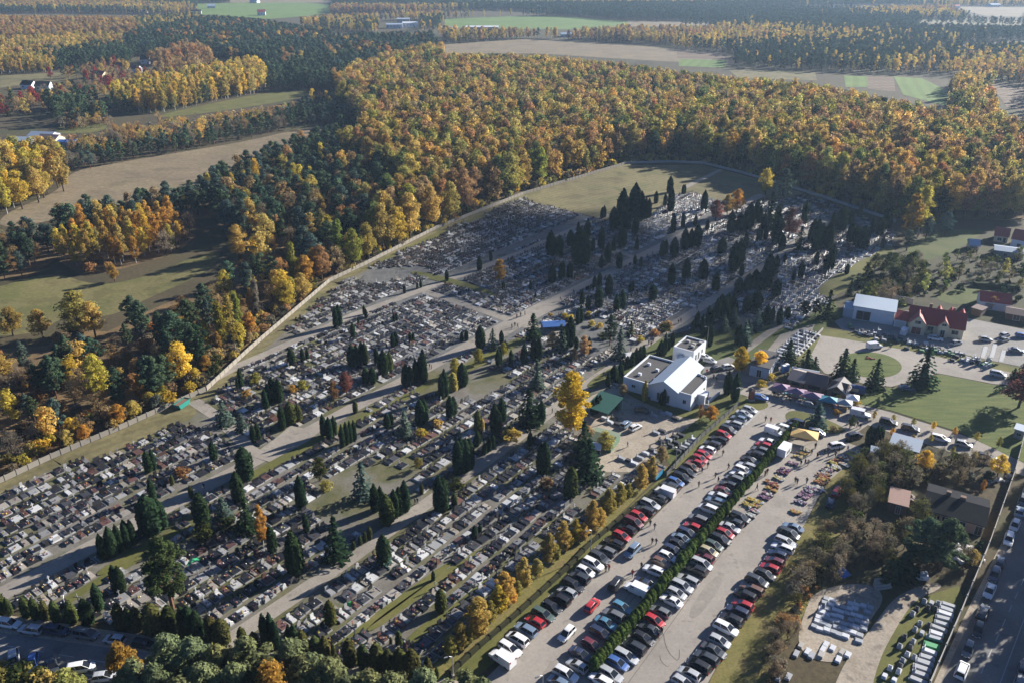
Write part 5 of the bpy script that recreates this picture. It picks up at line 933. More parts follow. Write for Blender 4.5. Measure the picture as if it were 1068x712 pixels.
# body type: length, half width, stations (x, z bottom, z shoulder, half width factor), cabin (foot rear, foot front, roof rear, roof front, roof height, belt)
BT = {'hatchback': (4.0, .86, [(-2.0, .42, .78, .80), (-1.9, .30, .92, .95), (-1.3, .24, .95, 1), (.6, .24, .92, 1), (1.0, .24, .90, .99), (1.6, .26, .78, .95), (1.93, .30, .64, .85), (2.0, .40, .55, .78)], (-1.92, 1.12, -1.55, .15, 1.47, .90)),
      'saloon': (4.5, .88, [(-2.25, .42, .80, .80), (-2.15, .30, .95, .94), (-1.5, .24, .97, 1), (.6, .24, .92, 1), (1.0, .24, .91, .99), (1.8, .26, .80, .95), (2.15, .30, .66, .86), (2.25, .40, .55, .78)], (-1.62, 1.10, -1.0, .18, 1.44, .91)),
      'estate car': (4.6, .88, [(-2.3, .42, .82, .82), (-2.2, .30, .95, .95), (-1.5, .24, .96, 1), (.6, .24, .92, 1), (1.0, .24, .91, .99), (1.8, .26, .80, .95), (2.2, .30, .66, .86), (2.3, .40, .55, .78)], (-2.24, 1.15, -1.95, .22, 1.48, .91)),
      'off-road car': (4.5, .92, [(-2.25, .48, .92, .84), (-2.15, .36, 1.06, .95), (-1.5, .30, 1.08, 1), (.7, .30, 1.05, 1), (1.1, .30, 1.03, .99), (1.8, .32, .94, .95), (2.15, .36, .80, .88), (2.25, .46, .66, .80)], (-2.16, 1.2, -1.85, .35, 1.68, 1.03)),
      'people carrier': (4.4, .90, [(-2.2, .42, .90, .84), (-2.12, .30, 1.02, .95), (-1.4, .24, 1.03, 1), (.8, .24, 1.0, 1), (1.2, .24, .97, .99), (1.75, .26, .84, .95), (2.1, .30, .68, .86), (2.2, .40, .56, .78)], (-2.14, 1.5, -1.9, .45, 1.70, .99)),
      'van': (5.0, .97, [(-2.5, .40, 1.95, .93), (-2.46, .30, 2.05, .97), (-1.5, .28, 2.08, 1), (.85, .28, 2.05, 1), (1.15, .28, 1.12, .99), (1.9, .30, 1.0, .95), (2.4, .34, .80, .88), (2.5, .44, .64, .80)], (.40, 1.75, .38, .92, 2.0, 1.05))}
def car_meshes(kind):
    L, hw, st, cb = BT[kind]; b = MB(); ring = []
    for x, zb, zs, k in st:
        w = hw * k; m = zb + (zs - zb) * .62
        ring.append([(x, -w * .90, zb), (x, -w, zb + .16), (x, -w, m), (x, -w * .90, zs), (x, w * .90, zs), (x, w, m), (x, w, zb + .16), (x, w * .90, zb)])
    vs = [p for r in ring for p in r]; n = 8
    fs = [(i * n + j, i * n + (j + 1) % n, (i + 1) * n + (j + 1) % n, (i + 1) * n + j) for i in range(len(st) - 1) for j in range(n)] + [tuple(range(n)), tuple(range((len(st) - 1) * n + n - 1, (len(st) - 1) * n - 1, -1))]
    b.add(vs, [f[::-1] for f in fs])
    x0, x1, r0, r1, zr, zb = cb; wb, wr = hw * .86, hw * .66
    if kind != 'van':
        rs = [(r0 - .05, zr - .05, wr * .96), (r0 + .15, zr, wr), ((r0 + r1) / 2, zr + .035, wr), (r1 - .12, zr, wr), (r1 + .05, zr - .045, wr * .96)]
        vs = [(x, s * w, z + dz) for x, z, w in rs for s, dz in ((-1, -.03), (-.9, .012), (.9, .012), (1, -.03))]
        b.add(vs, [(i * 4 + j, (i + 1) * 4 + j, (i + 1) * 4 + j + 1, i * 4 + j + 1) for i in range(4) for j in range(3)])
        for s in (-1, 1):                                  # roof posts
            for xa, xb in ((x1, r1), (x0, r0), ((x0 + x1) / 2 - .2, (r0 + r1) / 2 - .05)):
                a, c = Vector((xa, s * wb, zb)), Vector((xb, s * (wr + .005), zr - .02)); b.tube([a, c], [.045, .04], 4)
    body = b.mesh('body', M_PAINTC, False)
    g = MB()
    if kind != 'van':
        q = [(x0, -wb, zb), (x1, -wb, zb), (x1, wb, zb), (x0, wb, zb), (r0, -wr, zr - .035), (r1, -wr, zr - .035), (r1, wr, zr - .035), (r0, wr, zr - .035)]
        g.add(q, [(0, 1, 5, 4), (1, 2, 6, 5), (2, 3, 7, 6), (3, 0, 4, 7), (4, 5, 6, 7)])
    else:
        wv = hw * .90 + .012
        g.add([(1.165, -wv * .92, 1.14), (1.165, wv * .92, 1.14), (.90, wv * .86, 2.0), (.90, -wv * .86, 2.0)], [(0, 1, 2, 3)])
        for s in (-1, 1): g.add([(.1, s * (hw + .012), 1.2), (.95, s * (hw + .012), 1.2), (.82, s * (hw * .93 + .012), 1.85), (.1, s * (hw * .93 + .012), 1.85)], [(0, 1, 2, 3)])
    glass = g.mesh('window_glass', M_GLASS)
    h = MB(); zl = st[-2][2] - .08; h.box((st[-2][0] - .0, 0, zl), (.16, .34, .15), taper=.8); head = h.mesh('headlight', M_HL)
    t = MB(); zt = st[1][2] - .16; t.box((st[1][0] - .03, 0, zt), (.12, .2, .30)); tail = t.mesh('taillight', M_TL)
    bp = MB(); bp.box((st[-1][0] - .02, 0, .44), (.14, hw * 1.25, .16)); bp.box((st[-1][0] + .055, 0, .47), (.02, .5, .11), mi=1); bump = bp.mesh('bumper', [M_TRIM, M_PLATE])
    return L, hw, st, body, glass, head, tail, bump
CARM = {k: car_meshes(k) for k in BT}
b = MB(); pr = [(.0, -.10), (.30, -.10), (.32, -.06), (.32, .07), (.29, .10), (.20, .10)]
n = 14; vs = [(r * math.cos(6.2832 * k / n), z, r * math.sin(6.2832 * k / n)) for r, z in [(.30, -.10), (.32, -.06), (.32, .07), (.29, .10)] for k in range(n)]
b.add(vs, [(i * n + k, (i + 1) * n + k, (i + 1) * n + (k + 1) % n, i * n + (k + 1) % n) for i in range(3) for k in range(n)] + [tuple(range(n))])
b.add([(.24 * math.cos(6.2832 * k / n), .106, .24 * math.sin(6.2832 * k / n)) for k in range(n)] + [(.0, .085, .0)], [(k, (k + 1) % n, n) for k in range(n)], 1); b.add([(.295 * math.cos(6.2832 * k / n), .1, .295 * math.sin(6.2832 * k / n)) for k in range(n)], [tuple(range(n))[::-1]])
WHEEL = b.mesh('wheel', [M_TYRE, M_RIM])
CC = {'w': ((.72, .72, .71), 'white'), 's': ((.40, .41, .42), 'silver'), 'g': ((.15, .155, .16), 'grey'), 'k': ((.018, .018, .02), 'black'), 'd': ((.045, .05, .058), 'dark grey'), 'n': ((.025, .035, .075), 'dark blue'), 'b': ((.05, .12, .33), 'blue'), 'u': ((.16, .22, .30), 'grey blue'), 'r': ((.40, .025, .03), 'red'), 'm': ((.14, .03, .04), 'maroon'), 'o': ((.17, .09, .06), 'brown'), 'y': ((.42, .36, .22), 'beige'), 'e': ((.07, .10, .085), 'grey green'), 't': ((.08, .22, .32), 'teal blue')}
TY = {'h': 'hatchback', 'l': 'saloon', 'e': 'estate car', 'x': 'off-road car', 'p': 'people carrier', 'v': 'van'}
rC = np.random.default_rng(3)
def car(u, v, code, rz, phrase, group):
    c, cw = CC[code[0]]; kind = TY[code[1]] if len(code) > 1 else TY['hlexp'[int(rC.choice(5, p=[.34, .2, .2, .14, .12]))]]
    k_ = rC.uniform(.85, 1.1); c = tuple(x * k_ for x in c)
    p = P(u, v, .7); L, hw, st, body, glass, head, tail, bump = CARM[kind]
    nm = {'off-road car': 'offroad_car', 'people carrier': 'people_carrier', 'estate car': 'estate_car'}.get(kind, kind)
    t = thing(nm if nm != 'saloon' else 'saloon_car', f'{cw} {kind} {phrase}', 'van' if kind == 'van' else 'car', (p.x, p.y, .056), rz, group, (1.0, 1.0, 1.0))
    obj('body', body, t, c); obj('window_glass', glass, t); obj('bumper', bump, t)
    for s in (-1, 1):
        o = obj('headlight', head, t); o.location.y = s * hw * .60
        o = obj('taillight', tail, t); o.location.y = s * hw * .72
        for x in (-L * .29, L * .31):
            o = obj('wheel', WHEEL, t); o.location = (x, s * (hw - .085), .32)
            if s < 0: o.rotation_euler.z = math.pi
    return t
ROWL = [(523.6, 686.5, 'wv'), (532, 675.8, 'we'), (539.6, 666, 'wp'), (548.5, 656.6, 'ux'), (558.2, 647.6, 'rh'), (566.6, 640, 'ee'), (575.5, 632.5, 'k'), (583.8, 624.8, 'k'), (591.7, 617, 'sh'), (598, 609.4, 'k'), (604.3, 602.2, 'dx'), (610.6, 595.2, 'wh'), (618.6, 587.8, 'wx'), (625, 581, 'd'), (631.8, 573.8, 'ge'), (640.6, 566, 'k'), (648.2, 558.4, 'rh'), (654.6, 551.2, 'k'), (660.6, 544.4, 'mp'), (666, 537.6, 'rh'), (672.4, 531.4, 'd'), (678.4, 525.2, 'se'), (687, 519, 'd'), (693, 513, 'wv'), (698.8, 507, 'd'), (704.6, 502, 'bh'), (711.4, 496.8, 'k'), (716.2, 491.6, 'k'), (720.8, 486.6, 'oh'), (725.2, 482, 'rh'), (729.8, 478, 'rh'), (734, 473.8, 'rh'), (738, 468.2, 'wh'), (743, 463.4, 'dx'), (749.8, 458, 'k'), (754.8, 452.8, 'rh'), (759.4, 448, 'd'), (765.6, 441.6, 'se'), (770.4, 436, 'u'), (776, 431.2, 's'), (782, 427, 's')]
ROW2 = [(582.6, 711, 'u'), (590, 702.6, 'wx'), (602, 693.5, 's'), (605.8, 681.8, 'n'), (617.5, 672.5, 'mh'), (627, 660, 'n'), (632.3, 649.5, 't'), (640, 641.5, 'g'), (648.7, 632.8, 't'), (663.7, 614.4, 'wv'), (671.8, 607.4, 'n'), (682.2, 595, 'wx'), (689.6, 586.2, 'oh'), (696.4, 579.8, 'wh'), (702.6, 573.6, 'n'), (707.6, 567.2, 'k'), (711.2, 561.2, 'u'), (717.2, 555.4, 'n'), (722.2, 548.8, 'rh'), (728, 541.4, 'g'), (738.5, 530, 'w'), (747, 522.4, 'u'), (749.4, 516.8, 'w'), (755, 511.6, 'm'), (759.6, 505, 'd'), (765.8, 499.6, 'g'), (771, 494.8, 'w'), (775.6, 490, 'w'), (779.4, 485.4, 's'), (782.8, 480, 'k'), (788, 474, 'k'), (793, 468.8, 'g'), (796.6, 464, 'rh'), (801, 460.2, 'wl'), (808, 450.4, 'wv'), (814.8, 445.6, 'w'), (823.3, 443.2, 'd'), (830, 440.2, 'n')]
ROW3 = [(627, 709, 'we'), (636.6, 702.2, 'se'), (644, 691, 'bh'), (653, 683.6, 's'), (661.6, 674.6, 'd'), (671, 665, 'k'), (677, 655.5, 'd'), (682.6, 646.6, 'rh'), (688.7, 637.4, 'g'), (700.2, 626, 'wl'), (705.5, 618.2, 's'), (711.2, 611.2, 's'), (717.4, 604.2, 's'), (726.4, 594.4, 'kx'), (731.8, 588, 's'), (735, 581.4, 'm'), (739, 574.4, 'y'), (744.4, 568.2, 'e'), (751, 562.2, 'kx'), (756, 555.8, 'rh'), (761.2, 549.6, 's'), (766, 544.4, 'd'), (771.6, 539.4, 'k')]
ROW4 = [(712.6, 711.6, 's'), (719, 702, 's'), (728.3, 694, 'k'), (736.7, 686.2, 'd'), (744.3, 677.8, 'd'), (750.2, 668, 's'), (757, 654.8, 'wx'), (763, 646, 'kx'), (769.2, 637.6, 'n'), (775, 630.4, 'rh'), (776.8, 620.6, 'k'), (784.4, 613.8, 'o'), (789.2, 605.6, 'd'), (798.2, 598.8, 'k'), (803, 592, 'rh'), (808, 585, 'm'), (811, 577.8, 'n'), (816.2, 570.8, 'w'), (819.4, 564.4, 's'), (823, 556.4, 'd'), (827, 549.6, 'u')]
for rows, rowname in ((ROWL, 'the row along the ditch fence'), (ROW2, "the long hedge's fence side row"), (ROW3, "the long hedge's open side row"), (ROW4, 'the row along the weedy verge')):
    for i, (u, v, c) in enumerate(rows):
        car(u, v, c, ROT_V + (math.pi if rC.uniform() < .5 else 0) + rC.normal(0, .02), f'{ordinal(i + 1)} from the lane end in {rowname}', 'cars in ' + rowname)
for u, v, c, rz, ph in [(617.5, 630.4, 'rh', ROT_U + .05, 'driving up the car park aisle'), (591, 660, 'wh', ROT_U + math.pi, 'driving down the car park aisle'), (642.4, 608, 'kx', ROT_U + .1, 'waiting in the car park aisle'), (659.4, 574, 'u', ROT_U + math.pi, 'driving down the car park aisle'),
    (873.6, 512, 'rp', ROT_U, 'parked at the flower market verge'), (866.5, 523.7, 'nh', ROT_U + .2, 'parked at the flower market verge'), (851.6, 450.8, 'sp', -.35, 'beside the gold canopy'), (872.7, 464.3, 'wx', .3, 'driving past the flower stands'), (891, 454, 'kx', .35, 'leaving past the flower stands'),
    (897.5, 431.5, 'wv', -.5, 'parked by the stalls below the lawn'), (926.6, 440, 'kx', -.5, 'parked below the lawn'), (949.4, 446.5, 'dx', -.45, 'parked below the lawn'), (793.5, 414, 'bh', -.4, 'parked by the small green island'), (845.7, 421.5, 'gh', -.4, 'parked behind the blue spruce'),
    (912, 361, 'wv', .2, 'on the turning circle'), (946, 404.5, 'dl', -.4, 'under the large spruce by the side road'), (1041, 390, 'sp', -.5, 'on the side road'), (975.6, 352.4, 'we', -.45, 'before the red roofed house'), (943.6, 346, 'wv', .9, 'before the garage door of the red roofed house'), (1028, 353.5, 'sh', -.2, 'in the yard by the banners'), (1048, 349, 'sh', .5, 'in the yard by the banners'), (1047, 354, 'gl', .5, 'in the yard by the banners'), (997.6, 357, 'sh', .4, 'beside the stone display'), (1060, 365, 'gl', -.4, 'at the far edge of the yard'), (1066, 350, 'bh', -.3, 'at the far edge of the yard'),
    (980.7, 456.5, 'we', -.55, 'on the road below the lawn'), (1005, 462.5, 'sh', -.5, 'on the road below the lawn'), (1029.6, 477, 'kx', -.5, 'on the road below the lawn'),
    (662.5, 445, 'wh', ROT_U - .2, 'in the gravel yard by the chapel'), (652.7, 442, 'uh', ROT_U, 'in the gravel yard by the green shelter'), (669.6, 427, 'dh', -.3, 'in the chapel shade'), (734.6, 372, 'we', -.5, 'behind the chapel'), (740.5, 376, 'sh', -.5, 'behind the chapel'), (747, 384, 'kh', .6, 'behind the chapel'), (759.6, 382, 'wh', .3, 'by the yellow trees behind the chapel')]:
    car(u, v, c, rz, ph, 'cars around the grounds')
for i, (u, v, c) in enumerate([(1003.5, 698, 'w'), (1009.7, 676.3, 'g'), (1020.3, 656, 'k'), (1025.4, 637.5, 'k'), (1032, 615.6, 'w'), (1037.3, 598.7, 'n'), (1043, 585, 'n'), (1052.3, 561.5, 'w'), (1058.6, 547.2, 'w'), (1063.3, 532.9, 'u'), (1067, 522, 'd'), (1071, 513, 's')]):
    car(u, v, c, ROT_U + (math.pi if i % 3 else 0) + rC.normal(0, .03), f'{ordinal(i + 1)} from the bottom, on the shoulder of the main road', 'cars parked along the main road')
for u, v, c in [(1067, 698, 'd'), (1064.5, 709, 'g')]: car(u, v, c, ROT_U, 'on the far side of the main road', 'cars across the main road')
rl = math.atan2((P(172, 674) - P(8, 649)).y, (P(172, 674) - P(8, 649)).x)
for i, (u, v, c) in enumerate([(9.3, 649.3, 'we'), (32, 655.6, 'se'), (59, 656.5, 'ne'), (90, 660.8, 'gp'), (119.7, 666, 'sh'), (149.2, 670.8, 'k'), (173.6, 675.6, 'n')]):
    car(u, v, c, rl + (math.pi if i in (1, 4) else 0), f'{ordinal(i + 1)} along the lane below the thuja hedge', 'cars parked along the lane')
for i, (u, v, c, a) in enumerate([(14.3, 688, 's', -1.05), (33.7, 690.6, 'b', -1.2), (54, 693.5, 'd', -.9), (84.3, 696, 'w', .25), (108.7, 705, 's', .2), (2, 703, 'd', -.9)]):
    car(u, v, c, a, f'{ordinal(i + 1)} along the clipped hedge across the lane', 'cars across the lane')
# the long clipped hedge between the rows: one hedge of slim thuja plants
a, b_ = P(617, 703), P(830, 446); n = 88
hd = thing('clipped_hedge', 'long clipped green thuja hedge between two rows of parked cars', 'hedge', ((a.x + b_.x) / 2, (a.y + b_.y) / 2, 0)); c0 = (a + b_) / 2
for i in range(n):
    p = a + (b_ - a) * ((i + .5) / n) - c0; h = rC.uniform(2.3, 3.2) * (1.12 if i < 50 else 1); h0, tm, cm = PROTO['thuja_tree'][i % 5]
    o = obj('hedge_plant', cm, hd, jit((.065, .10, .026), .12)); o.location = (p.x + rC.normal(0, .1), p.y + rC.normal(0, .1), 0); o.rotation_euler.z = rC.uniform(0, 6.28); o.scale = (h / h0 * 1.8, h / h0 * 1.8, h / h0)
# ---------------------------------------------------------------- buildings
M_WHITE = flat('white_render', (.60, .62, .65), .8, .2, var=.12, scale=.35); M_CREAM = flat('cream_render', (.62, .54, .36), .85, .2, var=.07, scale=.6); M_PINK = flat('pinkish_render', (.52, .34, .25), .85, .2, var=.12, scale=.8)
M_ROOFW = flat('pale_metal_roof', (.31, .37, .44), .62, .3, 0.0, var=.06, scale=.4); M_FLATR = flat('bitumen_flat_roof', (.085, .08, .078), .85, .2, var=.2, scale=.7); M_REDR = flat('red_roof_tile', (.33, .055, .045), .6, .3, var=.2, scale=3)
M_DARKR = flat('tarred_roof', (.022, .023, .026), .9, .05, var=.25, scale=.8); M_WINB = flat('window_pane', (.02, .025, .032), .1, .6, var=.1); M_FRAME = flat('window_frame', (.5, .5, .48), .5); M_BRICK = flat('brown_brick', (.17, .10, .07), .85)
M_STEEL = flat('grey_steel', (.30, .31, .32), .4, .5, .5); M_WOOD = flat('weathered_wood', (.15, .10, .07), .85); M_GREENM = flat('green_sheet', (.022, .085, .062), .55, .4, var=.12); M_BLUET = flat('blue_tarpaulin', (.06, .16, .42), .5, .4); M_CONC = flat('concrete', (.36, .34, .31), .9, .2, var=.14, scale=.8)
M_TANR = flat('tan_felt_roof', (.27, .22, .19), .8); M_BRNR = flat('brown_felt_roof', (.13, .085, .075), .75); M_PURP = flat('purple_awning', (.22, .13, .20), .7); M_GOLDC = flat('gold_canvas', (.56, .36, .12), .7); M_WCAN = flat('white_canvas', (.70, .70, .70), .6); M_TURQ = flat('turquoise_canvas', (.07, .26, .32), .6)
M_TRUNKM = flat('silver_trailer', (.52, .54, .56), .3, .5, .35); M_NAVY = flat('navy_trailer', (.03, .055, .16), .45, .4); M_REDP = flat('red_gate', (.20, .05, .04), .6)

def frame(a, b):
    p, q = P(*a), P(*b); d = q - p
    return p, math.atan2(d.y, d.x), d.length
class Build:
    """local frame: x along the front, y away from the camera, z up"""
    def __init__(s, name, text, cat, a, b, group=None):
        o, s.a, s.L = frame(a, b); s.root = thing(name, text, cat, (o.x, o.y, 0), s.a, group)
    def boxp(s, name, c, d, mat, par=None, rz=0):
        b = MB(); b.box((0, 0, d[2] / 2), d, rz); o = obj(name, b.mesh(name, mat), par or s.root); o.location = c; return o
    def poly(s, name, pts, z0, z1, mat, par=None):
        b = MB(); b.prism(pts, z0, z1); return obj(name, b.mesh(name, mat), par or s.root)
    def win(s, x, y, z, w, h, face='front', name='window', mat=None, frame_=True):
        r = {'front': 0, 'side': math.pi / 2, 'back': math.pi, 'left': -math.pi / 2}[face]
        b = MB(); t = .08
        if frame_:
            for dx, dz, ww, hh in ((0, -h / 2 + t / 2, w, t), (0, h / 2 - t / 2, w, t), (-w / 2 + t / 2, 0, t, h - 2 * t), (w / 2 - t / 2, 0, t, h - 2 * t), (0, 0, .05, h - 2 * t)): b.box((dx, 0, dz), (ww, .12, hh))
        f = obj(name, b.mesh(name, M_FRAME) if frame_ else self_pane(w, h, mat), s.root); f.location = (x, y, z); f.rotation_euler.z = r
        if frame_: obj('pane', self_pane(w - .1, h - .1, mat), f)
        return f
    def gable(s, name, x0, x1, y0, y1, z, rise, mat, axis='x', over=.4, t=.14, par=None):
        """roof of two sloping slabs"""
        b = MB(); X0, X1, Y0, Y1 = x0 - over, x1 + over, y0 - over, y1 + over
        if axis == 'x':
            ym = (y0 + y1) / 2; k = rise / (ym - y0); zl = z - over * k
            for ya, za in ((Y0, zl), (Y1, zl)): 
                q = [(X0, ya, za), (X1, ya, za), (X1, ym, z + rise), (X0, ym, z + rise)]; b.add(q + [(p[0], p[1], p[2] - t) for p in q], [(0, 1, 2, 3), (7, 6, 5, 4), (0, 4, 5, 1), (1, 5, 6, 2), (2, 6, 7, 3), (3, 7, 4, 0)])
        else:
            xm = (x0 + x1) / 2; k = rise / (xm - x0); zl = z - over * k
            for xa in (X0, X1):
                q = [(xa, Y0, zl), (xa, Y1, zl), (xm, Y1, z + rise), (xm, Y0, z + rise)]; b.add(q + [(p[0], p[1], p[2] - t) for p in q], [(0, 1, 2, 3), (7, 6, 5, 4), (0, 4, 5, 1), (1, 5, 6, 2), (2, 6, 7, 3), (3, 7, 4, 0)])
        return obj(name, b.mesh(name, mat), par or s.root)
    def gablewall(s, name, x0, x1, y0, y1, z, rise, mat, axis='x'):
        b = MB(); z2 = z - .02
        if axis == 'x': prof = [(y0, 0), (y1, 0), (y1, z2), ((y0 + y1) / 2, z2 + rise - .12), (y0, z2)]; A = [(x0, p, q) for p, q in prof]; B = [(x1, p, q) for p, q in prof]
        else: prof = [(x0, 0), (x1, 0), (x1, z2), ((x0 + x1) / 2, z2 + rise - .12), (x0, z2)]; A = [(p, y0, q) for p, q in prof]; B = [(p, y1, q) for p, q in prof]
        n = 5; b.add(A + B, [tuple(range(n)), tuple(range(2 * n - 1, n - 1, -1))] + [(i, n + i, n + (i + 1) % n, (i + 1) % n) for i in range(n)])
        return obj(name, b.mesh(name, mat), s.root)
    def parapet(s, name, pts, z, h, mat, t=.3):
        """a wall's raised rim round a flat roof"""
        b = MB(); n = len(pts)
        for i in range(n):
            p, q = Vector((*pts[i], 0)), Vector((*pts[(i + 1) % n], 0)); d = q - p; m = (p + q) / 2
            nn = Vector((-d.y, d.x, 0)).normalized() * t / 2
            b.box((m.x + nn.x, m.y + nn.y, z + h / 2), (d.length - (t * .0 if i % 2 else 2 * t), t, h), math.atan2(d.y, d.x))
        return obj(name, b.mesh(name, mat), s.root)
def self_pane(w, h, mat=None):
    b = MB(); b.box((0, .0, 0), (w, .06, h)); return b.mesh('pane', mat or M_WINB)

# the chapel: flat wing, gabled hall, flat wing with a rounded end
B = Build('chapel', 'white chapel with a pale gabled metal roof between two flat roofed wings', 'chapel', (649.5, 405.5), (721, 427))
L = B.L; x1, x2 = L * .44, L * .80
B.poly('left_wing_wall', [(0, 0), (x1, 0), (x1, 16.5), (0, 16.5)], 0, 3.5, M_WHITE); B.poly('flat_roof', [(.3, .3), (x1 - .1, .3), (x1 - .1, 16.2), (.3, 16.2)], 3.5, 3.54, M_FLATR); B.parapet('parapet', [(0, 0), (x1 - .05, 0), (x1 - .05, 16.5), (0, 16.5)], 3.5, .5, M_WHITE)
for k, (px_, py_) in enumerate([(3, 4), (6, 9), (8, 3.5), (2.5, 11)]): B.boxp('roof_vent', (px_, py_, 3.54), (.9, .7, .7), M_WHITE)
B.gablewall('hall_wall', x1, x2, -1.2, 15.5, 5.2, 1.9, M_WHITE, 'y'); B.gable('metal_roof', x1, x2, -1.2, 15.5, 5.2, 1.9, M_ROOFW, 'y', .7)
rw = [(x2, -1.0), (L, -1.0), (L, 9.5)] + [(L - 2.2 + 2.2 * math.cos(t), 9.5 + 2.2 * math.sin(t)) for t in np.linspace(.2, math.pi / 2, 5)] + [(x2, 11.7)]
B.poly('right_wing_wall', rw, 0, 4.4, M_WHITE); ctr = Vector(((x2 + L) / 2, 5.2)); B.poly('flat_roof', [tuple(ctr + (Vector(p) - ctr) * .93) for p in rw], 4.4, 4.44, M_FLATR); B.parapet('parapet', rw[::1], 4.4, .5, M_WHITE, .25)
for x, y, z, w, h, f in [(x2 + 2.3, -1.04, 2.4, 1.0, 1.2, 'front'), (L + .04, 2.0, 2.2, .9, 2.0, 'side'), (L + .04, 8.2, 2.2, .9, 1.8, 'side'), (x1 + 2.2, -1.24, 1.8, .8, 2.4, 'front'), (x2 - 2.2, -1.24, 1.8, .8, 2.4, 'front'), (3.2, -.04, 2.0, 1.2, .9, 'front'), (7, -.04, 2.0, 1.2, .9, 'front')]: B.win(x, y, z, w, h, f)
B.boxp('porch', (L + 1.1, 5.0, 0), (2.0, 3.0, 3.2), M_WHITE); o = B.win(L + 2.14, 5.0, 1.3, 1.6, 2.4, 'side', 'door')
b = MB(); 
for k in range(5): b.box((0, -k * .3, .6 - k * .12), (2.4, .3, .12 + .0))
o = obj('step', b.mesh('step', M_CONC), B.root); o.location = (L + 3.2, 4.0, 0)
# the annexe behind
B = Build('annexe', 'small square white building with a flat roof behind the chapel', 'building', (701, 377), (722, 383))
L = B.L; D = 9.0; q = [(0, 0), (L, 0), (L, D), (0, D)]; B.poly('wall', q, 0, 4.6, M_WHITE); B.poly('flat_roof', [(.3, .3), (L - .3, .3), (L - .3, D - .3), (.3, D - .3)], 4.6, 4.64, M_FLATR); B.parapet('parapet', q, 4.6, .45, M_WHITE)
for x, y in ((2, 6), (4.5, 3.5), (4.2, 5.2), (5.5, 7)): B.boxp('roof_vent', (x, y, 4.64), (1.0, .8, .6), M_CONC)
for y in (2, 4, 6.4): B.win(L + .04, y, 2.4, .7, 2.2, 'side')
b = MB(); b.lathe([(1.5, 0), (1.0, .5), (.1, 1.0)], 4); o = obj('glass_lantern_roof', b.mesh('glass_lantern_roof', M_ROOFW), B.root); o.location = (L * .45, -.9, 2.6)
for s in (-1, 1): B.boxp('porch_post', (L * .45 + s, -1.7, 0), (.15, .15, 2.6), M_WHITE)
# gatehouse by the stalls
B = Build('gatehouse', 'blue grey flat roofed gatehouse behind two yellow trees', 'building', (781, 391), (801, 395.5))
L = B.L; D = 11; q = [(0, 0), (L, 0), (L, D), (0, D)]; B.poly('wall', q, 0, 3.4, flat('blue_render', (.25, .31, .40), .8)); B.poly('flat_roof', [(-.3, -.3), (L + .3, -.3), (L + .3, D + .3), (-.3, D + .3)], 3.4, 3.65, M_FLATR)
for y in (2, 5, 8): B.win(L + .04, y, 1.9, 1.3, 1.3, 'side')
B.win(L * .5, -.04, 1.3, 1.4, 2.4, 'front', 'door')
for i, (u, v) in enumerate([(817, 388), (820, 386.5)]):
    p = P(u, v); t = thing('portable_toilet', 'blue portable toilet cabin beside the gatehouse', 'toilet', (p.x, p.y, .06), .3, 'toilets by the gatehouse'); b = MB(); b.box((0, 0, 1.05), (1.1, 1.1, 2.1)); obj('cabin', b.mesh('cabin', M_BLUET), t)
    b = MB(); b.box((0, -.56, 1.0), (.7, .04, 1.8)); obj('door', b.mesh('door', flat('cabin_door', (.10, .24, .5))), t); b = MB(); b.box((0, 0, 2.16), (1.15, 1.15, .12), taper=.85); obj('roof', b.mesh('roof', M_WCAN), t)
# white workshop hall
B = Build('workshop_hall', 'white workshop hall with a pale flat roof and open bay beside the red roofed house', 'workshop', (888.5, 332.5), (930.5, 339.5))
L = B.L; D = 9.5; B.poly('wall', [(0, 0), (L, 0), (L, D), (0, D)], 0, 4.6, M_WHITE)
b = MB(); qz = [(-.4, -.4, 4.62), (L + .4, -.4, 4.62), (L + .4, D + .4, 5.1), (-.4, D + .4, 5.1)]; b.add(qz + [(p[0], p[1], p[2] + .18) for p in qz], [(3, 2, 1, 0), (4, 5, 6, 7), (0, 1, 5, 4), (1, 2, 6, 5), (2, 3, 7, 6), (3, 0, 4, 7)]); obj('roof', b.mesh('roof', M_ROOFW), B.root)
B.win(3.2, -.05, 1.75, 4.4, 3.2, 'front', 'bay_opening'); o = B.win(10.3, -.05, 1.9, 3.8, 2.6, 'front', 'roller_door', M_WHITE); B.boxp('side_lean_to', (-1.6, 4, 0), (3.0, 7, 3.2), M_ROOFW)
B.boxp('pilaster', (6.7, -.1, 0), (.4, .2, 4.6), M_WHITE)
# red roofed house
B = Build('house', 'cream house with steep red tiled roof and pale gabled dormers', 'house', (945.5, 344.5), (1003, 354))
L = B.L; D = 9.0
B.gablewall('wall', 0, L, 0, D, 3.6, 3.6, M_CREAM); B.gable('roof', 0, L, 0, D, 3.6, 3.6, M_REDR)
g = B.gablewall('garage_gable', .3, 5.0, -2.2, 3.5, 4.0, 2.6, M_CREAM, 'y'); B.gable('garage_roof', .3, 5.0, -2.2, 4.4, 4.0, 2.6, M_REDR, 'y', .35)
g = B.gablewall('porch_gable', 8.6, 11.6, -1.2, 3.5, 4.2, 1.9, M_CREAM, 'y'); B.gable('porch_roof', 8.6, 11.6, -1.2, 4.2, 4.2, 1.9, M_REDR, 'y', .35)
for x in (7.5, 11, 14.2): B.gablewall('rear_dormer', x, x + 2, 4.6, D + .2, 5.2, 1.6, M_CREAM, 'y'); B.gable('dormer_roof', x, x + 2, 4.7, D + .4, 5.2, 1.6, M_REDR, 'y', .25)
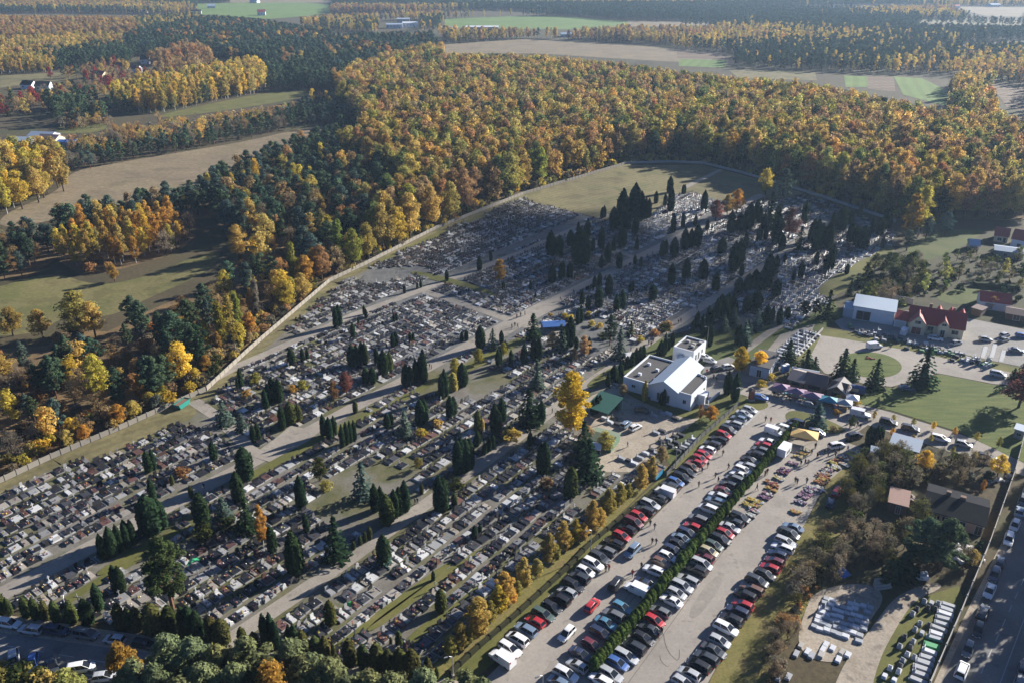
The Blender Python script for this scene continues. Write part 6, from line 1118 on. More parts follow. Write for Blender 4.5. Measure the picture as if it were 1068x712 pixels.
for x, y, z, w, h, nm, m_ in [(2.6, -2.25, 1.3, 2.8, 2.5, 'garage_door', flat('red_door', (.19, .04, .035))), (2.6, -2.25, 4.2, 1.8, 1.2, 'window', None), (6.6, -.05, 1.9, 1.8, 1.5, 'window', None), (10.1, -1.25, 1.3, 1.3, 2.5, 'door', None), (13.6, -.05, 1.9, 2.0, 1.5, 'window', None), (10.1, -1.25, 4.3, 1.4, .9, 'window', None)]: B.win(x, y, z, w, h, 'front', nm, m_)
for y in (2.5, 6.2): B.win(L + .05, y, 1.9, 1.3, 1.4, 'side')
c = [q_ for q_ in B.root.children if q_.name.startswith('roof')][0]; B.boxp('chimney', (5.6, 5.4, 5.6), (.8, .8, 2.6), M_BRICK, c); B.boxp('chimney', (12.4, 6.0, 5.6), (.7, .7, 2.2), M_BRICK, c)
B = Build('garage', 'low garage under a red lean-to roof between hall and house', 'garage', (931.5, 340.5), (944, 343))
L = B.L; B.poly('wall', [(0, 0), (L, 0), (L, 8), (0, 8)], 0, 2.9, M_WHITE); B.gable('roof', 0, L, 0, 8, 2.9, 1.6, M_REDR, 'x', .3); B.win(L / 2, -.05, 1.2, 2.6, 2.2, 'front', 'garage_door', M_FRAME)
# red barn and sheds on the right edge
B = Build('barn', 'white barn with a dull red gabled roof beyond the yard', 'barn', (1021, 322), (1052, 326)); L = B.L; B.gablewall('wall', 0, L, 0, 8, 3.2, 2.0, M_WHITE); B.gable('roof', 0, L, 0, 8, 3.2, 2.0, M_REDR); B.win(L * .3, -.05, 1.3, 2.4, 2.3, 'front', 'door', M_STEEL)
B = Build('shed', 'long low shed with a rusty felt roof at the yard edge', 'shed', (1048, 333), (1076, 338)); L = B.L; B.gablewall('wall', 0, L, 0, 6, 2.4, .9, M_BRICK); B.gable('roof', 0, L, 0, 6, 2.4, .9, M_BRNR); B.win(L * .4, -.05, 1.2, 2, 2, 'front', 'door', M_WOOD)
B = Build('shed', 'small dark shed with a flat roof beside the red barn', 'shed', (1012, 328), (1022, 331)); L = B.L; B.poly('wall', [(0, 0), (L, 0), (L, 4), (0, 4)], 0, 2.4, M_WOOD); B.poly('roof', [(-.3, -.3), (L + .3, -.3), (L + .3, 4.3), (-.3, 4.3)], 2.4, 2.6, M_BRNR)
for (a, bb, tx, rm, wm, D, h, rs) in [((1036, 252), (1050, 254), 'small house with a dull red roof under the oak wood', M_REDR, M_CREAM, 8, 3, 2.4), ((1053, 258), (1075, 262), 'white house with a red roof in the far corner by the wood', M_REDR, M_WHITE, 9, 4, 2.8), ((1036, 268), (1066, 272), 'long pale metal roofed shed in the far corner by the wood', M_ROOFW, M_STEEL, 7, 3, .8), ((1010, 262), (1020, 263), 'grey shed with a curved looking pale roof in the gardens', M_ROOFW, M_STEEL, 6, 2.8, 1.6)]:
    B = Build('house' if 'house' in tx else 'shed', tx, 'house' if 'house' in tx else 'shed', a, bb); L = B.L; B.gablewall('wall', 0, L, 0, D, h, rs, wm); B.gable('roof', 0, L, 0, D, h, rs, rm); B.win(L * .4, -.05, 1.4, 1.6, 1.4, 'front'); B.win(L * .75, -.05, 1.2, 1.1, 2.1, 'front', 'door')
# the dark roofed house in the thicket
B = Build('cottage', 'low pinkish house under a dark tarred roof by the concrete lane wall', 'house', (962, 541), (1023, 559)); L = B.L; D = 10
B.gablewall('wall', 0, L, 0, D, 3.0, 1.3, M_PINK); rf = B.gable('roof', 0, L, 0, D, 3.0, 1.3, M_DARKR, 'x', .5); B.boxp('chimney', (L * .33, 5.6, 3.9), (.9, .8, 1.3), M_BRICK, rf); B.boxp('chimney', (L * .58, 5.4, 3.9), (1.1, .9, 1.1), M_BRICK, rf)
for x in (L * .22, L * .36, L * .66): B.win(x, -.05, 1.7, 1.2, 1.3)
B.win(L * .08, -.05, 1.3, 1.6, 2.4, 'front', 'door'); B.win(L * .93, -.05, 1.2, 1.3, 2.2, 'front', 'door')
B = Build('shed', 'flat brick red roofed shed beside the dark roofed cottage', 'shed', (925, 533), (944, 538)); L = B.L; B.poly('wall', [(0, 0), (L, 0), (L, 6), (0, 6)], 0, 2.5, M_BRICK); B.poly('roof', [(-.3, -.3), (L + .3, -.3), (L + .3, 6.3), (-.3, 6.3)], 2.5, 2.7, flat('dull_red_felt', (.24, .15, .12), .85, var=.2)); B.win(2, -.05, 1.1, 1.0, 2.0, 'front', 'door', M_WOOD)
B = Build('shed', 'open shed with a pale corrugated roof below the young trees', 'shed', (925, 471), (957, 480)); L = B.L
b = MB(); qz = [(0, -.3, 2.3), (L, -.3, 2.3), (L, 5, 3.0), (0, 5, 3.0)]; b.add(qz + [(p[0], p[1], p[2] + .1) for p in qz], [(3, 2, 1, 0), (4, 5, 6, 7), (0, 1, 5, 4), (1, 2, 6, 5), (2, 3, 7, 6), (3, 0, 4, 7)]); obj('roof', b.mesh('roof', M_ROOFW), B.root); B.poly('wall', [(.2, 4.4), (L - .2, 4.4), (L - .2, 4.6), (.2, 4.6)], 0, 2.8, M_WOOD)
for x in (.3, L * .5, L - .3): B.boxp('post', (x, .2, 0), (.16, .16, 2.3), M_WOOD)
B = Build('kiosk', 'silver roofed blue kiosk on the grass by the flower stands', 'kiosk', (907, 479), (916, 481)); L = B.L; B.poly('wall', [(0, 0), (L, 0), (L, 2.4), (0, 2.4)], 0, 2.3, M_NAVY); B.poly('roof', [(-.3, -.3), (L + .3, -.3), (L + .3, 2.7), (-.3, 2.7)], 2.3, 2.5, M_ROOFW); B.win(L / 2, -.04, 1.4, 1.1, .9)
B = Build('kiosk', 'pale roofed grey kiosk at the corner of lawn and main road', 'kiosk', (1056, 456), (1066, 459)); L = B.L; B.poly('wall', [(0, 0), (L, 0), (L, 3), (0, 3)], 0, 2.5, M_STEEL); B.poly('roof', [(-.3, -.3), (L + .3, -.3), (L + .3, 3.3), (-.3, 3.3)], 2.5, 2.7, M_ROOFW); B.win(L / 2, -.04, 1.4, 1.1, .9)
# shelter and sheds in the gravel yard
B = Build('shelter', 'open shelter with a dark green roof beside the giant yellow tree', 'shelter', (612, 433), (633, 440)); L = B.L; D = 8
b = MB(); qz = [(-.4, -.4, 2.7), (L + .4, -.4, 2.7), (L + .4, D, 3.6), (-.4, D, 3.6)]; b.add(qz + [(p[0], p[1], p[2] + .14) for p in qz], [(3, 2, 1, 0), (4, 5, 6, 7), (0, 1, 5, 4), (1, 2, 6, 5), (2, 3, 7, 6), (3, 0, 4, 7)]); obj('roof', b.mesh('roof', M_GREENM), B.root)
for x in (0, L): 
    for y, h in ((0, 2.7), (D - .4, 3.5)): B.boxp('post', (x, y, 0), (.18, .18, h), M_GREENM)
B.poly('back_wall', [(.2, D - .6), (L - .2, D - .6), (L - .2, D - .45), (.2, D - .45)], 0, 3.3, M_GREENM)
B = Build('shed', 'green sheet metal shed in the gravel yard', 'shed', (612, 465), (637, 472)); L = B.L; B.gablewall('wall', 0, L, 0, 6, 2.3, .7, flat('pale_green_sheet', (.10, .17, .11), .6)); B.gable('roof', 0, L, 0, 6, 2.3, .7, flat('moss_green_roof', (.11, .14, .09), .7), 'x', .2); B.win(2, -.05, 1.1, 1.0, 2.0, 'front', 'door', M_GREENM)
def tent(name, text, u, v, w, d, h, mat, rz, top='gable', sides=0, group=None):
    p = P(u, v); t = thing(name, text, name.replace('_', ' '), (p.x, p.y, .055), rz, group)
    b = MB()
    if top == 'gable': b.add([(-w / 2, -d / 2, h * .7), (w / 2, -d / 2, h * .7), (w / 2, d / 2, h * .7), (-w / 2, d / 2, h * .7), (-w / 2, 0, h), (w / 2, 0, h)], [(0, 1, 5, 4), (2, 3, 4, 5), (3, 0, 4), (1, 2, 5)])
    else: b.add([(-w / 2, -d / 2, h * .72), (w / 2, -d / 2, h * .72), (w / 2, d / 2, h * .72), (-w / 2, d / 2, h * .72), (0, 0, h)], [(0, 1, 4), (1, 2, 4), (2, 3, 4), (3, 0, 4)])
    z = h * .72 if top != 'gable' else h * .7
    for s, a in ((-1, 0), (1, 0)): b.box((0, s * d / 2, z - .12), (w, .03, .24)); b.box((s * w / 2, 0, z - .12), (.03, d - .06, .24))
    obj('canopy', b.mesh('canopy', mat), t)
    for sx in (-1, 1):
        for sy in (-1, 1):
            b = MB(); b.tube([(sx * (w / 2 - .08), sy * (d / 2 - .08), 0), (sx * (w / 2 - .08), sy * (d / 2 - .08), z)], [.04, .04], 5); obj('leg', b.mesh('leg', M_STEEL), t)
    if sides: b = MB(); b.box((0, d / 2 - .15, z / 2), (w - .3, .04, z)); obj('back_sheet', b.mesh('back_sheet', mat), t)
    return t
tent('market_tent', 'blue and white gabled tent beside the wide gravel path', 577, 344, 7.5, 4.5, 3.0, M_BLUET, .15, 'gable', 1)
tent('awning', 'small white peaked canopy beside the green shed', 618, 471, 4.2, 3.2, 2.7, M_WCAN, -.2)
tent('market_tent', 'gold canvas peaked tent at the end of the long hedge', 838, 460, 6.4, 4.2, 3.1, M_GOLDC, -.42, 'peak')
tent('awning', 'small blue and white canopy on the path near the tall pine', 655, 375, 2.6, 2.0, 2.4, M_WCAN, .4)
# market stalls below the turning circle
B = Build('market_stall', 'stall hut with a tan felt gabled roof at the end of the market row', 'stall', (822, 402), (836, 406)); L = B.L; B.gablewall('wall', 0, L, 0, 7, 2.5, 1.3, M_WOOD); B.gable('roof', 0, L, 0, 7, 2.5, 1.3, M_TANR, 'x', .5); B.win(L / 2, -.05, 1.4, L * .6, 1.2, 'front', 'counter_opening', None, False)
B = Build('market_stall', 'stall hut with a dark brown gabled roof in the middle of the market row', 'stall', (838, 406), (858, 411)); L = B.L; B.gablewall('wall', 0, L, 0, 7, 2.6, 1.5, M_WOOD); B.gable('roof', 0, L, 0, 7, 2.6, 1.5, M_BRNR, 'x', .5); B.win(L / 2, -.05, 1.4, L * .6, 1.2, 'front', 'counter_opening', None, False)
B = Build('market_stall', 'stall hut with a two tone grey gabled roof beside the navy trailer', 'stall', (862, 413), (880, 418)); L = B.L; B.gablewall('wall', 0, L, 0, 6, 2.5, 1.6, M_WOOD); B.gable('roof', 0, L, 0, 6, 2.5, 1.6, flat('grey_felt_roof', (.22, .20, .19), .8), 'y', .5); B.win(L / 2, -.05, 1.2, L * .5, 1.2, 'front', 'counter_opening', None, False)
for u, v, w, m_, tx in [(814, 409.5, 4.2, M_PURP, 'faded purple awning before the tan roofed stall'), (829, 414, 5.6, M_PURP, 'purple awning over tables before the brown roofed stall'), (846, 418.5, 5.6, M_PURP, 'purple pink awning over racks before the brown roofed stall'), (863.5, 423, 5.0, M_TURQ, 'turquoise awning before the grey roofed stall'), (879, 426, 4.2, flat('grey_canvas', (.33, .35, .36), .7), 'grey parasol like awning at the end of the stalls'), (888, 421, 3.2, M_WCAN, 'white box like awning beside the stalls')]:
    tent('awning', tx, u, v, w, 3.2, 2.9, m_, -.42, 'peak', 0, 'awnings of the market')
rA = np.random.default_rng(17)
for i in range(22):
    k = i / 21; u, v = 806 + k * 70 + rA.normal(0, 2), 411 + k * 17 + rA.normal(0, 1.6); p = P(u, v); m_ = [M_PURP, M_REDP, M_WCAN, M_GOLDC, M_TURQ, M_WOOD][i % 6]
    t = thing('market_table', f'{["purple", "red", "white", "gold", "turquoise", "bare wooden"][i % 6]} draped table of the market under the awnings', 'table', (p.x, p.y, .055), -.42 + rA.normal(0, .1), 'tables of the market'); b = MB(); b.box((0, 0, .78), (1.9, .8, .06)); obj('tabletop', b.mesh('tabletop', m_), t)
    for s in (-1, 1): b = MB(); b.box((s * .85, 0, .375), (.06, .7, .75)); obj('leg', b.mesh('leg', M_STEEL), t)
    b = MB(); [b.box((rA.uniform(-.8, .8), rA.uniform(-.3, .3), .9), (.25, .22, .2), rA.uniform(0, 3)) for _ in range(5)]; obj('wares', b.mesh('wares', [M_PURP, M_GOLDC, M_REDP, M_WCAN][i % 4]), t)
def trailer(text, u, v, Lt, mat, rz, rounded=True, hgt=2.5):
    p = P(u, v); t = thing('trailer', text, 'trailer', (p.x, p.y, .055), rz); b = MB(); n = 7
    prof = [(-1.05, .5), (1.05, .5)] + ([(1.05 * math.cos(a), hgt - .8 + .8 * math.sin(a)) for a in np.linspace(0, math.pi, n)] if rounded else [(1.05, hgt), (-1.05, hgt)])
    m_ = len(prof); b.add([(x, y, z) for x in (-Lt / 2, Lt / 2) for y, z in prof], [tuple(range(m_ - 1, -1, -1)), tuple(range(m_, 2 * m_))] + [(i, (i + 1) % m_, m_ + (i + 1) % m_, m_ + i) for i in range(m_)]); obj('body', b.mesh('body', mat), t)
    for s in (-1, 1): o = obj('wheel', WHEEL, t); o.location = (0, s * .9, .32)
    b = MB(); b.tube([(Lt / 2, 0, .5), (Lt / 2 + 1.2, 0, .45)], [.06, .05], 5); obj('drawbar', b.mesh('drawbar', M_STEEL), t)
    b = MB(); b.box((0, -1.07, 1.4), (Lt * .5, .05, .9)); obj('hatch', b.mesh('hatch', M_STEEL), t)
trailer('rounded silver trailer behind the tan roofed stall', 839, 393, 7.5, M_TRUNKM, -.42); trailer('navy blue rounded trailer behind the grey roofed stall', 888, 409, 6.5, M_NAVY, -.42); trailer('white box trailer beside the long hedge', 817, 474, 4.2, M_WCAN, ROT_U, False, 2.6)
# brick shrine pillar by the small green island
p = P(783, 417); t = thing('shrine_pillar', 'red brown brick pillar with a small gabled cap by the green island', 'pillar', (p.x, p.y, .1), .3)
b = MB(); b.box((0, 0, 1.5), (1.1, 1.1, 3.0)); obj('shaft', b.mesh('shaft', M_REDP), t); b = MB(); b.box((0, 0, .15), (1.6, 1.6, .3)); obj('base', b.mesh('base', M_CONC), t); b = MB(); b.box((0, 0, 3.3), (1.5, 1.5, .6), 0, 0, .3); obj('cap', b.mesh('cap', M_BRNR), t)
# far buildings
def farhouse(u, v, w, d, h, rs, rm, wm, rz, text, nm='house'):
    p = P(u, v); t = thing(nm, text, nm.replace('_', ' '), (p.x, p.y, 0), rz); b = Build.__new__(Build); b.root = t; b.gablewall('wall', 0, w, 0, d, h, rs, wm); b.gable('roof', 0, w, 0, d, h, rs, rm)
    for k in range(max(1, int(w / 6))): b.win(2.5 + k * 5, -.05, h * .5, 1.6, 1.5, 'front', 'window')
    b.win(w * .8, -.05, 1.1, 1.2, 2.1, 'front', 'door')
rF = np.random.default_rng(4)
FARH = [(rF.uniform(20, 1050), rF.uniform(2, 17), rF.uniform(12, 24), rF.uniform(9, 14), rF.uniform(4, 7), rF.uniform(1.5, 4), [M_REDR, M_DARKR, M_ROOFW, M_BRNR][k % 4], [M_WHITE, M_CREAM][k % 2], rF.uniform(-.5, .5), 'distant %s house with a %s roof among the far fields' % (['white', 'cream'][k % 2], ['red', 'dark', 'pale', 'brown'][k % 4])) for k in range(26)]
for a in [(2, 152, 14, 9, 3.5, 1.2, M_FLATR, M_WHITE, -.2, 'grey roofed white shed at the farm by the dry field'), (14, 153, 12, 10, 3.8, 1.5, M_ROOFW, M_STEEL, -.1, 'pale roofed grey hall at the farm by the dry field'), (30, 148, 16, 10, 4, 1.8, M_ROOFW, M_WHITE, -.15, 'long white roofed barn at the farm by the dry field'), (40, 151, 13, 9, 3.8, 2.2, flat('rosy_roof', (.30, .20, .17), .8), M_CREAM, -.2, 'rosy roofed house at the farm by the dry field'), (60, 153, 11, 7, 3, .8, M_BLUET, M_STEEL, -.1, 'small blue roofed shed at the farm by the dry field'),
          (22, 93, 11, 9, 4, 3, M_DARKR, M_WHITE, -.2, 'dark roofed white house on the village lane'), (37, 95, 12, 10, 4.5, 3, M_DARKR, M_WHITE, .1, 'large white house with dark roof on the village lane'), (96, 82, 13, 9, 4, 3, M_REDR, M_CREAM, -.3, 'red roofed cream house in the village'), (122, 73, 10, 8, 4, 3, M_DARKR, M_CREAM, .2, 'dark roofed house with cream walls in the village'), (135, 76, 10, 8, 4, 3, M_BRNR, M_WHITE, -.2, 'brown roofed white house in the village'), (147, 67, 9, 8, 5, 3.5, M_DARKR, M_WHITE, .1, 'tall white house among the village trees'), (172, 79, 14, 8, 3.5, 2, M_ROOFW, M_WHITE, -.2, 'white bungalow with pale roof at the village edge'), (160, 78, 10, 8, 3.5, 2.4, M_DARKR, M_WHITE, -.1, 'grey roofed bungalow at the village edge'),
          (403, 30, 26, 16, 6, 1.5, M_ROOFW, M_WHITE, .1, 'white warehouse beyond the pine wood, beside a taller hall'), (420, 29, 24, 16, 7, 1.5, M_WHITE, M_WHITE, .1, 'tall white hall beyond the pine wood'), (414, 24, 22, 14, 6, 1.5, M_ROOFW, M_STEEL, .1, 'grey warehouse behind the white halls'), (465, 32, 18, 14, 4, 1, M_ROOFW, M_STEEL, 0, 'low blue grey shed at the edge of the green field'), (486, 32, 50, 16, 5, 1.5, M_WHITE, M_CONC, 0, 'very long white shed at the edge of the green field'), (585, 39, 22, 14, 4, 2, M_ROOFW, M_WHITE, 0, 'white farm building beside the tan field'), (870, 13, 24, 18, 8, 3, M_ROOFW, M_WHITE, 0, 'white building far off by the pale field'), (912, 12, 26, 18, 8, 3, M_DARKR, M_WHITE, 0, 'grey building far off by the pale field'), (140, 14, 24, 14, 5, 2, M_WHITE, M_WHITE, .1, 'white building on the far left road')] + FARH: farhouse(*a, nm='shed' if 'shed' in a[9] else 'warehouse' if 'hall' in a[9] or 'warehouse' in a[9] else 'house')
# ---------------------------------------------------------------- walls, fences, lamps
def wall_run(name, text, cat, pts, h, t, mat, pier=3.0, cap=True, piermat=None):
    w = [P(*p) for p in pts]; t0 = thing(name, text, cat, (w[0].x, w[0].y, 0)); pn = MB(); n = 0
    for a, b in zip(w[:-1], w[1:]):
        d = b - a; L = d.length; an = math.atan2(d.y, d.x); k = max(1, round(L / pier)); o = a - w[0]
        pn.box((o.x + d.x / 2, o.y + d.y / 2, h / 2), (L, t, h), an)
        for i in range(k):
            q = o + d * (i / k); n += 1
            if n <= 90: b_ = MB(); b_.box((0, 0, (h + .12) / 2), (.26, t + .14, h + .12), an); po = obj('pier', b_.mesh('pier', piermat or mat), t0); po.location = (q.x, q.y, 0)
            else: pn.box((q.x, q.y, (h + .12) / 2), (.26, t + .14, h + .12), an)
    obj('panel', pn.mesh('panel', mat), t0)
M_PANEL = flat('precast_panel', (.25, .225, .185), .9, .2, var=.14, scale=.8)
wall_run('concrete_wall', 'long pale precast concrete wall between the cemetery and the woods', 'wall', FENCE_L, 1.45, .10, M_PANEL, 2.6)
wall_run('concrete_wall', 'low grey wall along the foot of the oak wood', 'wall', FENCE_B, 1.3, .12, M_CONC, 6)
wall_run('concrete_wall', 'thin pale concrete wall along the shoulder of the main road', 'wall', [(968, 718), (1000, 644), (1030, 572), (1057, 496), (1066, 462)], 1.9, .12, M_CONC, 5)
wall_run('concrete_wall', 'grey panel wall behind the white workshop hall', 'wall', [(905, 308), (952, 318)], 2.2, .12, M_CONC, 3)
wall_run('hedge_fence', 'dark overgrown wire fence along the ditch beside the car park', 'fence', [(470, 703), (500, 675), (542, 639), (593, 592), (616, 567.5), (695, 501.7)], 1.0, .5, flat('fence_ivy', (.035, .035, .018), .95, .1, var=.5, scale=3), 3)
wall_run('mesh_fence', 'grey steel fence between the stored stones and the parked cars', 'fence', [(695, 497), (731, 457), (769, 424)], 1.4, .05, flat('fence_steel', (.11, .11, .10), .6), 2.5)
wall_run('low_wall', 'low white ramp wall beside the chapel porch', 'wall', [(738, 421), (750, 411)], 1.0, .3, M_WHITE, 10)
wall_run('low_wall', 'low kerb wall along the long field of graves by the gatehouse', 'wall', [(812, 386), (830, 372), (858, 344)], .8, .25, M_CONC, 8)
wall_run('hedge_fence', 'low dark hedge across the gardens behind the houses', 'hedge', [(1015, 298), (1062, 302)], 1.5, 2.0, flat('hedge_green', (.025, .035, .015), .95, .1, var=.5, scale=3), 10)
def pole(text, u, v, hp, arm=1.2, mat=None, kind='street_lamp', rz=0.0):
    p = P(u, v); d = p.y * CT + H * ST; h = hp * d / F * 1.05; t = thing(kind, text, 'street lamp' if kind == 'street_lamp' else 'pole', (p.x, p.y, 0), rz)
    b = MB(); b.tube([(0, 0, 0), (0, 0, h * .5), (0, 0, h)], [.11, .09, .06], 7); obj('post', b.mesh('post', mat or M_CONC), t)
    b = MB(); b.box((0, 0, .2), (.4, .4, .4)); obj('footing', b.mesh('footing', M_CONC), t)
    if arm: b = MB(); b.tube([(0, 0, h - .1), (-arm * .6, 0, h + .25), (-arm, 0, h + .25)], [.05, .045, .04], 5); obj('arm', b.mesh('arm', M_STEEL), t); b = MB(); b.box((-arm - .25, 0, h + .25), (.7, .28, .14), taper=.8); obj('lamp_head', b.mesh('lamp_head', M_STEEL), t)
    else: b = MB(); b.box((0, 0, h - .8), (1.6, .1, .12)); obj('crossarm', b.mesh('crossarm', M_STEEL), t)
for u, v, hp, tx, r in [(472.6, 705, 27, 'concrete street lamp at the lane corner of the ditch fence', .4), (615.6, 578.4, 31, 'slim street lamp on the ditch verge beside orange trees', .5), (704, 489, 26, 'slim street lamp by the stored stones', .5), (770, 422.5, 20, 'slim street lamp by the small green island', .5), (566, 716, 16, 'street lamp at the lane end of the car park', .5), (74, 650, 33, 'street lamp over the lane beside a navy car', -1.3), (223, 667, 29, 'street lamp behind the pines over the lane', -1.3), (389, 701, 31, 'street lamp behind the hedge and the pines', -1.3), (883.7, 442.5, 21, 'street lamp beside the green island of the forecourt', .3), (694, 371, 22, 'white flag pole beside the chapel hedge', 0), (737, 362, 22, 'slim lamp beside the annexe', .3)]: pole(tx, u, v, hp, 0.9 if 'flag' not in tx else 0, rz=r, kind='street_lamp' if 'flag' not in tx else 'flag_pole')
for u, v, hp, tx in [(84, 634, 19, 'pale wooden pole standing in the thuja hedge'), (284, 670, 24, 'pale wooden pole behind the pair of hedge thujas')]: pole(tx, u, v, hp, 0, M_CONC, 'utility_pole')
m, nt, out = newmat('banner_cloth'); d = N(nt, 'ShaderNodeBsdfDiffuse'); d.inputs[0].default_value = (.8, .8, .8, 1); tr = N(nt, 'ShaderNodeBsdfTranslucent'); tr.inputs[0].default_value = (.8, .8, .8, 1); ms = N(nt, 'ShaderNodeMixShader'); nt.links.new(d.outputs[0], ms.inputs[1]); nt.links.new(tr.outputs[0], ms.inputs[2]); nt.links.new(ms.outputs[0], out.inputs[0]); M_BANNER = m
# banners, crosses and yard displays
for i, (u, v, hp) in enumerate([(1022, 374, 14), (1031, 374.5, 17), (1041, 378, 14)]):
    p = P(u, v); d = p.y * CT + H * ST; h = hp * d / F * 1.1; t = thing('banner', f'{["leftmost", "middle and tallest", "rightmost"][i]} of three white upright banners by the yard', 'banner', (p.x, p.y, 0), -.35, 'white banners by the yard'); b = MB(); b.tube([(0, 0, 0), (0, 0, h)], [.05, .04], 6); obj('mast', b.mesh('mast', M_STEEL), t); b = MB(); b.box((.55, 0, h * .55), (1.25, .03, h * .82)); obj('cloth', b.mesh('cloth', M_BANNER), t)
rD = np.random.default_rng(31)
def stones(pts, text, group, mats, sizes, rz, z=0.05, name='display_stone'):
    for i, (u, v) in enumerate(pts):
        p = P(u, v); sx, sy, sz = [s * rD.uniform(.88, 1.12) for s in sizes]; mi = int(rD.integers(len(mats))); m_, w_ = mats[mi]
        t = thing(name, f'{w_} {text}', 'gravestone', (p.x, p.y, z), rz + rD.normal(0, .05), group)
        b = MB(); b.box((0, 0, sz * .3), (sx, sy, sz * .6)); obj('plinth', b.mesh('plinth', m_), t)
        b = MB(); b.box((0, 0, sz * .72), (sx * .86, sy * .86, sz * .22), taper=.97); obj('slab', b.mesh('slab', m_), t)
        if sz > .54 and rD.uniform() < .75: b = MB(); b.box((-sx * .36, 0, sz * .83 + .35), (.16, sy * .7, .7), taper=.92); obj('headstone', b.mesh('headstone', m_), t)
def polished(n, c): 
    m, nt_, out = newmat(n); principled(nt_, out, mix(nt_, noise(nt_, 8, 3), tuple(x * .8 for x in c), tuple(x * 1.2 for x in c)), .5, .4); return m
SG, SB, SW_, SP = (polished('grey_granite', (.30, .31, .33)), 'grey'), (polished('dark_granite', (.05, .05, .055)), 'dark'), (polished('pale_granite', (.50, .51, .53)), 'pale'), (polished('blue_grey_granite', (.30, .32, .35)), 'blue grey')
A_, B_, C_, D_ = P(860, 622), P(911, 632), P(897, 672), P(845, 655); grid = []
for jj in range(7):
    for ii in range(8):
        a_, b2 = (ii + .5) / 8 + rD.normal(0, .012), (jj + .5) / 7 + rD.normal(0, .012); q = A_.lerp(B_, a_).lerp(D_.lerp(C_, a_), b2)
        if rD.uniform() < .93: grid.append(Q(q.x, q.y))
stones(grid, 'sample slab in the stone yard rows', 'sample slabs of the stone yard', [SG, SP, SW_, SP, SW_], (1.25, 1.05, .5), ROT_V + .12)
stones([(858, 677), (868, 676), (861, 672), (878, 680), (874, 688), (884, 683), (835, 673), (842, 680), (846, 684), (856, 683), (830, 682), (815, 700), (822, 706), (812, 707)], 'loose stone below the sample slabs', 'loose stones of the stone yard', [SW_, SW_, (M_CONC, 'concrete'), SG], (1.6, .9, .45), ROT_U)
stones([(989, 631.5), (987, 636), (985.5, 640.5), (984, 645.5), (981.5, 650.5), (979, 656), (976.5, 661), (974, 666)], 'long slab in the upper stack beside the lane wall', 'long slabs by the lane wall', [SG, SP, SW_], (2.6, 1.0, .5), ROT_V + .15)
stones([(969, 680), (966.5, 686), (964, 691.5), (961.5, 697.5), (959.5, 703.5), (957, 710)], 'long slab in the lower stack beside the lane wall', 'long slabs by the lane wall', [SW_, SG], (2.7, 1.1, .5), ROT_V + .15)
stones([(971.5, 674)], 'long stack under a bright green cover beside the lane wall', 'long slabs by the lane wall', [(flat('green_cover', (.03, .26, .09), .6), 'covered')], (2.7, 1.2, .5), ROT_V + .15)
stones([(963.5, 628.5), (971, 629.5), (978, 630.5), (967.5, 635), (975, 636), (956, 636), (951.5, 641), (959, 651), (968, 653), (954, 657.5), (961, 661), (943, 665), (938, 675), (952, 670), (949, 676), (946, 683), (953, 686), (941, 690), (938.5, 695), (928, 697.5), (937, 701), (922, 706), (932, 710)], 'small stone sample beside the dirt track', 'small stone samples by the track', [SW_, SG, SB, SG], (1.1, .8, .7), ROT_U)
stones([(1030, 499), (1034, 502), (1042, 501), (1049, 503), (1052, 497), (1028, 505)], 'stone stored in the corner by the lane wall', 'stones in the corner by the lane wall', [SG, SB, SW_], (1.6, .9, .6), .4)
rY = np.random.default_rng(8)
yard = [(888 + k * 150 + rY.normal(0, 1.5), 343 + k * 40 + rY.normal(0, 2.4)) for k in np.linspace(0, .98, 74)]
stones(yard, 'display gravestone along the yard front', 'display stones along the yard', [SB, SG, SB, SW_, SG, (flat('green_stone', (.06, .17, .08)), 'green')], (1.4, 1.0, .8), -.45)
rows_ = [(799 + a * 17 + b * 40, 381 - b * 37 + a * 5) for a in np.linspace(0, .9, 6) for b in np.linspace(.05, .95, 13)]
stones(rows_, 'newer grave between gatehouse and hall', 'newer graves by the gatehouse', [SG, SB, SP, SW_], (1.9, 1.0, .6), ROT_V)
stones([(667, 478), (673, 473), (680, 470), (685, 474), (690, 461), (697, 459), (704, 456), (710, 454), (699, 465), (692, 466), (705, 462), (684, 452), (690, 450), (720, 462), (724, 459), (713, 467), (717, 464), (707, 471), (711, 469), (641, 437), (636, 441), (630, 437), (644, 443), (682, 434), (691, 432), (697, 432), (704, 437), (656, 481), (661, 484), (648, 479)], 'stored gravestone in the gravel yard', 'stored stones in the gravel yard', [SG, SB, SW_, SB], (1.9, .95, .7), ROT_V)
def blob(name, text, cat, u, v, n, r, s, mat, h=.6, z=.05):
    p = P(u, v); t = thing(name, text, cat, (p.x, p.y, z)); b = MB()
    for _ in range(n):
        a, q = rY.uniform(0, 6.28), r * math.sqrt(rY.uniform()); b.box((q * math.cos(a), q * math.sin(a), h * (1 - q / r) * .6 + s * .25), (s * rY.uniform(.5, 1.2), s * rY.uniform(.5, 1.2), s * rY.uniform(.4, .8)), rY.uniform(0, 3), 0, .8, rY.uniform(-.4, .4))
    obj('rubble', b.mesh('rubble', mat), t)
blob('rubble_heap', 'heap of white stone rubble in the thicket before the cottage', 'heap', 1006, 578, 70, 3.4, .9, flat('white_rubble', (.62, .60, .57), .9), 1.0)
blob('rubble_heap', 'small heap of pale rubble beside the white heap', 'heap', 985, 583, 25, 1.8, .6, M_CONC, .6)
blob('rubble_heap', 'heap of reddish rubble behind the flat shed', 'heap', 944, 518, 40, 2.2, .6, M_TANR, .8)
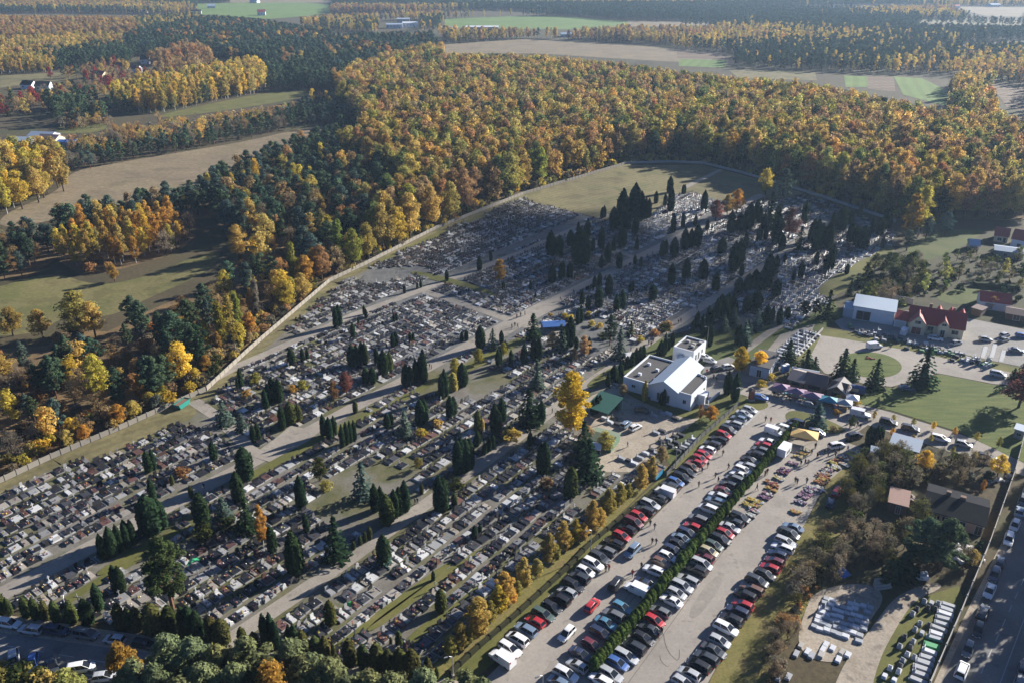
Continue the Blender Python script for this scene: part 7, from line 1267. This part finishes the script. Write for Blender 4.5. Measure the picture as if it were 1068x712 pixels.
def tarp(name, text, u, v, w, d, h, mat):
    p = P(u, v); t = thing(name, text, 'tarpaulin', (p.x, p.y, .03), .5); n = 7; b = MB()
    vs = [((i / (n - 1) - .5) * w, (j / (n - 1) - .5) * d, h * max(0, 1 - ((i / (n - 1) - .5) ** 2 + (j / (n - 1) - .5) ** 2) * 3.6) * rY.uniform(.7, 1.1) + .03) for i in range(n) for j in range(n)]
    b.add(vs, [(i * n + j, i * n + j + 1, (i + 1) * n + j + 1, (i + 1) * n + j)[::-1] for i in range(n - 1) for j in range(n - 1)]); obj('sheet', b.mesh('sheet', mat), t)
tarp('tarpaulin', 'bright blue tarpaulin over a heap in the thicket', 878.5, 597, 2.2, 2.6, 1.4, M_BLUET); tarp('tarpaulin', 'bright green cover on a grave beside the wide spruce', 201, 585, 2.4, 1.6, .5, flat('grass_mat', (.02, .28, .12), .7)); tarp('tarpaulin', 'bright green cover on a grave near the ditch trees', 366, 630, 2.2, 1.5, .5, flat('grass_mat2', (.03, .26, .07), .7))
p = P(921, 614); t = thing('stone_stack', 'white stepped stack of panels against the dark spruce', 'stack', (p.x, p.y, .03), .2)
for k in range(4): b = MB(); b.box((0, .35 * k, .25 + .22 * k), (3.4 - .2 * k, .33, .5 + .44 * k)); obj('panel', b.mesh('panel', M_CONC), t)
p = P(958, 602); t = thing('slab_crate', 'white crate frame of stacked panels beside the dirt track', 'crate', (p.x, p.y, .03), -.2)
for k in range(4): b = MB(); b.box((0, (k - 1.5) * .45, .55), (3.2, .16, 1.0)); obj('board', b.mesh('board', M_WHITE), t)
for s in (-1, 1): b = MB(); b.box((s * 1.3, 0, 1.12), (.2, 1.8, .12)); obj('batten', b.mesh('batten', M_WHITE), t)
def skip(text, u, v, mat, rz):
    p = P(u, v); t = thing('skip', text, 'skip', (p.x, p.y, .05), rz); b = MB()
    prof = [(-1.7, .15), (1.7, .15), (2.2, 1.5), (-2.2, 1.5)]; b.add([(x, y, z) for y in (-.95, .95) for x, z in prof], [(0, 1, 5, 4), (1, 2, 6, 5), (3, 0, 4, 7), (0, 3, 2, 1), (4, 5, 6, 7)]); b.add([(-2.0, -.85, 1.3), (2.0, -.85, 1.3), (2.0, .85, 1.3), (-2.0, .85, 1.3)], [(0, 1, 2, 3)], 1); obj('tub', b.mesh('tub', [mat, M_BRICK]), t)
    for s in (-1, 1): b = MB(); b.box((0, s * 1.0, 1.45), (4.4, .1, .14)); obj('rim', b.mesh('rim', mat), t)
skip('green skip full of debris beside the concrete wall', 190.5, 423.5, flat('skip_green', (.02, .20, .16), .5), ROT_U + .3); skip('blue skip under the golden trees by the car park', 684, 496, flat('skip_blue', (.03, .22, .38), .5), ROT_U)
# ---------------------------------------------------------------- chrysanthemums for sale
def tray(u, v, codes, rz, n=26, wl=(2.4, 1.1)):
    p = P(u, v, .2); names = {'w': 0, 'y': 1, 'p': 2, 'r': 3, 'o': 4, 'v': 5}; c0 = FCOL[names[codes[0]]]
    tx = f'row of {c0[1]}' + (f' and {FCOL[names[codes[1]]][1]}' if len(codes) > 1 and codes[1] != codes[0] else '') + ' chrysanthemum pots on the paving'
    t = thing('flower_display', tx, 'flowers', (p.x, p.y, .06), rz, 'flower displays of the market')
    for k in range(n - 6):
        f = FCOL[names[codes[k % len(codes)]]][0]; o = obj('flower_pot', POT, t, jit(f, .12)); s = rD.uniform(1.15, 1.6); o.scale = (s, s, s * .9); o.location = (rD.uniform(-.5, .5) * wl[0], (k % 3 - 1) * wl[1] * .36 + rD.normal(0, .05), 0)
for u, v, c in [(782.6, 537, 'w'), (786, 532, 'wp'), (780, 526, 'y'), (787.5, 527, 'yp'), (791, 523.5, 'yw'), (785, 521, 'y'), (797, 518.5, 'pv'), (801, 515, 'wp'), (804.5, 510, 'yo'), (807, 506, 'ro'), (804, 503, 'ro'), (813, 499, 'wy'), (816, 492.5, 'vr'), (820, 489.5, 'vp'), (827, 483, 'pv'), (833, 476, 'yw'), (836.5, 472.5, 'yo'), (840, 469, 'wy'),
                (829.8, 533.8, 'yo'), (834.8, 523.5, 'wv'), (838, 518, 'vp'), (840.5, 515, 'vp'), (843.3, 512, 'vw'), (846.6, 508.5, 'wv'), (851, 510.5, 'wp'), (856, 509, 'w'), (855, 503, 'o'), (858, 500, 'oy'), (861, 498, 'o'), (857, 496, 'or'), (862, 494, 'ow'), (863, 490, 'wp'), (868, 487.5, 'wy'), (869.5, 482.8, 'y'), (874, 481, 'or'), (879.4, 477.5, 'ow'), (884, 476.5, 'wr'), (888, 474.5, 'y'), (893, 472, 'yw'), (899, 471, 'wo'), (905, 471.5, 'yw'), (880, 484, 'w'), (873, 487, 'w')]:
    tray(u, v, c, ROT_V + rD.normal(0, .08))
# ---------------------------------------------------------------- people
def figure(pose, seed):
    """one continuous body grown on a skeleton; material by zone: 0 skin, 1 coat, 2 trousers, 3 shoes"""
    st, ar, lean = pose
    J = {'pel': (0, 0, .92), 'wai': (lean * .05, 0, 1.08), 'che': (lean * .1, 0, 1.34), 'nek': (lean * .12, 0, 1.50), 'hd1': (lean * .14 + .02, 0, 1.60), 'hd2': (lean * .14 + .015, 0, 1.70)}
    E = [('pel', 'wai'), ('wai', 'che'), ('che', 'nek'), ('nek', 'hd1'), ('hd1', 'hd2')]; R = {'pel': .155, 'wai': .14, 'che': .165, 'nek': .06, 'hd1': .09, 'hd2': .085}
    for s, nm in ((1, 'l'), (-1, 'r')):
        f = st * s
        for k, p, r in (('hip', (0, s * .09, .88), .11), ('kne', (f * .16 + .04, s * .095, .48), .075), ('ank', (f * .3, s * .09, .09), .05), ('toe', (f * .3 + .17, s * .1, .05), .045), ('sho', (lean * .11, s * .19, 1.42), .075), ('elb', (-f * .12 * ar, s * .26, 1.14), .055), ('wri', (-f * .2 * ar + .10, s * .25, .90), .04), ('fin', (-f * .2 * ar + .13, s * .24, .80), .03)): J[k + nm] = p; R[k + nm] = r
        E += [('pel', 'hip' + nm), ('hip' + nm, 'kne' + nm), ('kne' + nm, 'ank' + nm), ('ank' + nm, 'toe' + nm), ('che', 'sho' + nm), ('sho' + nm, 'elb' + nm), ('elb' + nm, 'wri' + nm), ('wri' + nm, 'fin' + nm)]
    ks = list(J); me = bpy.data.meshes.new('body'); me.from_pydata([J[k] for k in ks], [(ks.index(a), ks.index(b)) for a, b in E], [])
    o = bpy.data.objects.new('figure_skeleton', me); COL.objects.link(o); o.modifiers.new('skin', 'SKIN'); sd = me.skin_vertices[0].data
    for i, k in enumerate(ks): sd[i].radius = (R[k], R[k] * (1.25 if k in ('che', 'wai', 'pel') else 1.0)); sd[i].use_root = k == 'pel'
    ss = o.modifiers.new('sub', 'SUBSURF'); ss.levels = 1; bpy.context.view_layer.update()
    ev = o.evaluated_get(bpy.context.evaluated_depsgraph_get()); m2 = bpy.data.meshes.new_from_object(ev); bpy.data.objects.remove(o)
    m2.name = 'body'; m2.materials.clear()
    for m_ in (M_SKIN, M_COAT, M_TROU, M_SHOE): m2.materials.append(m_)
    for pl in m2.polygons:
        c = pl.center; hand = c.z < .90 and abs(c.y) > .2 and c.z > .7
        pl.material_index = 0 if c.z > 1.50 or hand else 1 if c.z > .82 else 3 if c.z < .12 else 2
        pl.use_smooth = True
    return m2
M_SKIN = flat('skin', (.48, .30, .22), .6); M_SHOE = flat('shoe', (.03, .025, .022), .6)
m, nt, out = newmat('coat'); principled(nt, out, tint_node(nt, 'INSTANCER', 'tint'), .85, .2); M_COAT = m
m, nt, out = newmat('trousers'); principled(nt, out, tint_node(nt, 'INSTANCER', 'tint2'), .85, .2); M_TROU = m
FIGS = [figure(p, i) for i, p in enumerate([(1.0, 1, .4), (-1.0, 1, .4), (.15, .3, .1), (-.5, .6, .3)])]
b = MB(); b.lathe([(.02, -.10), (.098, -.05), (.106, .02), (.085, .08), (.03, .105)], 9); HAIR = b.mesh('hair', stone_mat('hair_fibre', 'INSTANCER'), True)
PC = [((.02, .02, .022), 'black'), ((.03, .04, .08), 'dark blue'), ((.10, .10, .10), 'grey'), ((.16, .10, .06), 'brown'), ((.32, .03, .03), 'red'), ((.30, .26, .20), 'beige'), ((.05, .07, .05), 'dark green'), ((.5, .5, .5), 'white')]
PW = [.36, .18, .14, .10, .05, .07, .06, .04]
rP = np.random.default_rng(12)
def person(u, v, phrase, force=None):
    p = P(u, v); c = PC[int(rP.choice(8, p=PW))] if force is None else PC[force]; tr = [((.02, .02, .025), 'black'), ((.04, .06, .11), 'blue'), ((.12, .11, .09), 'grey')][int(rP.choice(3))]
    k = int(rP.integers(4)); s = rP.uniform(.94, 1.06); t = thing('person', f'person in {c[1]} coat and {tr[1]} trousers {phrase}', 'person', (p.x, p.y, .06), ROT_U + (math.pi if rP.uniform() < .5 else 0) + rP.normal(0, .5), 'visitors', s)
    o = obj('body', FIGS[k], t, c[0]); o['tint2'] = list(tr[0]); ln = (.4, .4, .1, .3)[k]
    o = obj('hair', HAIR, t, [(.03, .02, .015), (.10, .06, .03), (.30, .28, .26)][int(rP.choice(3, p=[.5, .3, .2]))]); o.location = (ln * .14 - .005, 0, 1.70)
for u, v, ph, *f in [(678, 548, 'in the car park aisle'), (682.5, 552, 'in the car park aisle'), (680, 567, 'in the car park aisle'), (684, 568, 'in the car park aisle'), (631.6, 596, 'beside a white car at the ditch row'), (635, 595, 'beside a white car at the ditch row'), (668.7, 592.7, 'beside a white off-road car'), (659.4, 601, 'in the car park aisle', 4), (728.5, 508, 'in the upper car park aisle'), (746, 498.4, 'in the upper car park aisle'), (749, 503, 'in the upper car park aisle'), (789, 511, 'between hedge and flower stands'), (797.8, 496.7, 'between hedge and flower stands'), (800, 494, 'between hedge and flower stands'), (829, 503.5, 'between the two flower lines'), (831, 505, 'between the two flower lines'), (841, 504, 'between the two flower lines'), (732, 492.7, 'behind the red cars of the ditch row'), (738, 487.6, 'behind the red cars of the ditch row'), (753.7, 475, 'in the upper car park aisle'), (759.6, 489.3, 'in the upper car park aisle'), (798, 439.6, 'at the top of the car park aisle'), (803.5, 440.5, 'at the top of the car park aisle', 4), (835, 485, 'beside the purple flower displays'), (839.3, 484.3, 'beside the purple flower displays'), (842.7, 485, 'beside the purple flower displays'), (850, 467.4, 'near the gold tent'), (860, 474, 'beside the white car at the flower stands'), (863.4, 476, 'beside the white car at the flower stands'), (871, 476, 'looking at the flowers on the verge'), (874.7, 471.5, 'looking at the flowers on the verge'), (883.7, 470, 'looking at the flowers on the verge'), (893.8, 445, 'at the tip of the green island'), (897, 446.6, 'at the tip of the green island'), (886, 446.6, 'at the tip of the green island'), (816, 419.6, 'before the market stalls'), (811, 415, 'before the market stalls'), (807, 413, 'before the market stalls'), (824, 421, 'before the market stalls'), (834, 422, 'before the market stalls'), (868, 428, 'at the turquoise awning'), (690, 661, 'behind the black car at the hedge'), (686, 666, 'behind the black car at the hedge'), (539, 332.5, 'on the wide gravel path'), (543, 330.8, 'on the wide gravel path'), (547.4, 329, 'on the wide gravel path'), (540, 342.6, 'on the wide gravel path'), (537, 341, 'on the wide gravel path'), (534, 343, 'on the wide gravel path'), (584.5, 314, 'on the upper main path'), (598, 306.3, 'on the upper main path'), (600, 307.3, 'on the upper main path'), (213, 509.5, 'on the lower main path'), (85, 547, 'between grave rows'), (433, 525.5, 'on the second gravel path'), (435.5, 525, 'on the second gravel path'), (448, 384, 'on the main path by the slim thujas'), (450, 384.5, 'on the main path by the slim thujas'), (679, 361, 'on the path behind the chapel'), (676.5, 359.5, 'on the path behind the chapel'), (681, 357.5, 'on the path behind the chapel'), (658, 366, 'on the path behind the chapel'), (629.3, 393, 'on the path by the chapel corner'), (631.4, 393.5, 'on the path by the chapel corner'), (707.4, 338, 'on the path uphill of the annexe'), (710, 336.5, 'on the path uphill of the annexe'), (726.8, 324, 'on the path uphill of the annexe'), (654.4, 466, 'alone in the gravel yard'), (921, 399.5, 'under the spruce of the turning circle'), (927.6, 363.5, 'on the turning circle road'), (929, 363.2, 'on the turning circle road'), (744, 395, 'before the chapel porch'), (747, 398, 'before the chapel porch'), (737, 390, 'before the chapel porch'), (781, 480, 'between hedge and box trailer', 6), (846, 474, 'near the gold tent'), (576, 431, 'on the second gravel path'), (852, 478, 'beside the yellow flower displays')]:
    person(u, v, ph, *f)
# red flower cross on the turning circle, trolley of hay in the grass
p = P(905.5, 373.5); t = thing('flower_bed', 'small red planted bed on the round lawn', 'flower bed', (p.x, p.y, .09)); b = MB(); [b.box((rD.normal(0, .6), rD.normal(0, .5), .15), (.4, .4, .3), rD.uniform(0, 3), 0, .7) for _ in range(14)]; obj('flowers', b.mesh('flowers', flat('red_bloom', (.25, .03, .03))), t)
# ---------------------------------------------------------------- the clouds that shade the upper cemetery
def cloud(poly, z, seed):
    r = np.random.default_rng(seed); off = Vector((SDIR.x, SDIR.y, 0)) * (z / SDIR.z); w = np.array(W(poly)); c = w.mean(0)
    bm = bmesh.new(); x0, y0 = w.min(0); x1, y1 = w.max(0); st = 17.0
    for x in np.arange(x0, x1, st):
        for y in np.arange(y0, y1, st):
            a, b_ = x + r.normal(0, 4), y + r.normal(0, 4)
            if inside(np.array([a]), np.array([b_]), w)[0]:
                m_ = Matrix.Translation((a + off.x, b_ + off.y, z + r.normal(0, 4))) @ Matrix.Diagonal((1, 1, .5, 1)); bmesh.ops.create_icosphere(bm, subdivisions=1, radius=r.uniform(11, 19), matrix=m_)
    me = bpy.data.meshes.new('cloud'); bm.to_mesh(me); bm.free(); me.materials.append(M_CLOUD); structure('cloud', me, 'stuff')
m, nt, out = newmat('cloud_vapour'); d = N(nt, 'ShaderNodeBsdfDiffuse'); d.inputs[0].default_value = (.85, .86, .88, 1); tr = N(nt, 'ShaderNodeBsdfTranslucent'); tr.inputs[0].default_value = (.7, .7, .72, 1); a1 = N(nt, 'ShaderNodeAddShader'); nt.links.new(d.outputs[0], a1.inputs[0]); nt.links.new(tr.outputs[0], a1.inputs[1]); tp = N(nt, 'ShaderNodeBsdfTransparent'); cm = N(nt, 'ShaderNodeMixShader'); cm.inputs[0].default_value = .58; nt.links.new(a1.outputs[0], cm.inputs[1]); nt.links.new(tp.outputs[0], cm.inputs[2]); nt.links.new(cm.outputs[0], out.inputs[0]); M_CLOUD = m
cloud([(465, 228), (546, 210), (600, 222), (655, 236), (700, 240), (760, 250), (805, 262), (832, 280), (845, 302), (800, 340), (745, 330), (690, 318), (640, 322), (600, 326), (560, 312), (520, 296), (480, 272)], 420, 1)
settle_labels()
